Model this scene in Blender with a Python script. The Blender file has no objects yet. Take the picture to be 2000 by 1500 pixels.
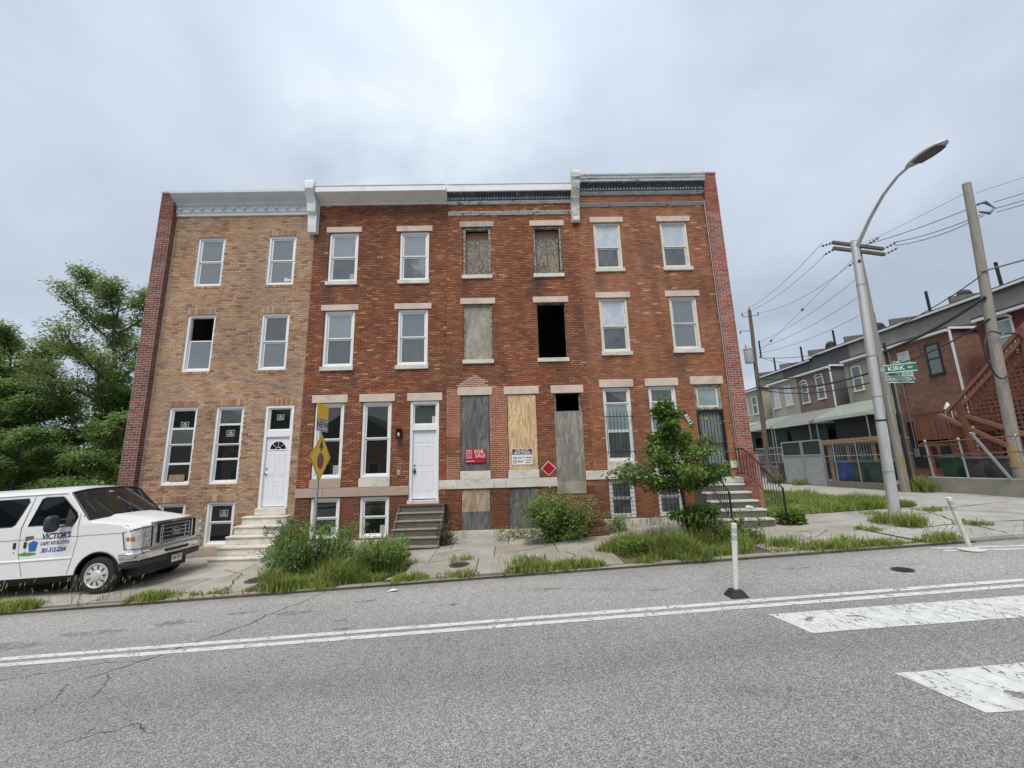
import bpy, math, random
from mathutils import Vector, Matrix
from mathutils.geometry import tessellate_polygon
from mathutils import noise as pnoise

random.seed(11)
SC = bpy.context.scene
COL = SC.collection
R = math.radians

# ------------------------------------------------------------------ camera
cam_data = bpy.data.cameras.new("camera")
cam = bpy.data.objects.new("camera", cam_data)
COL.objects.link(cam)
PITCH, ROLL, YAW = R(11.21), R(1.55), R(1.1)
_f = Vector((math.sin(YAW) * math.cos(PITCH), math.cos(YAW) * math.cos(PITCH), math.sin(PITCH)))
_r = Vector((math.cos(YAW), -math.sin(YAW), 0))
_u = _r.cross(_f)
_c, _s = math.cos(ROLL), math.sin(ROLL)
_r2, _u2 = _r * _c - _u * _s, _u * _c + _r * _s
_m = Matrix((_r2, _u2, -_f)).transposed().to_4x4()
_m.translation = Vector((0, 0, 2.03))
cam.matrix_world = _m
cam_data.sensor_fit = 'HORIZONTAL'
cam_data.sensor_width = 36.0
cam_data.lens = 14.58
cam_data.clip_start = 0.05
cam_data.clip_end = 3000
SC.camera = cam

# ------------------------------------------------------------------ sky and sun (overcast)
SUN_EL, SUN_AZ = R(58), R(200)          # azimuth measured from +Y towards +X: behind the camera
world = bpy.data.worlds.new("World")
SC.world = world
world.use_nodes = True
wn, wl = world.node_tree.nodes, world.node_tree.links
wn.clear()
def wnode(t, **k):
    n = wn.new(t)
    for a, b in k.items():
        setattr(n, a, b)
    return n
def wmath(op, a, b=None, clamp=False):
    n = wnode('ShaderNodeMath', operation=op, use_clamp=clamp)
    for i, v in enumerate((a, b)):
        if v is None: continue
        if isinstance(v, (int, float)): n.inputs[i].default_value = v
        else: wl.new(v, n.inputs[i])
    return n.outputs[0]
w_out = wnode('ShaderNodeOutputWorld')
w_bg = wnode('ShaderNodeBackground')
w_bg.inputs['Strength'].default_value = 0.1
w_sky = wnode('ShaderNodeTexSky', sky_type='NISHITA')
w_sky.sun_disc = False
w_sky.sun_elevation = SUN_EL
w_sky.sun_rotation = SUN_AZ
w_sky.air_density = 1.0
w_sky.dust_density = 3.0
w_tc = wnode('ShaderNodeTexCoord')
w_sep = wnode('ShaderNodeSeparateXYZ')
wl.new(w_tc.outputs['Generated'], w_sep.inputs[0])
zc = wmath('MAXIMUM', w_sep.outputs[2], 0.0)
den = wmath('ADD', zc, 0.22)
w_comb = wnode('ShaderNodeCombineXYZ')
wl.new(wmath('DIVIDE', w_sep.outputs[0], den), w_comb.inputs[0])
wl.new(wmath('DIVIDE', w_sep.outputs[1], den), w_comb.inputs[1])
w_comb.inputs[2].default_value = 3.7
def wnoise(scale, detail, rough, dist):
    n = wnode('ShaderNodeTexNoise')
    n.inputs['Scale'].default_value = scale
    n.inputs['Detail'].default_value = detail
    n.inputs['Roughness'].default_value = rough
    n.inputs['Distortion'].default_value = dist
    wl.new(w_comb.outputs[0], n.inputs['Vector'])
    return n.outputs['Fac']
n1 = wnoise(0.9, 5, 0.5, 0.5)
n2 = wnoise(2.6, 6, 0.55, 0.3)
mixn = wmath('ADD', wmath('MULTIPLY', n1, 0.78), wmath('MULTIPLY', n2, 0.22))
w_ramp = wnode('ShaderNodeValToRGB')
w_ramp.color_ramp.elements[0].position = 0.36
w_ramp.color_ramp.elements[0].color = (0.35, 0.41, 0.50, 1)
w_ramp.color_ramp.elements[1].position = 0.62
w_ramp.color_ramp.elements[1].color = (0.53, 0.595, 0.685, 1)
wl.new(mixn, w_ramp.inputs[0])
# a thinner, brighter opening in the cloud deck
w_dot = wnode('ShaderNodeVectorMath', operation='DOT_PRODUCT')
wl.new(w_tc.outputs['Generated'], w_dot.inputs[0])
w_dot.inputs[1].default_value = Vector((-0.17, 0.78, 0.68)).normalized()
mr = wnode('ShaderNodeMapRange', interpolation_type='SMOOTHSTEP')
mr.inputs['From Min'].default_value = 0.93
mr.inputs['From Max'].default_value = 1.0
wl.new(w_dot.outputs['Value'], mr.inputs['Value'])
glow = wmath('MULTIPLY', mr.outputs[0], wmath('MULTIPLY', wmath('SUBTRACT', wmath('ADD', wmath('MULTIPLY', n1, .4), wmath('MULTIPLY', n2, .6)), 0.38), 2.6, True))
w_mixb = wnode('ShaderNodeMix', data_type='RGBA')
wl.new(glow, w_mixb.inputs['Factor'])
wl.new(w_ramp.outputs[0], w_mixb.inputs['A'])
w_mixb.inputs['B'].default_value = (0.78, 0.84, 0.90, 1)
# overcast skies brighten towards the zenith
zen = wmath('ADD', 0.86, wmath('MULTIPLY', wmath('POWER', zc, 3.0), 0.55))
w_sc = wnode('ShaderNodeVectorMath', operation='SCALE')
wl.new(w_mixb.outputs['Result'], w_sc.inputs[0])
wl.new(wmath('MULTIPLY', zen, 10.0), w_sc.inputs['Scale'])
w_mix = wnode('ShaderNodeMix', data_type='RGBA')
w_mix.inputs['Factor'].default_value = 0.93
wl.new(w_sky.outputs[0], w_mix.inputs['A'])
wl.new(w_sc.outputs[0], w_mix.inputs['B'])
wl.new(w_mix.outputs['Result'], w_bg.inputs['Color'])
wl.new(w_bg.outputs[0], w_out.inputs['Surface'])

sun_data = bpy.data.lights.new("sun", 'SUN')
sun_data.energy = 2.0
sun_data.angle = R(30)
sun_data.color = (1.0, 0.93, 0.82)
sun = bpy.data.objects.new("sun", sun_data)
COL.objects.link(sun)
_sd = Vector((math.sin(SUN_AZ) * math.cos(SUN_EL), math.cos(SUN_AZ) * math.cos(SUN_EL), math.sin(SUN_EL)))
sun.rotation_euler = _sd.to_track_quat('Z', 'Y').to_euler()
sun.location = (0, -5, 40)

vs = SC.view_settings
vs.view_transform = 'Standard'
vs.look = 'None'
vs.exposure = 0.47
vs.gamma = 1.0
vs.use_curve_mapping = False
SC.render.engine = 'CYCLES'
SC.cycles.max_bounces = 6
SC.cycles.transparent_max_bounces = 10
SC.cycles.use_denoising = True

# ------------------------------------------------------------------ helpers
ORG = {}

def link(o):
    COL.objects.link(o)
    return o

def tag(o, label=None, cat=None, group=None, kind=None):
    if label: o['label'] = label
    if cat: o['category'] = cat
    if group: o['group'] = group
    if kind: o['kind'] = kind
    return o

def thing(name, label, cat, loc, group=None, rot=None):
    o = bpy.data.objects.new(name, None)
    o.empty_display_size = 0.2
    link(o)
    o.location = loc
    if rot: o.rotation_euler = rot
    ORG[o.name] = Vector((0, 0, 0)) if rot else Vector(loc)
    return tag(o, label, cat, group)

def lerp(a, b, t): return a + (b - a) * t
def rnd(a, b): return random.uniform(a, b)
def jit(c, a):
    k = 1 + rnd(-a, a)
    return tuple(max(0, x * k * (1 + rnd(-a, a) * .3)) for x in c)

class MB:
    def __init__(s, col=(1, 1, 1)):
        s.v = []; s.f = []; s.c = []; s.mi = []
        s.col = col; s.m = 0
    def poly(s, pts, col=None):
        n = len(s.v)
        s.v.extend([tuple(p) for p in pts])
        s.f.append(tuple(range(n, n + len(pts))))
        s.c.append(col or s.col); s.mi.append(s.m)
    def idx(s, verts, faces, col=None):
        n = len(s.v)
        s.v.extend([tuple(p) for p in verts])
        for f in faces:
            s.f.append(tuple(i + n for i in f)); s.c.append(col or s.col); s.mi.append(s.m)
    def box(s, x0, x1, y0, y1, z0, z1, col=None, skip=''):
        v = [(x0,y0,z0),(x1,y0,z0),(x1,y1,z0),(x0,y1,z0),(x0,y0,z1),(x1,y0,z1),(x1,y1,z1),(x0,y1,z1)]
        F = {'b':(0,3,2,1),'t':(4,5,6,7),'f':(0,1,5,4),'r':(1,2,6,5),'k':(2,3,7,6),'l':(3,0,4,7)}
        s.idx(v, [q for k, q in F.items() if k not in skip], col)
    def obb(s, c, ux, uy, uz, col=None):
        c, ux, uy, uz = map(Vector, (c, ux, uy, uz))
        v = [c + a*ux + b*uy + d*uz for d in (-1,1) for a, b in ((-1,-1),(1,-1),(1,1),(-1,1))]
        s.idx(v, [(0,3,2,1),(4,5,6,7),(0,1,5,4),(1,2,6,5),(2,3,7,6),(3,0,4,7)], col)
    def bar(s, p, q, w, h, up=(0,0,1), col=None):
        p, q = Vector(p), Vector(q)
        d = q - p
        a = d.normalized().cross(Vector(up))
        if a.length < 1e-4: a = Vector((1,0,0))
        a.normalize()
        b = a.cross(d.normalized())
        s.obb((p+q)/2, d/2, a*w/2, b*h/2, col)
    def tube(s, pts, r, n=8, cap=True, col=None):
        pts = [Vector(p) for p in pts]
        if not isinstance(r, (list, tuple)): r = [r]*len(pts)
        base = len(s.v)
        t0 = (pts[1]-pts[0]).normalized()
        a = t0.orthogonal().normalized()
        for i, p in enumerate(pts):
            t = (pts[min(i+1,len(pts)-1)] - pts[max(i-1,0)])
            t = t.normalized() if t.length > 1e-9 else t0
            a = (a - t*a.dot(t))
            a = a.normalized() if a.length > 1e-6 else t.orthogonal().normalized()
            b = t.cross(a)
            for k in range(n):
                th = 2*math.pi*k/n
                s.v.append(tuple(p + (a*math.cos(th)+b*math.sin(th))*r[i]))
        for i in range(len(pts)-1):
            for k in range(n):
                k2 = (k+1) % n
                s.f.append((base+i*n+k, base+i*n+k2, base+(i+1)*n+k2, base+(i+1)*n+k))
                s.c.append(col or s.col); s.mi.append(s.m)
        if cap:
            s.f.append(tuple(base+k for k in reversed(range(n)))); s.c.append(col or s.col); s.mi.append(s.m)
            e = base+(len(pts)-1)*n
            s.f.append(tuple(e+k for k in range(n))); s.c.append(col or s.col); s.mi.append(s.m)
    def prism(s, poly, fn, t0, t1, col=None):
        """poly: 2d outline; fn(u, v, t) -> 3d point"""
        n = len(poly)
        v = [fn(u, w, t0) for u, w in poly] + [fn(u, w, t1) for u, w in poly]
        tris = tessellate_polygon([[Vector((u, w, 0)) for u, w in poly]])
        F = [tuple(t) for t in tris] + [tuple(i+n for i in reversed(t)) for t in tris]
        F += [(i, (i+1) % n, (i+1) % n + n, i+n) for i in range(n)]
        s.idx(v, F, col)
    def profx(s, prof, x0, x1, col=None):
        """profile of (y, z) points extruded along x"""
        s.prism(prof, lambda u, w, t: (t, u, w), x0, x1, col)
    def lathe(s, prof, c, n=16, axis='z', col=None):
        b = len(s.v); m = len(prof)
        for r, h in prof:
            for k in range(n):
                th = 2*math.pi*k/n
                p = (r*math.cos(th), r*math.sin(th))
                if axis == 'z': s.v.append((c[0]+p[0], c[1]+p[1], c[2]+h))
                elif axis == 'y': s.v.append((c[0]+p[0], c[1]+h, c[2]+p[1]))
                else: s.v.append((c[0]+h, c[1]+p[0], c[2]+p[1]))
        for i in range(m-1):
            for k in range(n):
                k2 = (k+1) % n
                s.f.append((b+i*n+k, b+i*n+k2, b+(i+1)*n+k2, b+(i+1)*n+k)); s.c.append(col or s.col); s.mi.append(s.m)
    def build(s, name, mat, parent=None, smooth=None, bevel=0, origin=None, seg=1, local=False):
        me = bpy.data.meshes.new(name)
        o = Vector((0, 0, 0))
        if not local:
            if parent is not None: o = ORG.get(parent.name, Vector((0,0,0)))
            elif origin is not None: o = Vector(origin)
        vv = s.v if o.length == 0 else [(a-o.x, b-o.y, c-o.z) for a, b, c in s.v]
        me.from_pydata(vv, [], s.f)
        mats = mat if isinstance(mat, (list, tuple)) else [mat]
        for mm in mats: me.materials.append(mm)
        if len(mats) > 1: me.polygons.foreach_set('material_index', s.mi)
        at = me.color_attributes.new('col', 'FLOAT_COLOR', 'CORNER')
        buf = []
        for f, c in zip(s.f, s.c):
            buf.extend((c[0], c[1], c[2], 1.0) * len(f))
        at.data.foreach_set('color', buf)
        if smooth is not None:
            me.polygons.foreach_set('use_smooth', [True]*len(me.polygons))
            me.set_sharp_from_angle(angle=R(smooth))
        me.update()
        ob = bpy.data.objects.new(name, me)
        link(ob)
        if parent is not None:
            ob.parent = parent
            ORG[ob.name] = ORG.get(parent.name, Vector((0,0,0)))
        else:
            ob.location = o
            ORG[ob.name] = o
        if bevel:
            b = ob.modifiers.new('bevel', 'BEVEL')
            b.width = bevel; b.segments = seg; b.limit_method = 'ANGLE'; b.angle_limit = R(40)
        return ob

def copy_tree(o, parent=None):
    c = o.copy()
    COL.objects.link(c)
    if parent is not None: c.parent = parent
    for ch in o.children:
        copy_tree(ch, c)
    return c

def text_into(mb, s, fn, size, col, align='CENTER', bold=0.0, sx=1.0, shear=0.0, space=1.0):
    """letters laid into mb as flat faces; fn(u, v) -> 3d point"""
    cu = bpy.data.curves.new('t', 'FONT')
    cu.body = s; cu.size = size; cu.align_x = align; cu.align_y = 'CENTER'
    cu.offset = bold; cu.resolution_u = 3; cu.shear = shear; cu.space_character = space
    ob = bpy.data.objects.new('t', cu)
    COL.objects.link(ob)
    dg = bpy.context.evaluated_depsgraph_get()
    me = bpy.data.meshes.new_from_object(ob.evaluated_get(dg))
    mb.idx([fn(v.co.x*sx, v.co.y) for v in me.vertices], [tuple(p.vertices) for p in me.polygons], col)
    COL.objects.unlink(ob)
    bpy.data.objects.remove(ob); bpy.data.curves.remove(cu); bpy.data.meshes.remove(me)

# ------------------------------------------------------------------ materials
MATS = {}
class NT:
    def __init__(s, name):
        s.mat = bpy.data.materials.new(name)
        s.mat.use_nodes = True
        s.n, s.l = s.mat.node_tree.nodes, s.mat.node_tree.links
        s.bsdf = s.n['Principled BSDF']
        s.out = s.n['Material Output']
        s.geo = s.n.new('ShaderNodeNewGeometry')
        s.pos = s.geo.outputs['Position']
    def set(s, sock, v):
        if isinstance(v, bpy.types.NodeSocket): s.l.new(v, sock)
        elif isinstance(v, (tuple, list)) and len(v) == 3 and sock.type == 'RGBA': sock.default_value = (*v, 1)
        else: sock.default_value = v
    def math(s, op, a, b=0.0, clamp=False):
        n = s.n.new('ShaderNodeMath'); n.operation = op; n.use_clamp = clamp
        s.set(n.inputs[0], a); s.set(n.inputs[1], b)
        return n.outputs[0]
    def mapping(s, scale=(1,1,1), rot=(0,0,0), loc=(0,0,0), src=None):
        n = s.n.new('ShaderNodeMapping')
        s.l.new(src or s.pos, n.inputs['Vector'])
        n.inputs['Scale'].default_value = scale; n.inputs['Rotation'].default_value = rot; n.inputs['Location'].default_value = loc
        return n.outputs[0]
    def noise(s, scale, detail=3, rough=.55, vec=None, dist=0.0):
        n = s.n.new('ShaderNodeTexNoise')
        n.inputs['Scale'].default_value = scale; n.inputs['Detail'].default_value = detail
        n.inputs['Roughness'].default_value = rough; n.inputs['Distortion'].default_value = dist
        s.l.new(vec or s.pos, n.inputs['Vector'])
        return n.outputs['Fac']
    def voronoi(s, scale, feature='F1', vec=None, out='Distance', rand=1.0):
        n = s.n.new('ShaderNodeTexVoronoi'); n.feature = feature
        n.inputs['Scale'].default_value = scale
        n.inputs['Randomness'].default_value = rand
        s.l.new(vec or s.pos, n.inputs['Vector'])
        return n.outputs[out]
    def rng(s, v, a, b, c, d, smooth=False):
        n = s.n.new('ShaderNodeMapRange')
        if smooth: n.interpolation_type = 'SMOOTHSTEP'
        s.set(n.inputs['Value'], v)
        for k, x in zip(('From Min','From Max','To Min','To Max'), (a,b,c,d)): s.set(n.inputs[k], x)
        return n.outputs[0]
    def mix(s, f, a, b, mode='MIX'):
        n = s.n.new('ShaderNodeMix'); n.data_type = 'RGBA'; n.blend_type = mode
        s.set(n.inputs['Factor'], f); s.set(n.inputs[6], a); s.set(n.inputs[7], b)
        return n.outputs[2]
    def scale(s, c, f):
        n = s.n.new('ShaderNodeVectorMath'); n.operation = 'SCALE'
        if isinstance(c, bpy.types.NodeSocket): s.l.new(c, n.inputs[0])
        else: n.inputs[0].default_value = c
        s.set(n.inputs['Scale'], f)
        return n.outputs[0]
    def ramp(s, v, stops):
        n = s.n.new('ShaderNodeValToRGB')
        e = n.color_ramp.elements
        while len(e) < len(stops): e.new(.5)
        for q, (p, c) in zip(e, stops):
            q.position = p; q.color = (*c, 1)
        s.l.new(v, n.inputs[0])
        return n.outputs[0]
    def attr(s):
        n = s.n.new('ShaderNodeAttribute'); n.attribute_name = 'col'
        return n.outputs['Color']
    def bump(s, h, strength=.3, dist=.01):
        n = s.n.new('ShaderNodeBump')
        n.inputs['Strength'].default_value = strength; n.inputs['Distance'].default_value = dist
        s.l.new(h, n.inputs['Height'])
        s.l.new(n.outputs[0], s.bsdf.inputs['Normal'])
    def done(s, col, rough=.7, metal=0.0, spec=None):
        s.set(s.bsdf.inputs['Base Color'], col)
        s.set(s.bsdf.inputs['Roughness'], rough)
        s.set(s.bsdf.inputs['Metallic'], metal)
        if spec is not None: s.bsdf.inputs['Specular IOR Level'].default_value = spec
        return s.mat

def mat(name, col=None, rough=.7, metal=0.0, var=.12, sc=5.0, var2=.06, sc2=45.0, bump=0.0, bsc=60.0, spec=None, attr=False, dirt=0.0, dsc=1.3, dcol=(.06,.05,.04), stretch=None):
    t = NT(name)
    vec = t.mapping(stretch) if stretch else None
    c = t.attr() if attr else col
    f = t.math('ADD', t.rng(t.noise(sc, 4, .6, vec), .25, .75, 1-var, 1+var), t.rng(t.noise(sc2, 2, .5, vec), .25, .75, -var2, var2))
    c = t.scale(c, f)
    if dirt:
        d = t.rng(t.noise(dsc, 6, .65, vec, .4), .48, .78, 0, dirt, True)
        c = t.mix(d, c, dcol)
    if bump: t.bump(t.noise(bsc, 4, .6, vec), bump, .01)
    return t.done(c, rough, metal, spec)
M = {}
def brick_mat(name, mottle=.2):
    t = NT(name)
    c = t.attr()
    f = t.math('MULTIPLY', t.rng(t.noise(26, 4, .65), .25, .75, 1-mottle, 1+mottle), t.math('MULTIPLY', t.rng(t.noise(.55, 5, .6), .3, .7, .80, 1.12), t.rng(t.noise(3.2, 4, .6, t.mapping((1.2,1,.35))), .3, .7, .88, 1.09)))
    c = t.scale(c, f)
    soot = t.rng(t.noise(1.0, 6, .7, t.mapping((1.6, 1, .5)), .5), .56, .82, 0, .45, True)
    c = t.mix(soot, c, (.075, .06, .052))
    t.bump(t.noise(90, 4, .7), .45, .006)
    return t.done(c, .88, 0, .3)
M['brick'] = brick_mat('fired_brick')
def brick_tex(name, c1, c2, mortar, wall='x'):
    t = NT(name)
    sp = t.n.new('ShaderNodeSeparateXYZ'); t.l.new(t.pos, sp.inputs[0])
    cb = t.n.new('ShaderNodeCombineXYZ'); t.l.new(t.math('ADD', sp.outputs[0], sp.outputs[1]), cb.inputs[0]); t.l.new(sp.outputs[2], cb.inputs[1])
    b = t.n.new('ShaderNodeTexBrick'); t.l.new(cb.outputs[0], b.inputs['Vector'])
    b.inputs['Color1'].default_value = (*c1, 1); b.inputs['Color2'].default_value = (*c2, 1); b.inputs['Mortar'].default_value = (*mortar, 1)
    b.inputs['Scale'].default_value = 1; b.inputs['Brick Width'].default_value = .21; b.inputs['Row Height'].default_value = .07; b.inputs['Mortar Size'].default_value = .006
    c = t.scale(b.outputs['Color'], t.rng(t.noise(1.0, 6, .65), .3, .7, .72, 1.25))
    t.bump(b.outputs['Fac'], -.4, .01)
    return t.done(c, .9)
M['pier_brick'] = brick_tex('dark_pier_brick', (.17,.068,.056), (.21,.088,.072), (.33,.27,.24))
M['pier_brick_red'] = brick_tex('red_pier_brick', (.30,.11,.085), (.35,.135,.105), (.40,.34,.30))
M['mortar_tan'] = mat('tan_mortar', (.58, .50, .43), .95, var=.2, bump=.4, bsc=120)
M['mortar_red'] = mat('dark_red_mortar', (.085, .055, .043), .95, var=.25, bump=.4, bsc=120)
M['mortar_orange'] = mat('orange_mortar', (.27, .135, .085), .95, var=.25, bump=.4, bsc=120)
M['mortar_pale'] = mat('pale_mortar', (.50, .44, .39), .95, var=.2, bump=.4, bsc=120)
M['stone'] = mat('pale_lintel_stone', (.60, .49, .42), .8, var=.14, sc=3, var2=.05, dirt=.45, dsc=1.8, dcol=(.25,.2,.17), bump=.15)
M['stone_grey'] = mat('weathered_lintel_stone', (.42, .37, .33), .85, var=.2, sc=3, dirt=.6, dsc=1.6, dcol=(.12,.10,.09), bump=.2)
M['marble'] = mat('white_marble', (.64, .61, .55), .6, var=.14, sc=2.5, dirt=.75, dsc=3.0, dcol=(.27,.235,.19), bump=.15, stretch=(1,1,2.2))
M['marble_dirty'] = mat('mossy_old_marble', (.55, .53, .48), .8, var=.2, sc=2.2, dirt=.7, dsc=2.6, dcol=(.06,.065,.05), bump=.2)
M['stained_riser'] = mat('black_stained_concrete', (.11,.115,.10), .9, var=.3, sc=3, dirt=.95, dsc=3.2, dcol=(.045,.05,.042), bump=.3)
M['paint_tan'] = mat('tan_painted_stone', (.42, .32, .27), .6, var=.06, dirt=.15)
M['white_vinyl'] = mat('white_vinyl', (.80, .81, .82), .42, var=.03, var2=.02, dirt=.10, dsc=2.5, dcol=(.4,.38,.34))
M['old_white'] = mat('old_white_frame_paint', (.68, .67, .61), .6, var=.06, dirt=.3, dsc=2.2, dcol=(.3,.27,.22))
M['door_white'] = mat('white_door_paint', (.76, .78, .83), .35, var=.02, var2=.01, dirt=.08, dcol=(.45,.43,.4))
M['aluminium_white'] = mat('white_aluminium_wrap', (.74, .76, .78), .45, var=.06, sc=2, dirt=.3, dsc=1.5, dcol=(.33,.34,.35))
M['cornice_grey'] = mat('blue_grey_cornice_paint', (.60, .63, .65), .55, var=.06, sc=2, dirt=.25, dsc=1.5, dcol=(.25,.26,.26))
def peeling(name, paint, bare, amount, sc=5):
    t = NT(name)
    n = t.noise(sc, 8, .72, t.mapping((1, 1, 2.2)), .8)
    f = t.rng(n, amount-.03, amount+.03, 0, 1)
    c = t.mix(f, t.scale(paint, t.rng(t.noise(3, 4), .3, .7, .85, 1.1)), t.scale(bare, t.rng(t.noise(12, 4), .3, .7, .6, 1.3)))
    t.bump(n, .5, .01)
    return t.done(c, .8)
M['peel_white'] = peeling('peeling_white_paint', (.66,.66,.63), (.17,.16,.15), .57)
M['peel_dark'] = peeling('peeling_slate_paint', (.085,.10,.125), (.36,.39,.42), .60, 7)
M['peel_grey'] = peeling('peeling_grey_paint', (.42,.44,.46), (.17,.175,.185), .58)
M['rotten_frame'] = peeling('rotten_window_frame', (.36,.345,.32), (.12,.105,.09), .5, 9)
def glass(name, base, ior=1.95, film=0.0, fcol=(.3,.33,.34), rough=.025):
    t = NT(name)
    t.bump(t.noise(1.1, 2, .5), .012, .05)
    c = base
    if film:
        f = t.rng(t.noise(4, 3, .6, t.mapping((.6, 1, .5)), .4), .4, .7, 0, film, True)
        c = t.mix(f, base, fcol)
    t.bsdf.inputs['IOR'].default_value = ior
    return t.done(c, rough)
M['glass'] = glass('dark_window_glass', (.012, .014, .014))
M['glass_dusty'] = glass('dusty_window_glass', (.075, .09, .09), 2.0, .5, (.12,.14,.14))
M['glass_film'] = glass('filmed_window_glass', (.13, .155, .165), 2.2, .4, (.16,.18,.18))
M['glass_bright'] = glass('sky_painted_window_glass', (.20, .235, .245), 2.3, .35, (.27,.30,.31))  # reflected sky brightness put into the pale base colour
M['glass_plastic'] = glass('window_glass_over_plastic_sheet', (.07, .085, .085), 2.0, .9, (.24,.27,.27))
M['glass_curtain'] = glass('curtained_window_glass', (.42, .48, .56), 1.8, .7, (.62,.66,.70))
M['glass_screen'] = glass('screened_window_glass', (.075, .085, .10), 1.7, .6, (.15,.16,.17), .15)
M['glass_blind'] = glass('window_glass_over_blind', (.24, .32, .32), 1.7, .4, (.34,.41,.41))
M['glass_auto'] = glass('tinted_vehicle_glass', (.004, .006, .008), 1.42)
M['glass_wind'] = glass('windscreen_glass', (.014, .017, .017), 1.6, .3, (.035,.04,.038))
def plywood(name, light, dark, rot=0.0, freq=26.0, wear=0.0, wcol=(.2,.2,.2), knots=True, gr=.75):
    t = NT(name)
    v = t.mapping((2.6, 2.6, .55), (0, rot, 0))
    n = t.noise(1.0, 3, .5, v, .7)
    s = t.math('SINE', t.math('MULTIPLY', n, freq*2.4))
    g = t.rng(s, -.2, 1, 0, 1, True)
    fine = t.noise(70, 3, .6, t.mapping((1, 1, .05)))
    c = t.mix(t.math('MULTIPLY', g, gr), light, dark)
    c = t.scale(c, t.rng(fine, .25, .75, .72, 1.25))
    c = t.scale(c, t.rng(t.noise(1.4, 4), .3, .7, .8, 1.18))
    if wear:
        c = t.mix(t.rng(t.noise(2.2, 6, .7, t.mapping((1.5,1,.6)), .6), .42, .7, 0, wear, True), c, wcol)
    if knots:
        k = t.rng(t.voronoi(2.7, 'F1', t.mapping((1, .05, .7))), .02, .06, 1, 0, True)
        c = t.mix(t.math('MULTIPLY', k, .8), c, (.03,.025,.02))
    t.bump(t.math('ADD', g, fine), .25, .006)
    return t.done(c, .85)
M['ply_new'] = plywood('fresh_plywood', (.72,.52,.31), (.47,.285,.14), knots=False, freq=34)
M['ply_grey'] = plywood('silvered_dark_plywood', (.15,.15,.152), (.05,.05,.053), freq=20, gr=.6, wear=.4, wcol=(.07,.07,.07))
M['ply_mid'] = plywood('weathered_grey_plywood', (.31,.295,.26), (.13,.125,.115), wear=.85, wcol=(.16,.155,.14), freq=18, gr=.55)
M['ply_pale'] = plywood('pale_old_plywood', (.40,.365,.30), (.24,.21,.165), wear=.9, wcol=(.19,.175,.15), freq=14, gr=.35)
M['ply_tan'] = plywood('half_weathered_plywood', (.47,.36,.25), (.27,.19,.125), wear=.7, wcol=(.26,.25,.23), freq=20)
def osb():
    t = NT('weathered_strand_board')
    v = t.mapping((38, 38, 12), (0, .5, 0))
    v2 = t.mapping((34, 34, 14), (0, -.7, 0))
    a = t.voronoi(1.0, 'F1', v, 'Color'); b = t.voronoi(1.0, 'F1', v2, 'Color')
    sa = t.n.new('ShaderNodeSeparateColor'); t.l.new(a, sa.inputs[0])
    sb = t.n.new('ShaderNodeSeparateColor'); t.l.new(b, sb.inputs[0])
    f = t.math('MULTIPLY', t.math('ADD', sa.outputs[0], sb.outputs[1]), .5)
    c = t.ramp(f, [(0.15, (.07,.06,.05)), (.5, (.165,.15,.13)), (.85, (.33,.29,.24))])
    w = t.rng(t.noise(1.2, 4, .6), .4, .65, 0, 1, True)
    c = t.mix(w, c, t.mix(.5, c, (.33,.26,.18)))
    t.bump(f, .5, .008)
    return t.done(c, .9)
M['osb'] = osb()
M['old_boards'] = mat('weathered_step_boards', (.125, .115, .10), .9, var=.3, sc=4, var2=.15, sc2=30, dirt=.5, dsc=3, bump=.4, bsc=50, stretch=(.6,2,6))
M['paint_worn_tread'] = mat('worn_tread_edges', (.26, .235, .20), .9, var=.3, sc=6, dirt=.6, dsc=4, bump=.4)
M['iron'] = mat('black_iron', (.016, .017, .018), .5, metal=.3, var=.2)
M['black'] = mat('matt_black_plastic', (.02, .021, .022), .55, var=.15)
M['dark_metal'] = mat('dark_bronze_metal', (.035,.03,.026), .4, metal=.6)
M['chrome_small'] = mat('brushed_nickel', (.55,.54,.52), .25, metal=1)
M['interior'] = mat('bare_dark_interior', (.035, .026, .022), .95, var=.3)
M['roof_felt'] = mat('black_roof_felt', (.05, .05, .052), .9, var=.2)
M['attr'] = mat('painted_colours', rough=.5, var=.05, var2=.03, attr=True)
M['attr_rough'] = mat('worn_painted_colours', rough=.85, var=.15, var2=.08, attr=True, dirt=.15)
M['sign'] = mat('sign_sheet_colours', rough=.35, var=.03, var2=.01, attr=True)
M['galv'] = mat('galvanised_steel', (.40, .42, .43), .5, metal=.55, var=.15, sc=6, dirt=.2, dcol=(.2,.18,.15))
M['pole_alu'] = mat('weathered_aluminium_pole', (.52, .53, .53), .5, metal=.35, var=.12, sc=3, var2=.05, dirt=.35, dsc=2.4, dcol=(.22,.21,.20), bump=.05, stretch=(2,2,.4))
M['pole_wood'] = mat('weathered_pole_timber', (.27, .25, .225), .9, var=.25, sc=4, var2=.18, sc2=30, dirt=.5, dsc=2, dcol=(.07,.06,.05), bump=.5, bsc=30, stretch=(4,4,.25))
M['pole_dark'] = mat('dark_pole_timber', (.13, .105, .085), .9, var=.3, sc=4, var2=.18, sc2=30, bump=.5, bsc=30, stretch=(4,4,.25))
M['wire'] = mat('black_cable', (.03,.031,.034), .6)
M['wire_grey'] = mat('grey_cable', (.12,.125,.135), .6)

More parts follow.
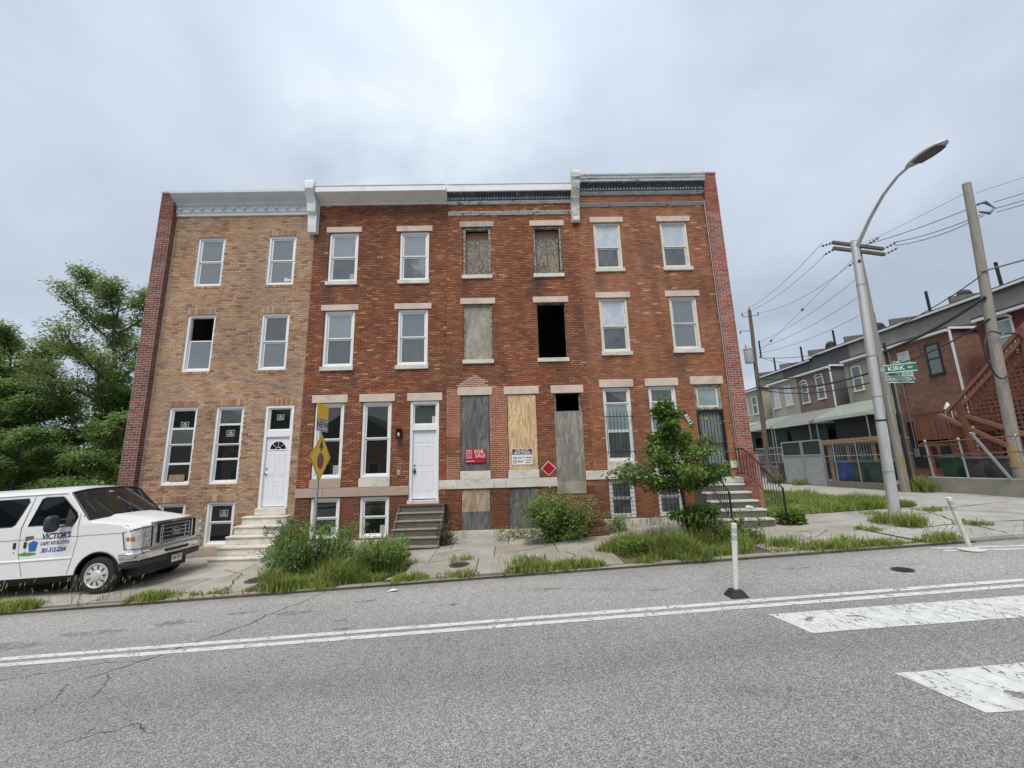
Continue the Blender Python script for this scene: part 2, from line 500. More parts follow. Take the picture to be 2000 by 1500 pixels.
def leaf_mat(name, trans=.35, rough=.5):
    t = NT(name)
    c = t.scale(t.attr(), t.rng(t.noise(1.3, 3), .3, .7, .75, 1.25))
    t.done(c, rough, 0, .35)
    tr = t.n.new('ShaderNodeBsdfTranslucent'); t.l.new(t.scale(c, 1.1), tr.inputs[0])
    ms = t.n.new('ShaderNodeMixShader'); ms.inputs[0].default_value = trans
    t.l.new(t.bsdf.outputs[0], ms.inputs[1]); t.l.new(tr.outputs[0], ms.inputs[2])
    t.l.new(ms.outputs[0], t.out.inputs['Surface'])
    return t.mat
M['leaf'] = leaf_mat('leaves', .42)
M['blade'] = leaf_mat('grass_blades', .45, .6)
M['bark'] = mat('grey_brown_bark', (.10, .085, .068), .95, var=.3, sc=5, var2=.2, bump=.6, bsc=35, stretch=(3,3,.5))

def asphalt():
    t = NT('worn_chip_asphalt')
    sp = t.n.new('ShaderNodeSeparateXYZ'); t.l.new(t.pos, sp.inputs[0])
    chips = t.voronoi(90, 'F1', None, 'Color')
    sc_ = t.n.new('ShaderNodeSeparateColor'); t.l.new(chips, sc_.inputs[0])
    chipf = t.rng(sc_.outputs[0], 0, 1, .54, 1.46)
    edge = t.rng(t.voronoi(90, 'DISTANCE_TO_EDGE'), 0.0, .18, .38, 1.0)
    med = t.rng(t.noise(22, 4, .7), .3, .7, .86, 1.14)
    patch = t.rng(t.noise(.35, 5, .6, t.mapping((.5, 1.3, 1))), .3, .7, .84, 1.12)
    stain = t.rng(t.noise(1.1, 6, .7, t.mapping((.45, 1.5, 1), loc=(4.1,0,0)), .6), .56, .74, 1.0, .72, True)
    tyre = t.math('ADD', t.rng(t.math('ABSOLUTE', t.math('SUBTRACT', sp.outputs[1], 5.0)), 0, .55, .90, 1.0, True), t.rng(t.math('ABSOLUTE', t.math('SUBTRACT', sp.outputs[1], 3.2)), 0, .55, -.10, 0.0, True))
    lane = t.rng(sp.outputs[1], 5.6, 7.4, .88, 1.12, True)
    f = t.math('MULTIPLY', t.math('MULTIPLY', chipf, edge), t.math('MULTIPLY', med, t.math('MULTIPLY', patch, t.math('MULTIPLY', lane, t.math('MULTIPLY', stain, tyre)))))
    tone = t.mix(t.rng(sc_.outputs[1], 0, 1, 0, 1), (.40,.392,.378), (.365,.365,.366))
    gut = t.math('MULTIPLY', t.rng(sp.outputs[1], 8.25, 8.75, 0, .55, True), t.rng(t.noise(2.0, 5, .65), .35, .65, .3, 1))
    c = t.mix(gut, t.scale(tone, f), (.17,.155,.13))
    t.bump(t.math('ADD', t.voronoi(90, 'SMOOTH_F1'), t.noise(160, 2)), .5, .006)
    return t.done(c, .93, 0, .25)
M['asphalt'] = asphalt()
def paint(name, crack_scale=3.2, crack_w=.03, loss=.60, st=(1,1,1)):
    t = NT(name)
    v = t.mapping(st, (0,0,.35))
    wob = t.n.new('ShaderNodeVectorMath'); wob.operation = 'ADD'
    nn = t.n.new('ShaderNodeTexNoise'); nn.inputs['Scale'].default_value = 4; t.l.new(v, nn.inputs['Vector'])
    sc_ = t.scale(nn.outputs['Color'], .6)
    t.l.new(v, wob.inputs[0]); t.l.new(sc_, wob.inputs[1])
    e = t.voronoi(crack_scale, 'DISTANCE_TO_EDGE', wob.outputs[0])
    crack = t.math('LESS_THAN', e, crack_w)
    miss = t.math('GREATER_THAN', t.noise(1.7, 5, .6, None, .4), loss)
    grit = t.math('GREATER_THAN', t.noise(45, 3, .6), .68)
    hide = t.math('MAXIMUM', t.math('MAXIMUM', crack, miss), grit)
    c = t.scale((.62, .635, .61), t.rng(t.noise(9, 4, .6), .3, .7, .80, 1.08))
    t.done(c, .7)
    tr = t.n.new('ShaderNodeBsdfTransparent')
    ms = t.n.new('ShaderNodeMixShader'); t.l.new(hide, ms.inputs[0])
    t.l.new(t.bsdf.outputs[0], ms.inputs[1]); t.l.new(tr.outputs[0], ms.inputs[2])
    t.l.new(ms.outputs[0], t.out.inputs['Surface'])
    return t.mat
M['paint_line'] = paint('worn_lane_paint', 2.2, .012, .72)
M['paint_bar'] = paint('cracked_crossing_paint', 2.6, .014, .665, (2.2,.8,1))
def oil():
    t = NT('oily_scuff'); c = t.scale(t.attr(), t.rng(t.noise(60, 3, .6), .3, .7, .7, 1.3)); t.done(c, .8)
    tr = t.n.new('ShaderNodeBsdfTransparent'); ms = t.n.new('ShaderNodeMixShader')
    t.l.new(t.rng(t.noise(7, 6, .7), .38, .62, .35, 1, True), ms.inputs[0]); t.l.new(t.bsdf.outputs[0], ms.inputs[1]); t.l.new(tr.outputs[0], ms.inputs[2]); t.l.new(ms.outputs[0], t.out.inputs['Surface'])
    return t.mat
M['oil'] = oil()
def concrete(name, base, dirt, amt, sc=1.0):
    t = NT(name)
    c = t.attr()
    c = t.scale(c, t.math('MULTIPLY', t.rng(t.noise(1.5*sc, 5, .6), .3, .7, .85, 1.13), t.rng(t.noise(60, 3, .6), .3, .7, .9, 1.1)))
    c = t.mix(t.rng(t.noise(.9*sc, 7, .7, None, .7), .48, .75, 0, amt, True), c, dirt)
    k = t.rng(t.noise(.75, 3, .5, None, 1.5), .495, .505, 0, 1)
    t.bump(t.noise(45, 5, .7), .4, .006)
    return t.done(c, .92, 0, .25)
M['concrete'] = concrete('sidewalk_concrete', None, (.17,.15,.12), .65)
M['dirt'] = mat('packed_dirt', (.13,.105,.075), .97, var=.3, var2=.25, sc=3, sc2=40, bump=.7, bsc=30)
M['soil_grass'] = mat('rough_grass_ground', (.075,.10,.032), .97, var=.35, var2=.3, sc=1.5, sc2=25, bump=.6, bsc=30, dirt=.7, dcol=(.12,.10,.06))
# ------------------------------------------------------------------ ground, road, pavements
def gx(x): return 2.4 * math.tanh(x / 60.0)
def road_z(x, y=0): return -0.12 + gx(x)
def walk_z(x, y): return -0.04 + gx(x) + 0.017 * (min(y, 14.5) - 8.9)

def sheet(name, xs, ys, fz, material, parent=None, col=(1,1,1)):
    b = MB(col)
    V = [(x, y, fz(x, y)) for y in ys for x in xs]
    n = len(xs)
    F = [(j*n+i, j*n+i+1, (j+1)*n+i+1, (j+1)*n+i) for j in range(len(ys)-1) for i in range(n-1)]
    b.idx(V, F)
    return b.build(name, material, parent, smooth=60)
def fr(a, b, n): return [lerp(a, b, i/n) for i in range(n+1)]

big = [-1500,-700,-300,-150,-90,-60,-40,-30,-24,-20,-16,-12,-8,-4,0,4,8,12,16,20,24,30,40,60,90,150,300,700,1500]
tag(sheet('ground', big, [-1500,-600,-200,-80,-40,-20,-6,0,8,12,16,24,40,80,200,600,1500], lambda x, y: gx(x)-.34, M['soil_grass']), kind='structure')
road = sheet('road', fr(-120, 120, 96), fr(-5.5, 8.78, 28), lambda x, y: road_z(x), M['asphalt'])
tag(road, kind='structure')

# sidewalk: one bed and separate slabs
bed = sheet('sidewalk', fr(-60, 9.5, 70), fr(8.74, 13.3, 6), lambda x, y: walk_z(x, y)-.035, M['dirt'])
tag(bed, kind='structure')
C0 = (.375, .355, .315)
xs = [-30, -26, -22.5, -19]
x = -17.4
while x < 9.6:
    xs.append(x); x += 1.52
rows = [8.93, 10.28, 11.55, 12.9]
for j in range(3):
    for i in range(len(xs)-1):
        x0, x1 = xs[i] + (.35*j % .9), xs[i+1] + (.35*j % .9)
        y0, y1 = rows[j], rows[j+1]
        cx, cy = (x0+x1)/2, (y0+y1)/2
        if j == 0 and (-5.3 < cx < -2.5 or 2.3 < cx < 5.2): continue      # planted pits
        k_ = rnd(.82,1.14); c = tuple(q*k_ for q in C0)
        if random.random() < .15: c = jit((.33,.31,.27), .1)
        b = MB(c)
        g = .009
        tl = [rnd(-.008, .008) for _ in range(4)]
        P = [(x0+g, y0+g), (x1-g, y0+g), (x1-g, y1-g), (x0+g, y1-g)]
        V = [(px, py, walk_z(px, py)-.03) for px, py in P] + [(px, py, walk_z(px, py)+t) for (px, py), t in zip(P, tl)]
        b.idx(V, [(4,5,6,7),(0,1,5,4),(1,2,6,5),(2,3,7,6),(3,0,4,7)])
        b.build('slab', M['concrete'], bed, bevel=.006)
kb = bpy.data.objects.new('kerb', None); link(kb); ORG['kerb'] = Vector((0,0,0)); tag(kb, kind='structure')
x = -40.0
while x < 30:
    L = rnd(1.7, 2.0) if -18 < x < 12 else 4
    b = MB(jit((.25,.235,.205), .18))
    dz = rnd(-.025, .005)
    V = []
    for z in (-.25, 1):
        for px, py in ((x+.006, 8.77), (x+L-.006, 8.77), (x+L-.006, 8.92), (x+.006, 8.92)):
            V.append((px, py, road_z(px)-.1 if z < 0 else walk_z(px, 8.9)-.012+dz))
    b.idx(V, [(4,5,6,7),(0,1,5,4),(1,2,6,5),(2,3,7,6),(3,0,4,7)])
    b.build('kerb_stone', M['concrete'], kb, bevel=.012)
    x += L
# side lane of cast concrete to the right of the row
lane = sheet('lane', fr(8.6, 40, 41), [8.88, 9.6, 10.3, 11, 12, 13, 14.5, 16, 18, 21, 25, 30, 40, 60], lambda x, y: walk_z(x, y) - .014 + .003*math.sin(x*1.7+y*.9), M['concrete'], col=(.37,.36,.33))
tag(lane, kind='structure')
CR = [((9.5,10.1),(11.2,10.25),(13.4,10.0),(16,10.2)),((10.6,9.1),(10.9,10.2),(11.8,12.0),(12.6,14)),((11.9,12.6),(13.2,12.4),(15.4,12.7)),((12.6,9.2),(13.0,10.1),(13.1,11.2)),((9.6,11.9),(10.9,11.5),(12.0,11.9))]
def ribbon(mb, pts, w, fz, lift=.004, steps=9, jag=.035, taper=True):
    P = []
    for a, b_ in zip(pts[:-1], pts[1:]):
        for k in range(steps):
            t = k/steps
            P.append((lerp(a[0], b_[0], t)+rnd(-jag, jag), lerp(a[1], b_[1], t)+rnd(-jag, jag)))
    P.append(pts[-1])
    L, Rr = [], []
    for i, p in enumerate(P):
        q0, q1 = P[max(0, i-1)], P[min(len(P)-1, i+1)]
        d = Vector((q1[0]-q0[0], q1[1]-q0[1])); d.normalize()
        ww = w*rnd(.35, 1.5)*(min(1, (len(P)-i)/6) if taper else 1)
        nrm = (-d.y*ww/2, d.x*ww/2)
        L.append((p[0]+nrm[0], p[1]+nrm[1])); Rr.append((p[0]-nrm[0], p[1]-nrm[1]))
    n = len(P)
    V = [(a, b_, fz(a, b_)+lift) for a, b_ in L+Rr]
    mb.idx(V, [(i, i+n, i+1+n, i+1) for i in range(n-1)])
for c in CR:
    b = MB((.05,.045,.038)); ribbon(b, c, .03, walk_z, -.004)
    b.build('crack', M['attr_rough'], lane)
for c in (((-6.9,10.9),(-6.2,10.4),(-5.9,9.6),(-5.6,9.0)), ((-1.9,10.1),(-1.3,10.35),(-.9,10.9)), ((1.1,9.0),(1.5,9.8),(1.3,10.4)), ((6.2,9.0),(6.6,9.7),(7.2,10.0),(7.9,10.6)), ((-12.5,9.4),(-11.2,9.7),(-9.9,9.4)), ((.1,10.6),(.9,10.9),(1.2,11.5))):
    b = MB((.07,.06,.05)); ribbon(b, c, .018, walk_z, .012); b.build('crack', M['attr_rough'], bed)
# cracks in the asphalt
RC = [([(-3.55,8.7),(-3.75,8.1),(-4.0,7.6),(-4.05,7.2),(-4.4,6.6),(-4.75,6.0),(-5.1,5.55)], .035), ([(-4.7,6.0),(-5.3,6.05),(-6.2,5.75),(-7.2,5.6)], .012),
      ([(-4.9,5.7),(-4.6,5.35),(-4.5,5.1)], .014), ([(-3.9,4.35),(-3.55,4.5),(-3.2,4.3)], .02), ([(-3.9,4.5),(-4.05,4.2)], .01), ([(-5.2,5.5),(-4.9,5.1),(-4.95,4.8)], .012), ([(-2.9,3.75),(-3.3,3.7),(-3.8,3.55)], .03)]
for p, w in RC:
    b = MB((.075,.072,.068)); ribbon(b, p, w*.62, road_z, .004, jag=.035)
    b.build('crack', M['attr_rough'], road)
# oil drips and scuffs
random.seed(77)
for x, y, rx, ry, c in ((-5.5,7.5,.35,.12,.15),(-4.6,7.75,.28,.08,.16),(-3.6,7.55,.4,.10,.17),(-2.5,7.9,.22,.06,.16),(-6.6,7.3,.5,.14,.17),(-1.0,7.35,.16,.06,.10),(-2.6,7.0,.14,.05,.09),(.6,7.8,.3,.08,.18),(2.4,7.3,.22,.07,.18),(-7.6,6.95,.6,.18,.18),(5.2,7.9,.26,.08,.18),(-2.4,6.62,.16,.04,.10)):
    c = c*1.35; b = MB((c, c*.98, c*.95)); b.poly([(x+rx*math.cos(q)*rnd(.7,1.2), y+ry*math.sin(q)*rnd(.6,1.3), road_z(x+rx*math.cos(q))+.003) for q in [2*math.pi*k/22 for k in range(22)]])
    b.build('oil_stain', M['oil'], road)
# painted lines and crossing bars
def road_quad(name, pts, m, lift=.005, jag=0.0, nx=1):
    b = MB()
    (x0,y0),(x1,y1),(x2,y2),(x3,y3) = pts
    n = nx
    bot = [(lerp(x0,x1,i/n), lerp(y0,y1,i/n)+rnd(-jag,jag)) for i in range(n+1)]
    top = [(lerp(x3,x2,i/n), lerp(y3,y2,i/n)+rnd(-jag,jag)) for i in range(n+1)]
    V = [(a, c, road_z(a)+lift) for a, c in bot+top]
    b.idx(V, [(i, i+1, i+n+2, i+n+1) for i in range(n)])
    return b.build(name, m, road)
for y in (6.24, 6.46):
    road_quad('lane_line', [(-60,y-.06),(40,y-.06),(40,y+.06),(-60,y+.06)], M['paint_line'], nx=260, jag=.006)
road_quad('crossing_bar', [(3.53,5.27),(11.0,5.2),(11.0,5.86),(3.42,5.92)], M['paint_bar'], nx=60, jag=.008)
road_quad('crossing_bar', [(3.72,3.64),(11.0,3.58),(11.0,4.26),(3.6,4.30)], M['paint_bar'], nx=60, jag=.008)
road_quad('crossing_bar', [(3.85,2.0),(11.0,1.95),(11.0,2.62),(3.8,2.65)], M['paint_bar'], nx=60, jag=.008)
for k in (0, .24):
    road_quad('bay_line', [(8.35+k,8.5),(13.5,7.55-k*.1),(13.5,7.66-k*.1),(8.4+k,8.62)] if k == 0 else [(8.35,8.28),(13.5,7.2),(13.5,7.31),(8.38,8.39)], M['paint_line'], nx=30, jag=.005)
# inspection covers
def cover(label, x, y, fz, r, c):
    b = MB(c)
    z = fz(x, y)
    V = []
    for i in range(24):
        a = 2*math.pi*i/24
        px, py = x+r*math.cos(a), y+r*math.sin(a)
        V.append((px, py, fz(px, py)+.016))
    b.poly(V)
    rim = MB((.10,.095,.09))
    for i in range(24):
        a0, a1 = 2*math.pi*i/24, 2*math.pi*(i+1)/24
        q = [(x+k*math.cos(a), y+k*math.sin(a)) for a, k in ((a0,r*1.02),(a1,r*1.02),(a1,r*1.14),(a0,r*1.14))]
        rim.poly([(px, py, fz(px, py)+.018) for px, py in q])
    o = thing('inspection_cover', label, 'manhole cover', (x, y, z), 'round iron covers in the pavement')
    p = b.build('plate', M['attr_rough'], o)
    rim.build('rim', M['attr_rough'], o)
    rb = MB((.03,.025,.022))
    for k in range(-3, 4):
        yy = y + k*r*.26
        hw = math.sqrt(max(0, (r*.9)**2-(yy-y)**2))
        rb.poly([(px, py, fz(px, py)+.019) for px, py in ((x-hw,yy-.012),(x+hw,yy-.012),(x+hw,yy+.012),(x-hw,yy+.012))])
    rb.build('tread_pattern', M['attr_rough'], o)
cover('rusty round iron cover in the pavement by the yellow sign weeds', -5.42, 9.72, walk_z, .24, (.10,.06,.045))
cover('dark round iron cover in the pavement before the wooden steps', -1.08, 9.72, walk_z, .20, (.07,.055,.05))
cover('small round dark cap set in the asphalt near the leaning post', 6.62, 7.35, lambda x, y: road_z(x), .14, (.03,.03,.03))
# ------------------------------------------------------------------ the four row houses
FY = 13.0
def hit(r, x0, x1, z0, z1):
    return r[0] < x1 and r[1] > x0 and r[2] < z1 and r[3] > z0

def wall_shell(mb, x0, x1, z0, z1, holes, yf=FY+.012, depth=.30, rev=None):
    xs = sorted(set([x0, x1] + [v for h in holes for v in h[:2] if x0 < v < x1]))
    zs = sorted(set([z0, z1] + [v for h in holes for v in h[2:4] if z0 < v < z1]))
    for a, b in zip(xs[:-1], xs[1:]):
        for c, d in zip(zs[:-1], zs[1:]):
            mx, mz = (a+b)/2, (c+d)/2
            if any(h[0] < mx < h[1] and h[2] < mz < h[3] for h in holes): continue
            mb.poly([(a,yf,c),(b,yf,c),(b,yf,d),(a,yf,d)])
            mb.poly([(a,yf+depth,d),(b,yf+depth,d),(b,yf+depth,c),(a,yf+depth,c)])
    for h in holes:
        a, b, c, d = h[:4]
        y2 = yf+depth
        mb.poly([(a,yf,c),(a,yf,d),(a,y2,d),(a,y2,c)]); mb.poly([(b,yf,d),(b,yf,c),(b,y2,c),(b,y2,d)])
        mb.poly([(a,yf,d),(b,yf,d),(b,y2,d),(a,y2,d)]); mb.poly([(b,yf,c),(a,yf,c),(a,y2,c),(b,y2,c)])

def lay_bricks(x0, x1, z0, z1, holes, course, length, joint, colf, wob=.0015):
    """running bond: list of (xa, xb, za, zb, colour)"""
    out = []
    z, row = z0, 0
    while z + course*.5 < z1:
        za, zb = z + joint/2, min(z + course - joint/2, z1)
        cut = []
        for h in holes:
            ov = min(zb, h[3]) - max(za, h[2])
            if ov > .5*(zb-za): cut.append((h[0], h[1]))
        cut.sort()
        segs, a = [], x0
        for c in cut:
            if c[0] > a: segs.append((a, min(c[0], x1)))
            a = max(a, c[1])
        if a < x1: segs.append((a, x1))
        off = (row % 2) * length/2 + (0.03 if row % 5 == 2 else 0)
        for s0, s1 in segs:
            k = math.floor((s0 - x0 + off)/length)
            x = x0 + k*length - off
            while x < s1 - .004:
                xa, xb = max(x + joint/2, s0 + .002), min(x + length - joint/2, s1 - .002)
                if xb - xa > .02:
                    out.append((xa, xb, za, zb, colf((xa+xb)/2, (za+zb)/2)))
                x += length
        z += course; row += 1
    return out

def brick_geo(mb, xa, xb, za, zb, col, y=FY, d=.018):
    ya = y + rnd(-.003, .003)
    e = .0025
    v = [(xa,y+d,za),(xb,y+d,za),(xb,y+d,zb),(xa,y+d,zb),(xa+e,ya,za+e),(xb-e,ya,za+e),(xb-e,ya,zb-e),(xa+e,ya,zb-e)]
    mb.idx(v, [(4,5,6,7),(0,1,5,4),(1,2,6,5),(2,3,7,6),(3,0,4,7)], col)

def put_bricks(house, bricks, length, course, joint, near, pal):
    """the ones that show largest are single objects, the rest one piece of stuff"""
    full = [b for b in bricks if abs((b[1]-b[0]) - (length-joint)) < .004 and abs((b[3]-b[2])-(course-joint)) < .003]
    full.sort(key=lambda b: (b[0]-near[0])**2 + 1.4*(b[2]-near[1])**2)
    single = set(id(b) for b in full[:296])
    meshes = []
    for k in range(14):
        m = MB()
        L, H = length-joint, course-joint
        brick_geo(m, -L/2, L/2, -H/2, H/2, jit(pal[k % len(pal)], .12), 0)
        ob = m.build('brick', M['brick'], house, local=True)
        meshes.append(ob)
    o = ORG[house.name]
    rest = MB(); cnt = 0
    for b in bricks:
        if id(b) in single:
            best = min(range(14), key=lambda k: sum(abs(x-y) for x, y in zip(meshes[k].data.color_attributes[0].data[0].color[:3], b[4])) + rnd(0, .05))
            src = meshes[best]
            c = src.copy(); COL.objects.link(c)
            c.parent = house
            c.location = ((b[0]+b[1])/2 - o.x, FY - o.y + rnd(-.003, .003), (b[2]+b[3])/2 - o.z)
        else:
            brick_geo(rest, *b)
    for m in meshes: bpy.data.objects.remove(m)
    r = rest.build('brickwork', M['brick'], house)
    r['kind'] = 'stuff'
    return r

def ring(mb, x0, x1, z0, z1, w, y0, y1, col=None, wb=None, wt=None):
    wb = w if wb is None else wb; wt = w if wt is None else wt
    mb.box(x0, x0+w, y0, y1, z0, z1, col); mb.box(x1-w, x1, y0, y1, z0, z1, col)
    mb.box(x0+w, x1-w, y0, y1, z0, z0+wb, col); mb.box(x0+w, x1-w, y0, y1, z1-wt, z1, col)

def window(house, x0, x1, z0, z1, cuts=(.5,), frame='white_vinyl', glasses=('glass',), fw=.075, y=FY+.05, lintel=None, sill=None, sw=.04, open_=()):
    """cuts: heights (fraction from the bottom) of the rails between sashes"""
    g = .004
    f = MB()
    ring(f, x0+g, x1-g, z0+g, z1-g, fw, y, y+.13)
    # inner stop bead
    ring(f, x0+fw, x1-fw, z0+fw, z1-fw, .018, y+.03, y+.125)
    w = f.build('window', M[frame], house, bevel=.006)
    a, b = x0+fw+.018, x1-fw-.018
    c, d = z0+fw+.018, z1-fw-.018
    zs = [c] + [c+(d-c)*k for k in cuts] + [d]
    n = len(zs)-1
    for k in range(n):
        if k in open_: continue
        yy = y + (.075 if k < n/2 else .045)
        s = MB(); ring(s, a+.002, b-.002, zs[k]+.002, zs[k+1]-.002, sw, yy, yy+.03)
        s.build('sash', M[frame], w, bevel=.004)
        p = MB(); p.box(a+sw-.004, b-sw+.004, yy+.012, yy+.02, zs[k]+sw-.004, zs[k+1]-sw+.004)
        p.build('pane', M[glasses[min(k, len(glasses)-1)]], w)
    if lintel:
        l = MB(); h, over, mm = lintel
        l.box(x0-over+rnd(-.008,.008), x1+over+rnd(-.008,.008), FY-.022, FY+.2, z1+.002, z1+h)
        l.build('lintel', M[mm], w, bevel=.007)
    if sill:
        s = MB(); h, over, mm = sill
        s.box(x0-over, x1+over, FY-.055, FY+.16, z0-h, z0+.002)
        s.build('sill', M[mm], w, bevel=.008)
    return w

def panel_door(parent, x0, x1, z0, z1, y, m, panels, handle_x, lock_z, fan=False):
    d = MB(); d.box(x0, x1, y, y+.045, z0, z1)
    W, H = x1-x0, z1-z0
    for (a, b, c, e) in panels:
        px0, px1, pz0, pz1 = x0+a*W, x0+b*W, z0+c*H, z0+e*H
        ring(d, px0, px1, pz0, pz1, .022, y-.007, y+.002)
        d.box(px0+.04, px1-.04, y-.005, y+.002, pz0+.04, pz1-.04)
    o = d.build('door', m, parent, bevel=.005)
    k = MB()
    k.lathe([(0,-.06),(.026,-.058),(.032,-.04),(.02,-.02),(.034,-.012),(.034,.0)], (handle_x, y, lock_z), 12, 'y')
    k.build('handle', M['chrome_small'], o, smooth=40)
    k = MB(); k.lathe([(0,-.02),(.026,-.018),(.03,0)], (handle_x, y, lock_z+.15), 12, 'y')
    k.build('lock', M['chrome_small'], o, smooth=40)
    return o

def sticker(win, x, z, s, y, c=(.30,.36,.34)):
    b = MB(c)
    ring(b, x-s*.55, x+s*.55, z-s*.45, z+s*.45, s*.10, y-.003, y)
    b.box(x-s*.35, x+s*.35, y-.003, y, z-s*.28, z-s*.08)
    b.poly([(x-s*.33,y-.003,z),(x+s*.33,y-.003,z),(x+s*.12,y-.003,z+s*.3),(x-s*.12,y-.003,z+s*.3)])
    b.build('sticker', M['sign'], win)
def paper(win, x0, x1, z0, z1, y, c=(.36,.42,.41)):
    b = MB(c); b.box(x0, x1, y-.003, y, z0, z1)
    for k in range(3):
        zz = lerp(z0, z1, .2+.28*k); b.box(x0+.03, x1-.04, y-.004, y-.003, zz, zz+.012, (.2,.24,.24))
    b.build('paper', M['sign'], win)

def shell(house, x0, x1, zb, zt, holes, mortar, yb=25.0):
    w = MB()
    wall_shell(w, x0, x1, zb, zt, holes)
    w.poly([(x0+.004,FY+.02,zb),(x0+.004,FY+.02,zt),(x0+.004,yb,zt-.9),(x0+.004,yb,zb)])
    w.poly([(x1-.004,FY+.02,zb),(x1-.004,yb,zb),(x1-.004,yb,zt-.9),(x1-.004,FY+.02,zt)])
    w.poly([(x0,yb,zb),(x0,yb,zt-.9),(x1,yb,zt-.9),(x1,yb,zb)])
    o = w.build('wall', mortar, house)
    r = MB(); r.poly([(x0,FY+.0,zt-.03),(x1,FY+.0,zt-.03),(x1,yb,zt-.9),(x0,yb,zt-.9)])
    r.build('roof', M['roof_felt'], house)
    fl = MB()
    for z in (1.0, 4.72, 7.72):
        fl.poly([(x0+.01,FY+.32,z),(x1-.01,FY+.32,z),(x1-.01,yb-.1,z),(x0+.01,yb-.1,z)])
    fl.poly([(x0+.01,FY+2.6,zb),(x1-.01,FY+2.6,zb),(x1-.01,FY+2.6,zt-.3),(x0+.01,FY+2.6,zt-.3)])
    fl.build('inner_partition', M['interior'], house)
    return o

# ---- stains shared by the red fronts (soot runs under sills and along the eaves)
STAINS = [(-5.75,7.95,.35,.5,.55),(-4.85,7.9,.3,.6,.5),(-4.95,4.95,.3,.55,.75),(-5.8,4.9,.2,.3,.6),(-1.2,7.95,.25,.6,.6),(1.2,7.9,.45,.7,.75),(1.9,5.0,.5,.4,.5),(-1.35,5.1,.25,.4,.6),
          (3.3,8.1,.25,.6,.5),(5.6,8.1,.25,.7,.6),(5.75,5.25,.3,.8,.7),(3.4,5.2,.3,.5,.4),(-3.0,10.8,2.6,.25,.45),(0.2,10.6,2.2,.2,.45),(-2.6,7.7,.4,.25,.5),(-3.4,5.0,.3,.25,.4)]
def stain(x, z):
    k = max(0, .22*math.sin(x*.9+1.3*math.sin(z*.7))*math.sin(z*1.1+x*.4)) + (.28*rnd(.5,1) if (math.sin(x*2.3+z*.31) > .93 and z > 4.6) else 0)
    for a, b, rx, rz, s in STAINS:
        d = ((x-a)/rx)**2 + ((z-b)/rz)**2
        if d < 1: k = max(k, s*(1-d)*rnd(.5, 1.1))
    return k
def dark(c, k, t=(.062,.052,.048)): return tuple(lerp(a, b, k) for a, b in zip(c, t))
PAL1 = [(0.436,0.29,0.186),(0.398,0.251,0.158),(0.379,0.224,0.139),(0.465,0.323,0.209),(0.323,0.175,0.111),(0.418,0.27,0.17),(0.266,0.142,0.096)]
PAL2 = [(0.309,0.119,0.061),(0.26,0.098,0.055),(0.374,0.16,0.079),(0.211,0.083,0.052),(0.413,0.195,0.097),(0.285,0.105,0.058)]
PAL3 = [(0.336,0.133,0.07),(0.292,0.11,0.061),(0.379,0.165,0.084),(0.239,0.093,0.056),(0.417,0.201,0.105),(0.311,0.119,0.062)]
PAL4 = [(0.352,0.153,0.086),(0.324,0.137,0.078),(0.366,0.173,0.099),(0.284,0.117,0.068),(0.385,0.189,0.111)]
PALP = [(.195,.078,.064),(.17,.066,.056),(.22,.092,.074),(.15,.06,.052)]
PALR = [(.33,.12,.092),(.30,.108,.084),(.36,.14,.108),(.26,.094,.074)]
def pick(p, w=None): return random.choices(p, w)[0]
def drift(c, x, z, sd, amt=.16):
    a = pnoise.noise(Vector((x*.8, z*.9, sd))) + .5*pnoise.noise(Vector((x*2.1, z*2.6, sd+9)))
    h = pnoise.noise(Vector((x*.6, z*.7, sd+21)))
    k = 1 + amt*a
    return (c[0]*k*(1+.03*h), c[1]*k*(1-.01*h), c[2]*k*(1-.05*h))
def col1(x, z):
    return drift(col1_(x, z), x, z, 1.0, .07)
def col1_(x, z):
    c = jit(pick(PAL1, [5,5,4,4,2,5,1.2] if z > 4 else [4,4,5,3,3.5,4,2.5]), .08)
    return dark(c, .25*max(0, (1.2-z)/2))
def colred(pal, base_z):
    def f(x, z):
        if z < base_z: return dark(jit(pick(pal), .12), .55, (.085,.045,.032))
        w = [5,5,4,2.5,1.3,5][:len(pal)]
        if rnd(0, 1) < .012: return jit((.52,.30,.2), .1)
        return drift(dark(jit(pick(pal, w), .10), stain(x, z)), x, z, 4.0, .14)
    return f
def col3(x, z):
    # rebuilt pinkish brickwork round the boarded windows
    if -2.06 < x < .07 and 1.66 < z < 4.5 and not (x < -1.38 and 2.35 < z < 2.95): return jit((.46,.225,.155), .1)
    if 4.5 <= z < 4.9 and abs(x+.93) < (4.92-z)*1.6: return jit((.53,.34,.27), .1)
    return colred(PAL3, 1.4)(x, z)
def pier_bricks(mb, x0, x1, y, z0, z1, pal, side=None, depth=.2):
    z, row, cs, j = z0, 0, .076, .011
    W = x1-x0
    while z < z1:
        cuts = [0, .5, 1] if row % 2 else [0, .25, .75, 1]
        for a, b in zip(cuts[:-1], cuts[1:]):
            brick_geo(mb, x0+a*W+j/2, x0+b*W-j/2, z+j/2, z+cs-j/2, jit(pick(pal), .1), y, .012)
        if side:
            xs_ = x1 if side > 0 else x0
            c = jit(pick(pal), .1)
            e = side*.004
            mb.idx([(xs_,y+.012,z+j/2),(xs_,y+depth,z+j/2),(xs_,y+depth,z+cs-j/2),(xs_,y+.012,z+cs-j/2),
                    (xs_+e,y+.014,z+j/2),(xs_+e,y+depth-.004,z+j/2),(xs_+e,y+depth-.004,z+cs-j/2),(xs_+e,y+.014,z+cs-j/2)],
                   [(4,5,6,7),(0,1,5,4),(1,2,6,5),(2,3,7,6),(3,0,4,7)], c)
        z += cs; row += 1

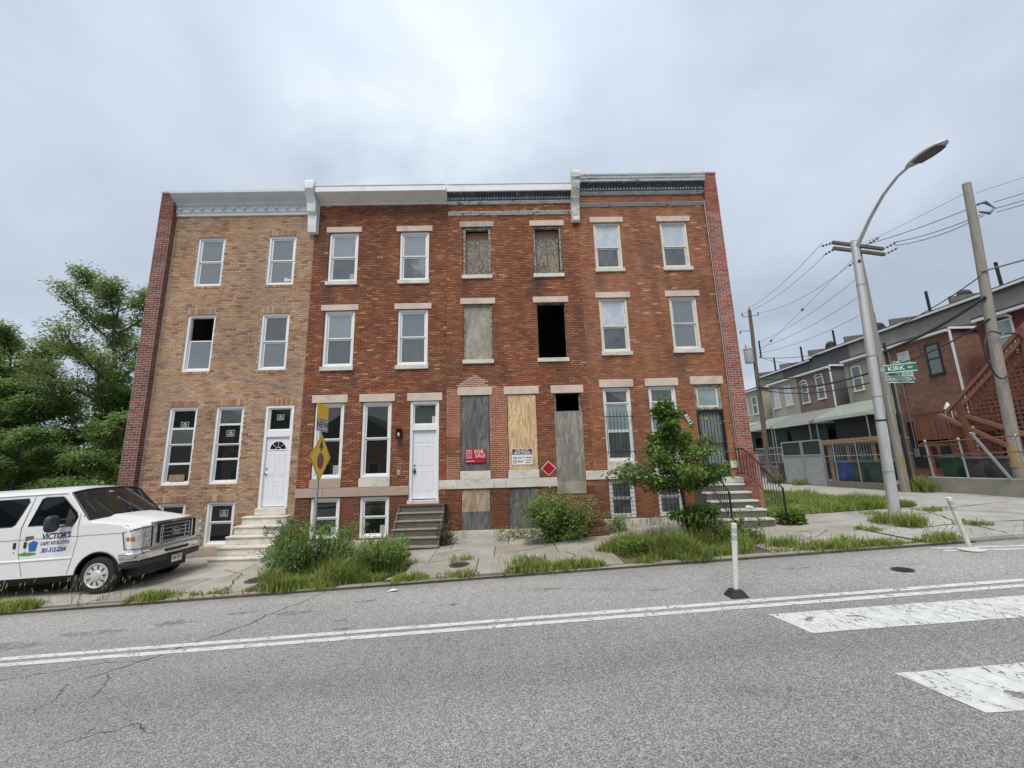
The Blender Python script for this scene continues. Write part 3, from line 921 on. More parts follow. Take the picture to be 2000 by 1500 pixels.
# =================================================== house 1: tan brick
X1a, X1b = -11.08, -6.372
h1 = thing('row_house', 'tan brick three storey row house with pale grey cornice, behind the white van', 'house', (-8.7, FY, -.3), 'attached row houses')
op1 = dict(a=(-10.27,-9.35,8.16,9.95), b=(-7.89,-6.965,8.16,9.95), c=(-10.29,-9.375,5.25,7.16), d=(-7.89,-6.975,5.25,7.16),
           e=(-10.48,-9.595,1.73,4.12), f=(-9.035,-8.155,1.73,4.12), g=(-7.48,-6.605,1.01,4.10), h=(-10.45,-9.61,-.05,1.22), i=(-9.0,-8.15,-.05,1.22))
holes = list(op1.values())
shell(h1, X1a, X1b, -1.0, 11.3, holes, M['mortar_tan'])
sold = []
for k, o in op1.items():
    if k != 'g': sold.append((o[0], o[1], o[2]-.10, o[2], 'rowlock'))
    if k != 'a': sold.append((o[0], o[1], o[3]+.0, o[3]+.205, 'soldier'))
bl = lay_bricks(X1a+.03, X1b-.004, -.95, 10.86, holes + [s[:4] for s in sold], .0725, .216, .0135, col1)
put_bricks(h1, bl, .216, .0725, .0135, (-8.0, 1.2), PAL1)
sb = MB()
for a, b, c, d, kind in sold:
    n = round((b-a)/.075)
    for k in range(n):
        xa, xb = lerp(a, b, k/n), lerp(a, b, (k+1)/n)
        brick_geo(sb, xa+.004, xb-.004, c+.004, d-.004, jit(pick(PAL1[2:6]+[(.36,.2,.13)]), .14), FY-(.012 if kind == 'rowlock' else .002))
sb.build('soldier_course', M['brick'], h1)['kind'] = 'stuff'
wkw = dict(fw=.07)
W = window(h1, *op1['a'], glasses=('glass_film','glass_film'), **wkw)
W = window(h1, *op1['b'], glasses=('glass_film','glass_film'), **wkw); 
b = MB((.6,.64,.66)); b.poly([(-7.33,FY+.13,8.33),(-7.12,FY+.13,8.34),(-7.11,FY+.13,8.42),(-7.22,FY+.13,8.44),(-7.27,FY+.13,8.47),(-7.33,FY+.13,8.46)]); b.build('paper_scrap', M['sign'], W)
W = window(h1, *op1['c'], glasses=('glass_film',), open_=(1,), cuts=(.56,), **wkw)
W = window(h1, *op1['d'], glasses=('glass_film','glass_dusty'), **wkw)
W = window(h1, *op1['e'], cuts=(.25,.51,.735), glasses=('glass','glass','glass_dusty','glass'), sw=.028, **wkw); sticker(W, -10.0, 3.56, .22, FY+.10)
cb = MB((.30,.20,.12)); cb.box(-10.28,-9.82,FY+.09,FY+.12,1.86,2.05); cb.build('cardboard', M['attr_rough'], W)
W = window(h1, *op1['f'], cuts=(.30,.50,.78), glasses=('glass','glass','glass','glass_dusty'), sw=.028, **wkw); sticker(W, -8.56, 3.27, .22, FY+.10)
W = window(h1, *op1['h'], glasses=('glass','glass'), **wkw)
W = window(h1, *op1['i'], cuts=(.52,), glasses=('glass','glass'), **wkw); sticker(W, -8.5, .87, .22, FY+.10)
# door with transom and fanlight
df = MB(); gx0, gx1, gz0, gz1 = op1['g']
ring(df, gx0+.003, gx1-.003, gz0, gz1-.003, .075, FY+.02, FY+.16, wb=.0001)
df.box(gx0+.078, gx1-.078, FY+.03, FY+.15, 3.12, 3.31)
dfo = df.build('door_frame', M['white_vinyl'], h1, bevel=.006)
p = MB(); p.box(gx0+.13, gx1-.13, FY+.10, FY+.11, 3.36, 3.98); p.build('transom_pane', M['glass'], dfo); sticker(dfo, -7.05, 3.73, .2, FY+.098)
r_ = MB(); ring(r_, gx0+.08, gx1-.08, 3.31, 4.03, .05, FY+.07, FY+.12); r_.build('transom_sash', M['white_vinyl'], dfo, bevel=.004)
pd = panel_door(h1, gx0+.08, gx1-.08, 1.03, 3.115, FY+.085, M['door_white'], [(.14,.46,.44,.75),(.56,.88,.44,.75),(.14,.46,.12,.36),(.56,.88,.12,.36)], gx0+.14, 2.0)
fan = MB()
cx, cz, rr = (gx0+gx1)/2, 2.735, .235
for k in range(4):
    a0, a1 = math.pi*(k/4)+.055, math.pi*((k+1)/4)-.055
    pts = [(cx+rr*.38*math.cos(a), FY+.078, cz+rr*.38*math.sin(a)*1.0) for a in (a1, a0)] + [(cx+rr*math.cos(lerp(a0,a1,t)), FY+.078, cz+rr*math.sin(lerp(a0,a1,t))) for t in (0,.25,.5,.75,1)]
    fan.poly(pts)
fan.poly([(cx+rr*.27*math.cos(math.pi*t/8), FY+.078, cz+rr*.27*math.sin(math.pi*t/8)) for t in range(9)])
fan.build('fanlight_pane', M['glass'], pd)
fr_ = MB()
arc = [(cx+(rr+.02)*math.cos(math.pi*t/16), FY+.083, cz+(rr+.02)*math.sin(math.pi*t/16)) for t in range(17)]
fr_.tube(arc, .014, 6); fr_.tube([(cx-rr-.03,FY+.083,cz-.02),(cx+rr+.03,FY+.083,cz-.02)], .014, 6)
fr_.build('fanlight_trim', M['door_white'], pd, smooth=50)
th = MB(); th.box(gx0-.03, gx1+.01, FY-.06, FY+.1, .80, 1.005); th.build('threshold', M['marble'], h1, bevel=.01)
# cornice
cp = [(13.02,10.70),(12.96,10.72),(12.96,10.80),(12.93,10.84),(12.93,11.05),(12.89,11.065),(12.87,11.10),(12.85,11.14),(12.84,11.17),(12.80,11.18),(12.79,11.21),(12.71,11.24),(12.63,11.30),(12.60,11.325),(12.58,11.34),(12.58,11.43),(13.02,11.46)]
cm = MB(); cm.profx(cp, X1a-.02, X1b-.13)
co = cm.build('cornice', M['cornice_grey'], h1)
for k in range(13):
    kx = lerp(X1a+.16, X1b-.24, k/12)
    kn = MB(); kn.lathe([(0,-.07),(.04,-.06),(.06,-.03),(.065,.0)], (kx, 12.928, 10.945), 10, 'y')
    kn.build('rosette', M['cornice_grey'], co, smooth=50)
# left fire wall pier
pr = MB()
pprof = [(12.80,-1.0),(12.80,10.5),(16,10.5),(16,-1)]
pr.profx(pprof, -11.53, -11.085)
pier = pr.build('pier', M['mortar_pale'], h1)
hb = MB(); hb.profx([(12.80,10.502),(12.80,11.45),(12.86,11.58),(13.0,11.64),(16,11.4),(16,10.502)], -11.53, -11.085); hb.build('pier_head', M['pier_brick'], pier)
pb = MB(); pier_bricks(pb, -11.53, -11.085, 12.795, -.95, 11.40, PALP, +1, .2)
pb.build('pier_brickwork', M['brick'], pier)['kind'] = 'stuff'
cap = MB((.30,.20,.17)); cap.profx([(12.77,11.46),(12.80,11.56),(12.95,11.67),(14.5,11.62),(14.5,11.52),(12.95,11.60)], -11.55, -11.06); cap.build('coping', M['attr_rough'], pier)
wb_ = MB(); wb_.poly([(-8.3,13.0,0),(0,0,0),(1,0,0)]) if False else None
bs = MB((.40,.33,.27)); bs.box(X1a, -7.75, FY-.05, FY+.1, -.9, -.06); bs.build('base_course', M['attr_rough'], h1, bevel=.01)

# =================================================== shared red front
def red_house(label, x0, x1, dz, colf, pal, mortar, near, loc):
    h = thing('row_house', label, 'house', loc, 'attached row houses')
    return h
def red_openings(ox, dz):
    u = [(-5.845,-4.855), (-3.45,-2.455)]
    f1 = [(-5.955,-5.04), (-4.475,-3.56)]
    d_ = (-2.975, -2.07)
    b_ = [(-5.91,-5.03), (-4.435,-3.55)]
    o = {}
    for i in (0, 1):
        o['t%d' % i] = (u[i][0]+ox, u[i][1]+ox, 8.23+dz, 10.03+dz)
        o['s%d' % i] = (u[i][0]+ox, u[i][1]+ox, 5.30+dz, 7.205+dz)
        o['f%d' % i] = (f1[i][0]+ox, f1[i][1]+ox, 1.79+dz, 4.135+dz)
        o['b%d' % i] = (b_[i][0]+ox, b_[i][1]+ox, .03+dz, 1.24+dz)
    o['d'] = (d_[0]+ox, d_[1]+ox, 1.10+dz, 4.13+dz)
    return o
LU, LF, SU = (.205,.11,'stone'), (.255,.10,'stone'), (.13,.035,'marble')
def extra_holes(o):
    e = []
    for k, v in o.items():
        if k[0] in 'ts': e += [(v[0]-.11, v[1]+.11, v[3], v[3]+.205), (v[0]-.035, v[1]+.035, v[2]-.13, v[2])]
        if k[0] in 'fd': e += [(v[0]-.10, v[1]+.10, v[3], v[3]+.255)]
        if k[0] == 'f': e += [(v[0]-.03, v[1]+.03, v[2]-.26, v[2])]
        if k[0] == 'd': e += [(v[0]-.03, v[1]+.03, v[2]-.12, v[2])]
    return e
def course_stone(house, x0, x1, z0, z1, mm, cuts, name='string_course'):
    root = None
    c = [x0] + list(cuts) + [x1]
    for a, b in zip(c[:-1], c[1:]):
        s = MB(); s.box(a+.002, b-.002, FY-.03+rnd(-.002,.002), FY+.15, z0, z1)
        o = s.build(name if root is None else 'stone_block', M[mm], house if root is None else root, bevel=.006)
        if root is None: root = o
    return root
def apron(house, o, mm):
    s = MB(); s.box(o[0]-.015, o[1]+.015, FY-.035, FY+.15, o[2]-.262, o[2]-.002); return s.build('apron_stone', M[mm], house, bevel=.008)

# =================================================== house 2: renovated red brick, white door
X2a, X2b = -6.372, -1.845
h2 = thing('row_house', 'renovated dark red brick row house with white windows and white door', 'house', (-4.1, FY, -.15), 'attached row houses')
o2 = red_openings(0, 0)
hol = list(o2.values())
shell(h2, X2a, X2b, -1.0, 11.35, hol, M['mortar_red'])
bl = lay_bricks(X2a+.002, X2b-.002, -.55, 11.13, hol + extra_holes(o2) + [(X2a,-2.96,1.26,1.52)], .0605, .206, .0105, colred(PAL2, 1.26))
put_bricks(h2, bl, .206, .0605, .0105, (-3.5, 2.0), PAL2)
for k in ('t0','t1'):
    W = window(h2, *o2[k], glasses=('glass_dusty' if k == 't0' else 'glass_plastic','glass_bright'), lintel=LU, sill=SU)
    if k == 't0': paper(W, -5.13, -5.0, 8.36, 8.55, FY+.125)
for k in ('s0','s1'): window(h2, *o2[k], glasses=('glass_dusty','glass_bright' if k == 's0' else 'glass_film'), lintel=LU, sill=SU)
W = window(h2, *o2['f0'], glasses=('glass','glass'), lintel=LF, cuts=(.51,)); paper(W, -5.33, -5.17, 1.93, 2.2, FY+.12)
W = window(h2, *o2['f1'], glasses=('glass','glass'), lintel=LF, cuts=(.51,))
W = window(h2, *o2['b0'], glasses=('glass','glass')); paper(W, -5.3, -5.16, .16, .38, FY+.12)
W = window(h2, *o2['b1'], glasses=('glass','glass')); paper(W, -3.83, -3.68, .16, .4, FY+.12)
apron(h2, o2['f0'], 'paint_tan'); apron(h2, o2['f1'], 'marble')
course_stone(h2, X2a+.0, -2.965, 1.26, 1.525, 'paint_tan', [-5.55,-4.48])
def red_door(h, o, mm):
    d = MB(); ring(d, o[0]+.003, o[1]-.003, o[2], o[3]-.003, .08, FY+.03, FY+.18, wb=.0001)
    d.box(o[0]+.083, o[1]-.083, FY+.04, FY+.17, o[2]+2.11, o[2]+2.28)
    do = d.build('door_frame', M[mm], h, bevel=.006)
    l = MB(); l.box(o[0]-.10, o[1]+.10, FY-.022, FY+.2, o[3]+.002, o[3]+.255); l.build('lintel', M['stone'], do, bevel=.007)
    t = MB(); t.box(o[0]-.03, o[1]+.03, FY-.08, FY+.12, o[2]-.12, o[2]-.002); t.build('threshold', M['marble'], do, bevel=.01)
    return do
do = red_door(h2, o2['d'], 'white_vinyl')
d0, d1 = o2['d'][0]+.083, o2['d'][1]-.083
p = MB(); p.box(d0+.04, d1-.04, FY+.12, FY+.13, 3.42, 3.99); p.build('transom_pane', M['glass_dusty'], do); paper(do, -2.3, -2.17, 3.44, 3.65, FY+.118, (.55,.6,.6))
r_ = MB(); ring(r_, d0, d1, 3.38, 4.045, .045, FY+.09, FY+.14); r_.build('transom_sash', M['white_vinyl'], do, bevel=.004)
pd = panel_door(h2, d0, d1, 1.13, 3.205, FY+.11, M['door_white'], [(.12,.46,.82,.94),(.54,.88,.82,.94),(.12,.46,.48,.77),(.54,.88,.48,.77),(.12,.46,.11,.40),(.54,.88,.11,.40)], d0+.06, 1.99)
lk = MB((.03,.03,.032)); lk.box(d0+.035,d0+.11,FY+.06,FY+.10,1.90,2.0); lk.tube([(d0+.05,FY+.08,1.99),(d0+.05,FY+.08,2.05),(d0+.095,FY+.08,2.05),(d0+.095,FY+.08,1.99)], .008, 6)
lk.build('lock_box', M['attr'], pd)
cm = MB(); cm.profx([(13.02,11.05),(12.96,11.07),(12.95,11.11),(12.80,11.16),(12.60,11.22),(12.555,11.225),(12.55,11.25),(12.50,11.25),(12.50,11.45),(12.48,11.46),(12.48,11.49),(13.02,11.52)], X2a+.15, X2b+.02)
cm.build('cornice', M['aluminium_white'], h2)
# party wall bracket between house 1 and 2
br = MB(); br.profx([(12.99,9.98),(12.86,9.98),(12.82,10.25),(12.80,10.62),(12.70,10.66),(12.66,10.95),(12.52,11.2),(12.42,11.35),(12.42,11.6),(12.46,11.68),(12.99,11.7)], -6.52, -6.245)
br.build('party_bracket', M['aluminium_white'], h2, bevel=.012)
bs = MB(); bs.box(X2a+.02, -3.2, FY-.06, FY+.1, -.9, .0); bs.build('base_course', M['marble_dirty'], h2, bevel=.01)

# =================================================== house 3: boarded up
X3a, X3b = -1.845, 2.68
h3 = thing('row_house', 'boarded up red brick row house with plywood over its lower windows', 'house', (.4, FY, 0), 'attached row houses')
o3 = red_openings(4.545, .13)
o3['t0']=(-1.305,-.34,8.37,10.16); o3['t1']=(1.11,2.08,8.375,10.16); o3['s0']=(-1.29,-.345,5.43,7.34); o3['s1']=(1.13,2.09,5.435,7.345)
o3['f0']=(-1.39,-.49,1.92,4.27); o3['f1']=(.08,1.0,1.92,4.27); o3['d']=(1.575,2.42,1.23,4.27); o3['b0']=(-1.37,-.5,.19,1.37); o3['b1']=(.07,.97,.19,1.37)
hol = list(o3.values())
shell(h3, X3a, X3b, -1.0, 11.62, hol, M['mortar_red'])
bl = lay_bricks(X3a+.002, X3b-.002, -.5, 11.13, hol + extra_holes(o3) + [(X3a,1.56,1.39,1.66)], .061, .206, .010, col3)
put_bricks(h3, bl, .206, .061, .010, (0, 2.2), PAL3 + [(.46,.225,.155)]*4)
def void_frame(h, o, mm, fw=.055, lint=LU, sil=SU, board=None, inset=.14):
    f = MB(); ring(f, o[0]+.003, o[1]-.003, o[2]+.003, o[3]-.003, fw, FY+.04, FY+.16, wb=.02)
    w = f.build('window', M[mm], h, bevel=.008)
    if lint:
        l = MB(); l.box(o[0]-lint[1], o[1]+lint[1], FY-.022, FY+.2, o[3]+.002, o[3]+lint[0]); l.build('lintel', M[lint[2]], w, bevel=.007)
    if sil:
        s = MB(); s.box(o[0]-sil[1], o[1]+sil[1], FY-.055, FY+.16, o[2]-sil[0], o[2]+.002); s.build('sill', M[sil[2]], w, bevel=.008)
    return w
W = void_frame(h3, o3['t0'], 'rotten_frame', .09, (.205,.11,'stone_grey'))
b = MB(); b.box(o3['t0'][0]+.09, o3['t0'][1]-.07, FY+.15, FY+.165, o3['t0'][2], o3['t0'][3]-.42); b.build('strand_board', M['osb'], W)
b = MB((.16,.09,.06)); b.box(o3['t0'][0]+.1, o3['t0'][1]-.08, FY+.17, FY+.19, o3['t0'][3]-.44, o3['t0'][3]-.13); b.build('header_board', M['attr_rough'], W)
W = void_frame(h3, o3['t1'], 'rotten_frame', .07)
b = MB(); b.box(o3['t1'][0]+.07, o3['t1'][1]-.10, FY+.15, FY+.165, o3['t1'][2], o3['t1'][3]-.40); b.build('strand_board', M['osb'], W)
b = MB((.15,.095,.07)); b.box(o3['t1'][0]+.08, o3['t1'][1]-.08, FY+.17, FY+.19, o3['t1'][3]-.43, o3['t1'][3]-.11); b.build('header_board', M['attr_rough'], W)
W = void_frame(h3, o3['s0'], 'rotten_frame', .05)
b = MB(); b.box(o3['s0'][0]+.05, o3['s0'][1]-.05, FY+.08, FY+.095, o3['s0'][2]+.01, o3['s0'][3]-.06)
b.build('plywood_board', M['ply_pale'], W)
W = void_frame(h3, o3['s1'], 'rotten_frame', .02)
def board(h, x0, x1, z0, z1, mm, y=FY+.02, name='plywood_board', th=.018):
    b = MB()
    b.box(x0, x1, y, y+th, z0, z1)
    o = b.build(name, M[mm], h, bevel=.003)
    n = MB((.02,.018,.016))
    for k in range(7):
        for xx in (x0+.03, x1-.03):
            zz = lerp(z0, z1, (k+.5)/7)+rnd(-.05,.05); n.box(xx-.008, xx+.008, y-.003, y, zz-.008, zz+.008)
    n.build('nail_heads', M['attr'], o)['kind'] = 'stuff'
    return o
def front_lintel(h, o, lint=LF):
    l = MB(); l.box(o[0]-lint[1], o[1]+lint[1], FY-.022, FY+.2, o[3]+.002, o[3]+lint[0]); l.build('lintel', M[lint[2]], h, bevel=.007)
front_lintel(h3, o3['f0']); front_lintel(h3, o3['f1']); front_lintel(h3, o3['d'])
bd = board(h3, -1.375, -.505, 1.925, 4.255, 'ply_grey'); sp_ = MB((.03,.03,.03)); sp_.box(-.945,-.938,FY+.016,FY+.02,2.4,4.25); sp_.build('split', M['attr'], bd)
board(h3, .095, .99, 1.925, 4.255, 'ply_new')
board(h3, 1.555, 2.44, 1.5, 3.69, 'ply_mid', FY-.012); board(h3, 1.55, 2.43, 1.165, 1.52, 'ply_pale', FY-.032)
fr2 = MB(); fr2.box(1.58,1.63,FY+.06,FY+.15,3.69,4.27); fr2.box(2.37,2.415,FY+.06,FY+.15,3.69,4.27); fr2.build('door_frame', M['rotten_frame'], h3)
board(h3, -1.36, -.51, .715, 1.365, 'ply_tan'); board(h3, -1.365, -.505, .19, .712, 'ply_grey', FY+.024); board(h3, .075, .965, .19, 1.365, 'ply_grey')
apron(h3, o3['f0'], 'marble'); apron(h3, o3['f1'], 'marble')
course_stone(h3, X3a-.21+.0, 1.555, 1.395, 1.66, 'marble', [-1.5,-.38,-.02,1.08])
course_stone(h3, -1.86, 1.35, -.04, .185, 'marble_dirty', [-.4], 'base_course')
cm = MB(); cm.profx([(12.74,11.34),(12.72,11.36),(12.72,11.60),(12.70,11.61),(12.70,11.64),(13.02,11.66),(13.02,11.34)], X3a+.02, X3b-.18)
co = cm.build('cornice', M['aluminium_white'], h3)
sf = MB(); sf.profx([(13.02,11.08),(12.915,11.09),(12.915,11.31),(12.88,11.335),(12.745,11.338),(13.02,11.338)], X3a+.022, X3b-.18); sf.build('frieze', M['peel_dark'], co)
dn = MB()
xx = X3a+.06
while xx < X3b-.22:
    dn.box(xx, xx+.05, 12.87, 12.914, 11.15, 11.205); xx += .098
dn.build('dentils', M['peel_grey'], co)['kind'] = 'stuff'
md = MB(); md.profx([(13.02,11.015),(12.95,11.015),(12.93,11.05),(12.90,11.075),(12.90,11.087),(13.02,11.089)], X3a+.02, X3b-.18); md.build('bed_mould', M['peel_white'], co)
ar = MB(); ar.profx([(13.02,10.60),(12.975,10.60),(12.965,10.63),(12.945,10.65),(12.94,10.68),(12.92,10.69),(12.92,10.705),(13.02,10.72)], X3a+.04, X3b-.16); ar.build('architrave', M['peel_white'], h3)
# scrolled bracket between house 3 and 4
br = MB()
br.profx([(12.99,10.26),(12.93,10.22),(12.87,10.24),(12.84,10.32),(12.85,10.42),(12.83,10.60),(12.80,10.78),(12.84,10.82),(12.80,10.9),(12.70,11.05),(12.74,11.1),(12.62,11.22),(12.54,11.32),(12.48,11.45),(12.46,11.6),(12.42,11.64),(12.40,11.78),(12.44,11.92),(12.54,12.0),(12.68,11.96),(12.8,11.8),(12.99,11.72)], 2.475, 2.735)
br.build('party_bracket', M['peel_white'], h3, bevel=.014)
fc = MB(); fc.lathe([(0,-.02),(.075,-.018),(.095,.0)], (2.605, 12.855, 10.34), 14, 'y'); fc.build('bracket_drop', M['old_white'], h3, smooth=40)

# =================================================== house 4: occupied end house
X4a, X4b = 2.68, 7.22
h4 = thing('row_house', 'orange red brick end row house with barred windows and dark security door', 'house', (4.95, FY, .2), 'attached row houses')
o4 = red_openings(9.06, .285)
o4.update(t0=(3.21,4.155,8.53,10.255), t1=(5.535,6.485,8.535,10.25), s0=(3.22,4.175,5.60,7.465), s1=(5.58,6.515,5.635,7.47), f0=(3.14,4.03,2.08,4.42), f1=(4.61,5.495,2.08,4.43), d=(6.08,6.95,1.53,4.45), b0=(3.13,3.925,.40,1.555), b1=(4.62,5.42,.41,1.57))
hol = list(o4.values())
shell(h4, X4a, X4b, -1.0, 11.92, hol, M['mortar_orange'])
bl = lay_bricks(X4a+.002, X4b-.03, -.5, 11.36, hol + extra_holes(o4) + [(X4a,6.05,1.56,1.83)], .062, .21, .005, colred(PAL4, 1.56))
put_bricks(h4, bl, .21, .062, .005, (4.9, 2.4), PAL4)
G4 = dict(frame='old_white', fw=.07)
window(h4, *o4['t0'], glasses=('glass_screen','glass_curtain'), lintel=LU, sill=SU, cuts=(.46,), **G4); window(h4, *o4['t1'], glasses=('glass_screen','glass_curtain'), lintel=LU, sill=SU, cuts=(.46,), **G4)
window(h4, *o4['s0'], glasses=('glass_screen','glass_curtain'), lintel=LU, sill=SU, cuts=(.47,), **G4); window(h4, *o4['s1'], glasses=('glass_film','glass_film'), lintel=LU, sill=SU, cuts=(.49,), **G4)
def grille(w, x0, x1, z0, z1, rails, n, y=FY-.03, spikes=.09):
    b = MB()
    for r_ in rails: b.box(x0, x1, y-.006, y+.006, r_-.011, r_+.011)
    for k in range(n):
        xx = lerp(x0+.05, x1-.05, k/(n-1))
        b.tube([(xx,y-.001,z0),(xx,y-.001,z1)], .008, 5)
        if spikes: b.tube([(xx,y-.001,z1),(xx,y-.001,z1+spikes)], [.009,.001], 5, False)
    for xx in (x0, x1): b.box(xx-.012, xx+.012, y, FY+.05, rails[0]-.011, rails[0]+.011); b.box(xx-.012, xx+.012, y, FY+.05, rails[-1]-.011, rails[-1]+.011)
    b.build('security_bars', M['iron'], w)
for k in ('f0','f1'):
    o = o4[k]
    W = window(h4, *o, glasses=('glass_dusty','glass_blind','glass_dusty'), lintel=LF, cuts=(.40,.80), frame='white_vinyl', fw=.06)
    grille(W, o[0]+.0, o[1]-.0, o[2]+.22, o[2]+1.52, (o[2]+.30, o[2]+1.40), 8)
for k in ('b0','b1'):
    o = o4[k]
    W = window(h4, *o, glasses=('glass_screen','glass_screen'), frame='white_vinyl', fw=.07)
    b = MB()
    for q in range(9):
        zz = lerp(o[2]+.10, o[3]-.03, q/8); b.tube([(o[0]-.02,FY-.02,zz),(o[1]+.02,FY-.02,zz)], .008, 5)
    for q in range(4):
        xx = lerp(o[0]+.2, o[1]-.2, q/3); b.tube([(xx,FY-.034,o[2]+.06),(xx,FY-.034,o[3]-.01)], .009, 5)
    b.build('security_bars', M['iron'], W)
for k in ('f0','f1'): apron(h4, o4[k], 'marble')
course_stone(h4, X4a+.0-.24, 6.05, 1.56, 1.83, 'marble', [3.6,5.0])
course_stone(h4, 6.955, 7.2, 1.80, 2.03, 'marble', [], 'string_course')
course_stone(h4, 2.9, 5.6, .1, .39, 'marble_dirty', [4.3], 'base_course')
d_ = o4['d']
d = MB(); ring(d, d_[0]+.003, d_[1]-.003, 3.64, d_[3]-.003, .075, FY+.03, FY+.18); do = d.build('transom', M['rotten_frame'], h4, bevel=.006)
t = MB(); ring(t, d_[0]+.08, d_[1]-.08, 3.715, d_[3]-.08, .06, FY+.08, FY+.13); t.build('transom_sash', M['old_white'], do)
p = MB(); p.box(d_[0]+.13, d_[1]-.13, FY+.10, FY+.11, 3.76, 4.32); p.build('transom_pane', M['glass_blind'], do)
l = MB(); l.box(d_[0]-.10, d_[1]+.10, FY-.022, FY+.2, d_[3]+.002, d_[3]+.26); l.build('lintel', M['stone'], do, bevel=.007)
sd = MB((.21,.235,.25)); sd.box(d_[0]+.06, d_[1]-.06, FY+.11, FY+.15, 1.54, 3.62); sdo = sd.build('door', M['attr'], h4)
ib = MB(); ring(ib, d_[0]+.004, d_[1]-.004, 1.54, 3.635, .07, FY+.03, FY+.10)
ib.box(d_[0]+.07, d_[1]-.07, FY+.05, FY+.075, 2.54, 2.57)
cxd = (d_[0]+d_[1])/2
for q in range(7):
    xx = lerp(d_[0]+.13, d_[1]-.13, q/6); ib.tube([(xx,FY+.06,1.6),(xx,FY+.06,3.57)], .010, 5)
for sgn in (1, -1):
    ib.tube([(cxd-.12,FY+.045,2.555+sgn*.06),(cxd,FY+.045,2.555+sgn*.30),(cxd+.12,FY+.045,2.555+sgn*.06)], .010, 5)
    for sx in (1, -1): ib.tube([(cxd+sx*(.06+.035*math.cos(a)),FY+.045,2.555+sgn*(.10+.035*math.sin(a))) for a in [k*.7 for k in range(8)]], .007, 5)
ib.build('security_gate', M['iron'], sdo)
th = MB(); th.box(d_[0]-.03, d_[1]+.22, FY-.25, FY+.11, 1.36, 1.535); th.build('threshold', M['marble_dirty'], h4, bevel=.015)
cm = MB(); cm.profx([(12.75,11.655),(12.73,11.67),(12.73,11.76),(12.71,11.78),(12.71,11.86),(12.69,11.88),(12.69,11.94),(13.02,11.97),(13.02,11.655)], X4a+.05, X4b-.03)
co = cm.build('cornice', M['peel_grey'], h4)
sf = MB(); sf.profx([(13.02,11.375),(12.915,11.385),(12.915,11.62),(12.88,11.645),(12.755,11.652),(13.02,11.652)], X4a+.052, X4b-.03); sf.build('frieze', M['peel_dark'], co)
dn = MB()
xx = X4a+.08
while xx < X4b-.1:
    dn.box(xx, xx+.05, 12.87, 12.914, 11.44, 11.50); xx += .105
dn.build('dentils', M['peel_grey'], co)['kind'] = 'stuff'
md = MB(); md.profx([(13.02,11.30),(12.95,11.30),(12.93,11.335),(12.90,11.365),(12.90,11.38),(13.02,11.382)], X4a+.05, X4b-.03); md.build('bed_mould', M['peel_grey'], co)
ar = MB(); ar.profx([(13.02,10.86),(12.975,10.86),(12.965,10.89),(12.945,10.905),(12.94,10.93),(12.92,10.94),(12.92,10.955),(13.02,10.97)], X4a+.07, X4b-.02); ar.build('architrave', M['peel_grey'], h4)
pr = MB()
pr.profx([(12.885,-1.0),(12.885,10.55),(25,10.3),(25,-1)], 7.2, 7.655)
pier = pr.build('pier', M['mortar_pale'], h4)
hb = MB(); hb.profx([(12.885,10.552),(12.885,12.0),(12.93,12.1),(13.1,12.12),(25,11.2),(25,10.302)], 7.2, 7.655); hb.build('pier_head', M['pier_brick_red'], pier)
pb = MB(); pier_bricks(pb, 7.2, 7.655, 12.88, 2.27, 11.95, PALR, -1, .12); pier_bricks(pb, 7.2, 7.75, 12.87, -.3, 2.25, PALR, -1, .12)
pb.build('pier_brickwork', M['brick'], pier)['kind'] = 'stuff'
ds = MB(); ds.tube([(7.17,12.93,-.1),(7.17,12.93,2.0),(7.175,12.94,6.0),(7.17,12.94,11.0)], .016, 6); ds.build('conduit', M['galv'], h4, smooth=50)
cap = MB((.27,.16,.14)); cap.profx([(12.86,12.02),(12.92,12.13),(13.1,12.16),(16,11.95),(16,11.85),(13.1,12.08)], 7.18, 7.68); cap.build('coping', M['attr_rough'], pier)
base = MB(); base.box(7.64,7.78,12.86,25.1,-1,2.2); base.build('pier_plinth', M['pier_brick_red'], pier)

# =================================================== wall-mounted things
ln = thing('wall_lantern', 'dark bronze wall lantern beside the white six panel door', 'lantern', (-3.29, FY, 2.95))
b = MB(); b.box(-3.36,-3.22,FY-.03,FY-.004,2.97,3.27); b.build('back_plate', M['dark_metal'], ln)
b = MB(); b.box(-3.375,-3.205,FY-.20,FY-.03,3.22,3.25); b.box(-3.35,-3.23,FY-.18,FY-.05,3.25,3.275); b.build('hood', M['dark_metal'], ln)
b = MB(); b.box(-3.365,-3.215,FY-.19,FY-.04,2.955,2.975)
for sx in (-3.36,-3.22):
    for sy in (FY-.185, FY-.045): b.box(sx-.007, sx+.007, sy-.007, sy+.007, 2.975, 3.22)
b.build('cage', M['dark_metal'], ln)
b = MB(); b.lathe([(.0,0),(.02,.01),(.035,.07),(.03,.12),(.012,.16),(0,.165)], (-3.29,FY-.115,3.0), 10); b.build('bulb', mat('milky_bulb', (.8,.8,.76), .3), ln, smooth=60)
db = thing('door_bell_box', 'small grey metal box with a dark button beside the white six panel door', 'doorbell', (-3.275, FY, 1.86))
b = MB((.42,.40,.37)); b.box(-3.33,-3.225,FY-.035,FY-.003,1.86,2.01); b.build('cover_plate', M['attr'], db, bevel=.008)
b = MB((.05,.05,.05)); b.box(-3.29,-3.265,FY-.042,FY-.035,1.91,1.96); b.build('button', M['attr'], db)
np_ = thing('house_number_plate', 'black number plate hanging askew beside the dark security door', 'number plate', (5.75, FY, 3.15))
a = R(-62); ca, sa = math.cos(a), math.sin(a)
def npf(u, v): return (5.78 + u*ca - v*sa, FY-.022, 3.33 + u*sa + v*ca)
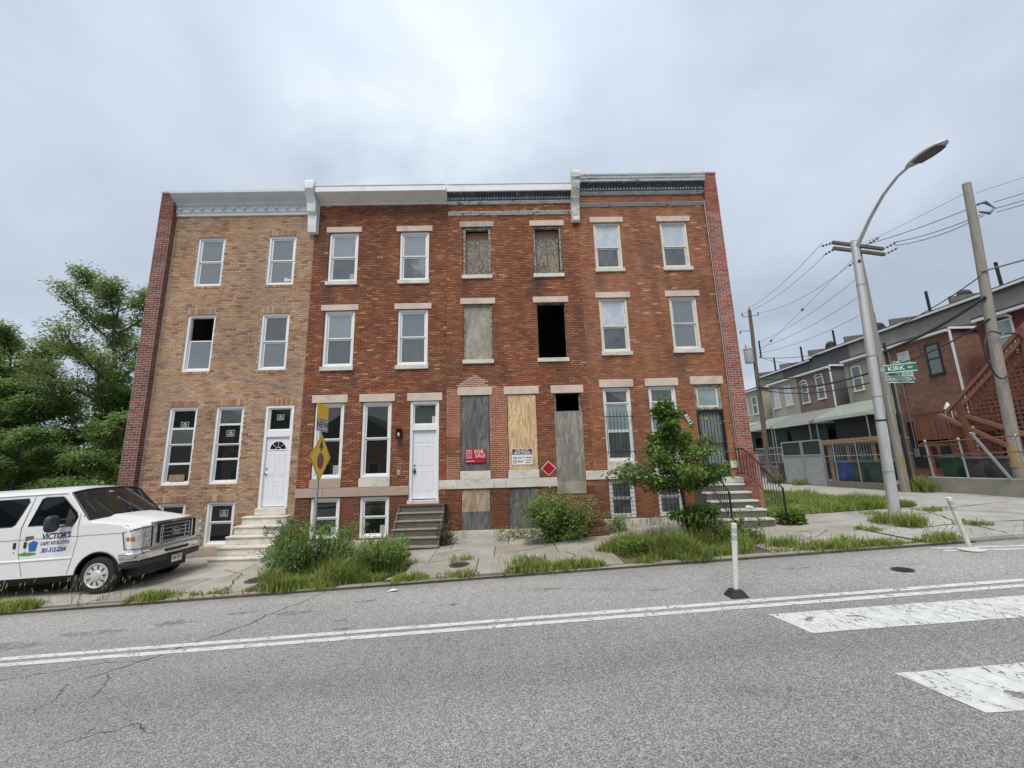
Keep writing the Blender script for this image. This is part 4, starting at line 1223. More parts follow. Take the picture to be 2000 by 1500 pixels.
b = MB((.012,.012,.013)); pts = [(-.27,-.07),(.27,-.07),(.27,.07),(-.27,.07)]
b.prism(pts, lambda u, v, t: (npf(u,v)[0], t, npf(u,v)[2]), FY-.018, FY-.004); b.build('plate', M['attr'], np_)
b = MB((.75,.75,.73)); text_into(b, '8002', npf, .16, (.75,.75,.73), bold=.003, space=1.15); b.build('numerals', M['sign'], np_)
# for sale sign (folded board standing off the plywood)
fs = thing('for_sale_sign', 'red and white FOR SALE sign on the grey plywood board', 'sign', (-.93, FY, 2.17))
RED = (.50,.025,.05)
ys = FY-.02
b = MB(RED); b.box(-1.245,-.61,ys,ys+.03,2.27,2.58); b.box(-1.24,-.615,ys,ys+.03,2.16,2.262,(.30,.015,.03)); b.build('panel', M['sign'], fs, bevel=.004)
b = MB((.75,.72,.72))
f = lambda cx, cz: (lambda u, v: (cx+u, ys-.003, cz+v))
text_into(b, 'FOR', f(-.83,2.495), .15, (.8,.78,.78), bold=.0015, sx=.95, space=1.08); text_into(b, 'SALE', f(-.79,2.37), .15, (.8,.78,.78), bold=.0015, sx=.88, space=1.08)
ring(b, -1.215,-1.055,2.30,2.55,.008,ys-.003,ys-.001)
for k, (s, z) in enumerate((('ONE',2.515),('HOUSE',2.455),('AT A',2.395),('TIME',2.34))): text_into(b, s, f(-1.135,z), .05, (.8,.74,.74), bold=.001, sx=.8)
b.box(-1.22,-.97,ys-.003,ys-.001,2.205,2.225); b.box(-.95,-.68,ys-.003,ys-.001,2.21,2.218,(.5,.3,.3)); b.box(-.94,-.68,ys-.003,ys-.001,2.30,2.312,(.32,.03,.05))
b.build('lettering', M['sign'], fs)
# auction sign
au = thing('auction_sign', 'white REAL ESTATE AUCTION sign on the fresh yellow plywood board', 'sign', (.5, FY, 2.08))
b = MB((.78,.78,.80)); b.box(.19,.82,ys+.024,ys+.034,2.07,2.555); b.build('panel', M['sign'], au)
yq = ys+.021
b = MB((.09,.03,.05)); b.box(.20,.81,yq,yq+.002,2.375,2.545); b.box(.225,.345,yq,yq+.002,2.12,2.215)
f = lambda cx, cz: (lambda u, v: (cx+u, yq-.002, cz+v))
text_into(b, 'REAL ESTATE', f(.505,2.505), .075, (.8,.8,.8), bold=.0012, sx=.92); text_into(b, 'AUCTION', f(.505,2.425), .115, (.82,.82,.82), bold=.0025, sx=.98)
text_into(b, 'TUES. AUG. 19 - 11:00 AM', f(.505,2.28), .062, (.06,.06,.08), bold=.002, sx=.82)
text_into(b, 'AJ', f(.285,2.168), .09, (.8,.8,.8), bold=.004); text_into(b, 'BILLIG', f(.455,2.17), .062, (.12,.03,.05), bold=.002, sx=.9)
text_into(b, '410-296-8440', f(.69,2.20), .042, (.06,.06,.08), bold=.001, sx=.85); text_into(b, 'ajbillig.com', f(.69,2.135), .042, (.06,.06,.08), bold=.001)
b.build('lettering', M['sign'], au)
rd = thing('red_diamond_placard', 'red diamond placard with white border on the brick beside the boarded door', 'placard', (1.305, FY, 1.71))
def dia(mb, s, y0, y1, c): mb.prism([(0,-s),(s,0),(0,s),(-s,0)], lambda u, v, t: (1.305+u, t, 1.937+v), y0, y1, c)
b = MB(); dia(b, .228, FY-.016, FY-.006, (.72,.66,.62)); b.build('border', M['sign'], rd)
b = MB(); dia(b, .198, FY-.020, FY-.0162, (.34,.008,.012)); b.build('face', M['sign'], rd)

# =================================================== front steps
def steps(name, label, cat, x0, x1, ytop, tread, ztop, n, rise, mm, nose=.02, taper=0.0, mats=None, flare=0.0):
    t = thing(name, label, cat, ((x0+x1)/2, ytop, ztop-n*rise))
    for k in range(n):
        z1 = ztop - k*rise
        y0 = ytop - k*tread - tread
        ye = ytop if k == 0 else ytop-k*tread+.05
        b = MB()
        b.box(x0-flare*k+.012, x1+taper*k-.012, y0+.012, ye, z1-rise*(1.0 if k < n-1 else 1.6), z1-.056)
        so = b.build('step', M[mats[k] if mats else mm], t, bevel=.006)
        b = MB(); b.box(x0-flare*k, x1+taper*k, y0-nose, ye, z1-.055, z1+rnd(-.006,.006)); b.build('tread_slab', M[mm], so, bevel=.014, seg=2)
        if k: 
            c = MB(); c.box(x0+.03-flare*k*.9, x1-.03+taper*k, ytop-k*tread+.02, ytop, z1-rise*1.02, z1-.003-rise*.0-.002)
            c.build('step_core', M[mats[k] if mats else mm], t)
    return t
steps('marble_stoop', 'white marble front steps of the tan brick house', 'steps', -7.72, -6.40, 12.99, .30, .795, 5, .225, 'marble', flare=.012)
t = thing('concrete_stoop', 'stained concrete front steps with iron rails at the end house', 'steps', (6.4, 12.2, .2))
for k in range(5):
    z1 = 1.355 - k*.215; y0 = 12.45 - k*.27; x0, x1 = 5.72-.01*k, 7.02+.02*k
    b = MB(); b.box(x0+.015, x1-.015, y0+.02, 12.72-k*.27+.05 if k else 12.98, z1-.215*(1 if k < 4 else 1.7), z1-.055); so = b.build('step', M['stained_riser'], t)
    b = MB(); b.box(x0, x1, y0, 12.72-k*.27+.045 if k else 12.98, z1-.054, z1+rnd(-.005,.004)); b.build('tread_slab', M['marble_dirty'], so, bevel=.014, seg=2)
    if k: c = MB(); c.box(x0+.03, x1-.03, 12.72-k*.27+.04, 12.97, z1-.215, z1-.01); c.build('step_core', M['stained_riser'], so)
# brick stoop of the boarded house
bs_ = thing('brick_stoop', 'crumbling brick front steps of the boarded up house', 'steps', (2.0, 12.6, 0))
for k in range(5):
    z1 = 1.13 - k*.205; y1 = 12.985; y0 = 12.76-k*.24
    c = MB(); c.box(1.43, 2.60+.02*k, y0+.012, y1, z1-.25, z1-.012); st = c.build('step', M['mortar_red'], bs_)
    bb = MB()
    nb = 15
    for q in range(nb):
        xa, xb = lerp(1.42, 2.62+.02*k, q/nb), lerp(1.42, 2.62+.02*k, (q+1)/nb)
        dz = rnd(-.008,.008); dy = rnd(-.012,.006)
        bb.box(xa+.006, xb-.006, y0+dy, y0+.20, z1-.10+dz, z1+dz, dark(jit(pick(PAL4), .18), .45, (.07,.05,.04)))
        if q % 2 == 0: bb.box(xa+.006, xb+(1.2+.02*k)/nb-.006, y0+.006+dy, y0+.1, z1-.175, z1-.11, dark(jit(pick(PAL4), .2), .55, (.07,.05,.04)))
    bb.build('step_bricks', M['brick'], st)
# wooden stoop
ws = thing('wooden_stoop', 'weathered grey wooden steps up to the white six panel door', 'steps', (-2.5, 12.4, -.1))
for k in range(6):
    z1 = .985 - k*.198; y0 = 12.74 - k*.205
    x0, x1 = -3.19-.005*k, -1.86+.0*k
    b = MB(); b.box(x0-.02, x1+.02, y0-.03, y0+.25 if k else 12.99, z1-.035, z1); b.build('tread', M['paint_worn_tread' if k else 'old_boards'], ws, bevel=.006)
    r_ = MB(); r_.box(x0+.02, x1-.05, y0, y0+.02, z1-.205, z1-.036); r_.build('riser', M['old_boards'], ws)
for xx in (-3.17, -1.88):
    b = MB(); b.prism([(12.98,.95),(12.74,.95),(11.72,-.04),(11.72,-.3),(12.98,-.3)], lambda u, v, t: (t, u, v), xx-.02, xx+.02); b.build('stringer', M['old_boards'], ws)
b = MB((.16,.05,.035)); b.box(-3.24,-1.80,12.72,12.985,.988,1.0); b.build('landing_edge', M['attr_rough'], ws)
# handrails
def handrail(label, pts, z_low, nb, flip=1):
    t = thing('iron_handrail', label, 'handrail', (pts[-1][0], pts[-1][1], pts[-1][2]-.95), 'iron handrails of the concrete steps')
    b = MB(); b.tube(pts, .022, 8); b.build('top_rail', M['iron'], t, smooth=50)
    low = [(p[0], p[1], p[2]-.72) for p in pts]
    b = MB(); b.tube(low, .013, 6); b.build('bottom_rail', M['iron'], t)
    P = [Vector(p) for p in pts]
    L = [0]
    for a, c in zip(P[:-1], P[1:]): L.append(L[-1]+(c-a).length)
    for k in range(nb):
        s = L[-1]*(k+.5)/nb
        i = max(j for j in range(len(L)-1) if L[j] <= s)
        q = P[i].lerp(P[i+1], (s-L[i])/(L[i+1]-L[i]))
        b = MB(); b.tube([(q.x,q.y,q.z-.72),(q.x,q.y,q.z)], .009, 5); b.build('baluster', M['iron'], t)
    q = P[-1]
    b = MB(); b.tube([(q.x,q.y,z_low),(q.x,q.y,q.z+.02)], .02, 8); b.build('post', M['iron'], t)
handrail('black iron handrail on the left of the concrete steps', [(5.78,12.85,2.30),(5.80,12.55,2.28),(5.86,12.3,2.12),(5.98,11.42,1.18)], .1, 15)
handrail('black iron handrail on the right of the concrete steps, before the brick pier', [(7.03,12.85,2.36),(7.12,12.55,2.36),(7.2,12.35,2.22),(7.44,11.4,1.25)], .2, 16)
lt = MB((.55,.58,.62)); lt.idx([(6.55,11.72,.745),(6.75,11.70,.748),(6.77,11.78,.775),(6.66,11.83,.80),(6.57,11.79,.77)], [(0,1,2,3,4)]); 
o = lt.build('litter_wrapper', M['sign'], origin=(6.66,11.75,.745)); tag(o, 'crumpled pale wrapper lying on the concrete steps', 'litter')
# ------------------------------------------------------------------ rear side of the next block, seen across the lane
def sided(name, col, course=.22, var=.1):
    t = NT(name)
    sp = t.n.new('ShaderNodeSeparateXYZ'); t.l.new(t.pos, sp.inputs[0])
    f = t.math('FRACT', t.math('DIVIDE', sp.outputs[2], course))
    c = t.scale(col, t.rng(t.noise(1.2, 5, .6), .3, .7, 1-var, 1+var))
    t.bump(f, .6, .02)
    return t.done(c, .8)
M['far_brick'] = brick_tex('brown_red_far_brick', (.20,.095,.070), (.29,.15,.11), (.14,.105,.09))
M['far_purple'] = brick_tex('purple_far_brick', (.15,.105,.10), (.22,.16,.15), (.22,.18,.17))
M['far_maroon'] = mat('maroon_painted_brick', (.125,.025,.025), .7, var=.15, sc=3, bump=.3, bsc=40)
M['stucco_grey'] = mat('grey_stucco', (.315,.295,.255), .9, var=.16, sc=1.5, dirt=.3, dsc=.8, dcol=(.15,.14,.12), bump=.3)
M['stucco_tan'] = mat('tan_stucco', (.36,.345,.29), .9, var=.10, sc=1.5, dirt=.25, dsc=.8, dcol=(.18,.16,.13), bump=.3)
M['side_grey'] = sided('dark_grey_siding', (.145,.14,.14))
M['awning'] = mat('pale_green_awning_metal', (.44,.49,.43), .55, var=.08, dirt=.3, dcol=(.25,.25,.2))
M['awning_dark'] = mat('grey_green_awning_metal', (.20,.24,.225), .55, var=.08)
M['awning_grey'] = mat('grey_awning_metal', (.40,.40,.39), .55, var=.1)
M['redwood'] = mat('red_stained_timber', (.235,.095,.06), .75, var=.2, sc=4, var2=.08, dirt=.25, dcol=(.09,.03,.02))
M['redrail'] = mat('faded_red_handrail', (.31,.145,.10), .75, var=.15)
M['pine'] = mat('raw_pine_timber', (.30,.20,.115), .8, var=.2, dirt=.2)
M['bin_blue'] = mat('blue_bin_plastic', (.025,.085,.33), .45, var=.1)
M['bin_green'] = mat('green_bin_plastic', (.022,.075,.048), .5, var=.15)
M['bin_grey'] = mat('grey_bin_plastic', (.075,.08,.088), .5, var=.15)

M['far_parapet'] = mat('sooty_parapet', (.16,.145,.13), .9, var=.3, sc=2, bump=.4)
XE, XM = 20.0, 24.0
def far_window(h, y0, y1, z0, z1, x=XE, fm='old_white', g='glass_dusty', arch=False, w=.07):
    f = MB()
    f.box(x-.04, x+.05, y0, y0+w, z0, z1); f.box(x-.04, x+.05, y1-w, y1, z0, z1); f.box(x-.04, x+.05, y0+w, y1-w, z1-w, z1); f.box(x-.07, x+.05, y0-.04, y1+.04, z0-.07, z0+.02)
    zm = (z0+z1)/2
    f.box(x-.03, x+.05, y0+w, y1-w, zm-.035, zm+.035)
    if arch:
        ym = (y0+y1)/2; hw = (y1-y0)/2+.06
        for k in range(6):
            a0, a1 = math.pi*k/6, math.pi*(k+1)/6
            f.poly([(x-.05, ym+hw*math.cos(a0), z1+.24*math.sin(a0)), (x-.05, ym+hw*math.cos(a1), z1+.24*math.sin(a1)), (x-.05, ym+hw*math.cos(a1)*.8, z1-.02+.14*math.sin(a1)), (x-.05, ym+hw*math.cos(a0)*.8, z1-.02+.14*math.sin(a0))])
    o = f.build('window', M[fm], h)
    p = MB(); p.box(x-.018, x-.008, y0+w-.01, y1-w+.01, z0+.01, z1-w+.01); p.build('pane', M[g], o)
    return o
def rear_house(label, ya, yb, ea, eb, wallm, sidem, mainm, wins, ztop=7.85, awn=None, ground=.75, gutter=True, roofz=10.15):
    h = thing('rear_row_house', label, 'house', ((XE+XM)/2, (ya+yb)/2, ground), 'row houses seen from behind')
    m = MB()
    m.box(XM, 34, ya+.003, yb-.003, ground-.6, roofz-.35, skip='t'); m.build('main_wall', M[mainm], h)
    r_ = MB(); r_.idx([(XM-.18,ya,roofz-.25),(XM-.18,yb,roofz-.25),(34,yb,roofz+.9),(34,ya,roofz+.9),(XM-.18,ya,roofz-.38),(XM-.18,yb,roofz-.38),(34,yb,roofz+.7),(34,ya,roofz+.7)], [(0,1,2,3),(4,5,1,0),(3,2,6,7),(0,3,7,4),(1,5,6,2)]); r_.build('roof', M['roof_felt'], h)
    gt = MB(); gt.box(XM-.26, XM-.17, ya+.02, yb-.02, roofz-.45, roofz-.33); gt.build('eaves_gutter', M['aluminium_white'], h)
    e = MB()
    e.box(XE, XM, ea, eb, ground-.6, ztop-.25, skip='tf'); e.build('rear_wing_wall', M[wallm], h)
    s = MB(); s.poly([(XE,ea-.002,ground-.6),(XM,ea-.002,ground-.6),(XM,ea-.002,ztop+.12),(XE,ea-.002,ztop-.25)]); s.build('side_wall', M[sidem], h)
    rr = MB(); rr.idx([(XE-.15,ea-.08,ztop-.2),(XE-.15,eb+.02,ztop-.2),(XM,eb+.02,ztop+.2),(XM,ea-.08,ztop+.2),(XE-.15,ea-.08,ztop-.28),(XE-.15,eb+.02,ztop-.28),(XM,eb+.02,ztop+.1),(XM,ea-.08,ztop+.1)], [(0,1,2,3),(4,5,1,0),(0,3,7,4),(7,6,5,4)]); rr.build('wing_roof', M['roof_felt'], h)
    fa = MB(); fa.box(XE-.2, XE-.02, ea-.06, eb, ztop-.40, ztop-.29); fa.build('fascia', M['aluminium_white'], h)
    for w in wins: far_window(h, *w[:4], **(w[4] if len(w) > 4 else {}))
    if gutter:
        g = MB(); g.box(XE-.1, XM, ea-.16, ea-.06, ztop-.32, ztop-.22); g.build('gutter', M['aluminium_white'], h)
        d = MB(); d.tube([(XE-.06,ea-.10,ztop-.3),(XE-.02,ea-.06,ztop-.8),(XE-.02,ea-.06,ground)], .05, 6); d.build('downspout', M['aluminium_white'], h, smooth=50)
    # dark doorway and porch openings at ground level
    dd = MB((.022,.022,.025)); dd.box(XE-.03, XE+.02, ea+.15, ea+1.45, ground+.2, ground+2.9); dd.box(XE-.03, XE+.02, eb-1.3, eb-.15, ground+.7, ground+2.9); dd.build('doorway', M['attr'], h)
    pw = MB(); pw.idx([(XM-.22,yb-.12,roofz-.3),(XM-.22,yb+.0,roofz-.3),(XM-.22,yb,roofz+.12),(XM-.22,yb-.12,roofz+.12),(34,yb-.12,roofz+.9),(34,yb,roofz+.9),(34,yb,roofz+1.2),(34,yb-.12,roofz+1.2)], [(0,1,2,3),(3,2,6,7),(0,3,7,4),(1,5,6,2)]); pw.build('party_parapet', M['far_parapet'], h)
    hs = MB((.2,.2,.2)); hs.box(XE-.1,XE-.03,eb-.5,eb-.3,ground+1.2,ground+1.6); hs.tube([(XE-.05,eb-.4,ground+1.6),(XE-.05,eb-.4,ztop-.5)], .02, 5); hs.build('meter_and_conduit', M['attr'], h)
    pi = MB(); pi.tube([(XM+.6,(ya+yb)/2,roofz-.4),(XM+.6,(ya+yb)/2,roofz+1.2)], .07, 8); pi.build('vent_pipe', M['iron'], h)
    return h
w2 = dict(g='glass_screen')
rear_house('dark maroon painted rear house behind the red stairs', 13.4, 17.0, 12.6, 16.42, 'far_maroon', 'far_maroon', 'aluminium_white', [(13.6,14.4,5.75,7.15), (15.2,15.95,5.9,7.25,dict(arch=True,g='glass_blind'))])
rear_house('brown red brick rear house with a white downspout, beside the red deck', 17.0, 20.5, 17.55, 20.50, 'far_brick', 'far_brick', 'stucco_grey', [(18.05,18.72,5.7,7.12,dict(fm='black')), (19.5,20.1,5.7,7.12,dict(fm='old_white',g='glass_curtain'))])
rear_house('grey stucco rear house with a long pale green awning', 20.5, 24.0, 20.51, 23.47, 'stucco_grey', 'stucco_grey', 'stucco_grey', [(22.35,23.0,5.72,7.1), (20.9,21.55,5.72,7.1)], gutter=False)
rear_house('purple brick rear house with two arched windows and a grey awning', 24.0, 27.5, 24.57, 27.56, 'far_purple', 'side_grey', 'stucco_tan', [(25.15,25.8,5.7,7.1,dict(arch=True)), (26.55,27.2,5.65,6.95,dict(arch=True))])
rear_house('tan stucco rear house with two white windows', 27.5, 31.0, 27.57, 30.56, 'stucco_tan', 'stucco_tan', 'side_grey', [(28.2,28.85,5.72,7.1,dict(g='glass_curtain')), (29.5,30.2,5.7,7.1,dict(g='glass_curtain'))], gutter=False)
rear_house('far tan rear house half hidden by the brick pier', 31.0, 34.5, 31.7, 34.6, 'stucco_tan', 'stucco_tan', 'side_grey', [(32.2,32.9,5.6,7.0), (33.5,34.2,5.6,7.0)], roofz=9.9)
rear_house('farthest grey rear house behind the far utility pole', 34.5, 38.0, 34.62, 37.5, 'stucco_grey', 'side_grey', 'stucco_grey', [(35.2,35.9,5.6,7.0)], roofz=9.9, gutter=False)
for k, (y, nm) in enumerate(((19.3,'round topped black chimney above the grey stucco rear house'),(24.6,'black domed chimney above the purple brick rear house'),(28.8,'low black chimney above the tan stucco rear house'))):
    c = thing('chimney', nm, 'chimney', (XM+1.2, y+1.6, 10.0), 'chimneys on the rear houses')
    b = MB(); b.box(XM+.95, XM+1.45, y+1.35, y+1.85, 9.7, 10.55); b.build('stack', M['roof_felt'], c)
    b = MB(); b.lathe([(.30,0),(.30,.08),(.25,.18),(.13,.26),(0,.29)], (XM+1.2, y+1.6, 10.55), 12); b.build('dome', M['roof_felt'], c, smooth=60)
# awnings
def awning(label, y0, y1, zt, zb, mtop, mval, x1=XE-.03, depth=1.75, side=None):
    t = thing('awning', label, 'awning', (x1, (y0+y1)/2, zb), 'metal awnings over the back porches')
    n = 26
    b = MB()
    for k in range(n):
        ya, yb = lerp(y0, y1, k/n), lerp(y0, y1, (k+1)/n)
        up = .025 if k % 2 else 0
        b.poly([(x1,ya,zt+up),(x1,yb,zt+up),(x1-depth,yb,zb+up),(x1-depth,ya,zb+up)])
    b.build('canopy', M[mtop], t)
    v = MB()
    for k in range(n):
        ya, yb = lerp(y0, y1, k/n), lerp(y0, y1, (k+1)/n); ym = (ya+yb)/2
        v.poly([(x1-depth,ya,zb+.02),(x1-depth,yb,zb+.02),(x1-depth-.02,yb,zb-.13),(x1-depth-.02,ym,zb-.18),(x1-depth-.02,ya,zb-.13)])
    v.build('valance', M[mval], t)
    dk_ = MB((.008,.0085,.0095)); dk_.box(x1-.62, x1-.56, y0+.12, y1-.12, zb-1.55, zb+.15); dk_.box(x1-.56, x1, y1-.16, y1-.12, zb-2.6, zb+.2); dk_.build('porch_shade_panel', M['attr'], t)  # near-black panels added to paint the deep shade under the awning
    for yy in (y0, y1):
        s = MB(); s.poly([(x1,yy,zt),(x1-depth,yy,zb),(x1-depth,yy,zb-.13),(x1,yy,zb-.13)]); s.build('cheek', M[side or mtop], t)
    for yy in (y0+.1, y1-.1):
        p = MB(); p.tube([(x1-depth+.06,yy,.7),(x1-depth+.06,yy,zb)], .03, 6); p.build('post', M['galv'], t)
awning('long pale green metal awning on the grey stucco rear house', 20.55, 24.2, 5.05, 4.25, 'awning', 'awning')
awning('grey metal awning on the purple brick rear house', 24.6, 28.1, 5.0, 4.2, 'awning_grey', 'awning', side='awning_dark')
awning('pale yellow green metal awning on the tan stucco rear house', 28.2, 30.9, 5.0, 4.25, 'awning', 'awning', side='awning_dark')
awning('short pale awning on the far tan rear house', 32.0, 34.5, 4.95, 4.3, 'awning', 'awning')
# back porch floors with rails
def porch(label, y0, y1, z, m):
    t = thing('back_porch', label, 'porch', (19.1, (y0+y1)/2, .7), 'back porches')
    b = MB(); b.box(18.3, XE-.05, y0, y1, z-.15, z); b.build('floor_deck', M[m], t)
    for k in range(3):
        yy = lerp(y0+.1, y1-.1, k/2); p = MB(); p.box(18.32,18.44,yy-.06,yy+.06,.4,z-.15); p.build('post', M[m], t)
    r_ = MB(); r_.box(18.32,18.38,y0,y1,z+.85,z+.92); r_.build('rail', M['galv'], t)
    n = int((y1-y0)/.16)
    q = MB()
    for k in range(n): yy = lerp(y0+.05, y1-.05, k/(n-1)); q.box(18.335,18.36,yy-.012,yy+.012,z+.05,z+.85)
    q.build('balusters', M['galv'], t)
porch('back porch with a metal rail under the long pale green awning', 20.7, 23.6, 1.9, 'side_grey')
porch('back porch with a metal rail under the grey awning', 24.7, 27.5, 1.9, 'side_grey')
porch('back porch with a metal rail under the pale yellow green awning', 27.7, 30.5, 1.9, 'side_grey')
# pine pergola frame
pg = thing('pine_frame', 'raw pine timber pergola frame behind the wire fence', 'pergola', (17.2, 20.4, .7))
for yy in (19.4, 20.9, 22.1):
    b = MB(); b.box(17.15,17.27,yy-.05,yy+.05,.5,2.75); b.build('post', M['pine'], pg)
for xx in (17.13, 17.29, 18.4):
    b = MB(); b.box(xx-.025,xx+.025,19.0,22.5,2.68,2.84); b.build('beam', M['pine'], pg)
for k in range(9):
    yy = 19.1+k*.4; b = MB(); b.box(16.95,18.6,yy-.022,yy+.022,2.845,2.95); b.build('joist', M['pine'], pg)
# red deck and stairs
dk = thing('red_deck', 'red stained timber deck with slatted rail beside the brown brick rear house', 'deck', (17.9, 17.2, .7))
b = MB(); b.box(17.95,19.9,16.35,17.95,2.5,2.65); b.build('deck_floor', M['redwood'], dk)
for xx, yy in ((18.0,16.5),(18.0,17.6),(19.8,17.8),(19.8,16.6)):
    b = MB(); b.box(xx-.07,xx+.07,yy-.07,yy+.07,.5,2.45); b.build('post', M['redwood'], dk)
b = MB(); b.box(17.93,18.05,16.35,17.98,3.76,3.84); b.build('top_rail', M['redwood'], dk)
b = MB(); b.box(17.95,18.03,16.35,17.98,2.38,2.67); b.build('rim_board', M['redwood'], dk)
for k in range(14):
    yy = 16.4+k*.12; b = MB(); b.box(17.955,17.985,yy-.03,yy+.03,2.6,3.76); b.build('slat', M['redwood'], dk)
for k in range(12):
    xx = 18.1+k*.15; b = MB(); b.box(xx-.03,xx+.03,17.94,17.97,2.6,3.76); b.build('slat', M['redwood'], dk)
sr = thing('red_stairs', 'red stained timber stairs with lattice sides rising from the deck', 'stairs', (17.6, 15.2, .7))
def raking(mb, x, p, q, w, h): mb.bar((x, p[0], p[1]), (x, q[0], q[1]), w, h)
for x in (17.95, 19.0):
    b = MB(); raking(b, x, (16.5,3.72), (12.5,7.05), .09, .13); b.build('handrail', M['redrail'], sr)
    b = MB(); raking(b, x, (16.5,2.62), (12.5,5.95), .05, .28); b.build('stringer', M['redwood'], sr)
    for k in range(26):
        t = k/25; yy = lerp(16.4, 12.6, t); z = lerp(2.7, 6.0, t)
        b = MB(); b.box(x-.02, x+.02, yy-.035, yy+.035, z, z+1.02); b.build('baluster', M['redwood'], sr)
for k in range(16):
    t = k/16; b = MB(); b.box(18.0,18.95,lerp(16.4,12.6,t)-.24,lerp(16.4,12.6,t)+.02,lerp(2.7,5.9,t),lerp(2.7,5.9,t)+.04); b.build('tread', M['redwood'], sr)
for x in (17.6,):
    b = MB(); raking(b, x, (15.6,3.86), (12.4,6.5), .09, .13); b.build('handrail', M['redrail'], sr)
    b = MB(); raking(b, x, (16.5,3.62), (13.9,1.92), .09, .13); b.build('handrail', M['redrail'], sr)
    b = MB(); raking(b, x, (15.5,3.45), (13.5,2.45), .09, .13); b.build('handrail', M['redrail'], sr)
    b = MB(); b.box(x-.08,x+.08,15.5,15.66,.6,4.0); b.build('newel', M['redwood'], sr)
    b = MB(); b.box(x-.08,x+.08,13.1,13.26,.6,6.2); b.build('newel', M['redwood'], sr)
lat = MB()
def lattice(x, y0, y1, zf0, zf1, st=.16):
    n = int((y1-y0)/st)
    for k in range(n+1):
        yy = lerp(y0, y1, k/n); z0, z1 = zf0(yy), zf1(yy)
        if z1 > z0: lat.box(x-.008, x+.008, yy-.028, yy+.028, z0, z1)
    z = .8
    while z < 6.5:
        seg = [yy for yy in fr(y0, y1, 40) if zf0(yy) <= z <= zf1(yy)]
        if len(seg) > 1: lat.box(x-.022, x-.008, min(seg), max(seg), z-.028, z+.028)
        z += st
lattice(17.66, 12.6, 15.55, lambda y: lerp(1.95, 3.4, max(0, min(1, (y-13.9)/1.6)))+.0, lambda y: lerp(6.3, 3.8, (y-12.6)/2.95))
lattice(17.72, 12.6, 16.4, lambda y: .85, lambda y: lerp(1.8, 3.45, max(0, min(1, (y-13.9)/2.5))))
lt_ = lat.build('lattice', M['redwood'], sr); lt_['kind'] = 'stuff'
# umbrella and planter on the deck
um = thing('folded_umbrella', 'small white folded umbrella standing on the red deck', 'umbrella', (18.7, 17.1, 2.6))
b = MB(); b.tube([(18.7,17.1,2.6),(18.7,17.1,4.15)], .02, 6); b.build('pole', M['galv'], um)
b = MB((.7,.7,.67)); b.lathe([(.10,3.3),(.17,3.45),(.20,3.75),(.12,4.0),(.02,4.2)], (18.7,17.1,0), 10); b.build('canopy', M['attr'], um, smooth=40)
# lane edge: low wall, posts, rails, bins, gate, fence
rw = MB((.30,.29,.25)); rw.idx([], [])
rw.box(16.0, 16.25, 12.2, 15.95, .1, 1.22)
o = rw.build('retaining_wall', mat('mossy_concrete', (.30,.29,.25), .95, var=.15, sc=2, dirt=.7, dsc=1.4, dcol=(.10,.12,.06), bump=.4), origin=(16.1,14,.6), bevel=.02); tag(o, 'low mossy concrete retaining wall along the lane', 'wall')
fn = thing('rail_fence', 'rusty pipe rail fence on the low concrete wall', 'fence', (16.1, 14, 1.2))
for yy in (12.9, 14.6, 15.8):
    b = MB(); b.tube([(16.12,yy,1.1),(16.12,yy+.05,2.55)], .035, 8); b.lathe([(.045,0),(.05,.03),(.03,.07),(0,.08)], (16.12,yy+.05,2.53), 8); b.build('post', M['galv'], fn, smooth=50)
for z in (2.5, 2.0):
    b = MB((.22,.11,.07)); b.tube([(16.1,12.0,z+.08),(16.1,16.0,z-.02)], .02, 6); b.build('rail', M['attr_rough'], fn, smooth=50)
cf = thing('chain_link_fence', 'grey chain link fence in front of the wheeled bins', 'fence', (15.75, 19, .7))
for yy in (16.4, 17.3, 18.6, 19.9, 20.55):
    b = MB(); b.tube([(15.7,yy,.5),(15.7,yy,2.75)], .024, 8); b.build('post', M['galv'], cf, smooth=50)
for z in (2.72, 2.1):
    b = MB(); b.tube([(15.7,16.0,z),(15.7,20.55,z)], .016, 6); b.build('rail', M['galv'], cf, smooth=50)
mesh = MB()
def links(y0, y1, z0, z1, x, s=.11):
    n = int((y1-y0+z1-z0)/s)
    for k in range(n):
        c = y0 - (z1-z0) + k*s
        a, b_ = max(y0, c), min(y1, c+(z1-z0))
        if b_ > a: 
            mesh.bar((x,a,z0+(a-c)),(x,b_,z0+(b_-c)),.0028,.0028); mesh.bar((x+.005,a,z1-(a-c)),(x+.005,b_,z1-(b_-c)),.0028,.0028)
links(16.0, 20.5, .95, 2.72, 15.7)
links(24.0, 34.0, .8, 2.3, 15.9, .16)
m_ = mesh.build('wire_mesh', M['wire_grey'], cf); m_['kind'] = 'stuff'
for yy in (24.0,25.6,27.4,29.2,31.0,33.0):
    b = MB(); b.tube([(15.9,yy,.5),(15.9,yy,2.4)], .03, 6); b.build('post', M['galv'], cf)
for z in (2.3, 1.6):
    b = MB(); b.tube([(15.9,24.0,z),(15.9,34.0,z)], .022, 6); b.build('rail', M['galv'], cf)
bb = MB((.20,.18,.15)); bb.box(15.62,15.8,16.0,20.5,.3,.93); o = bb.build('fence_base', M['attr_rough'], cf)
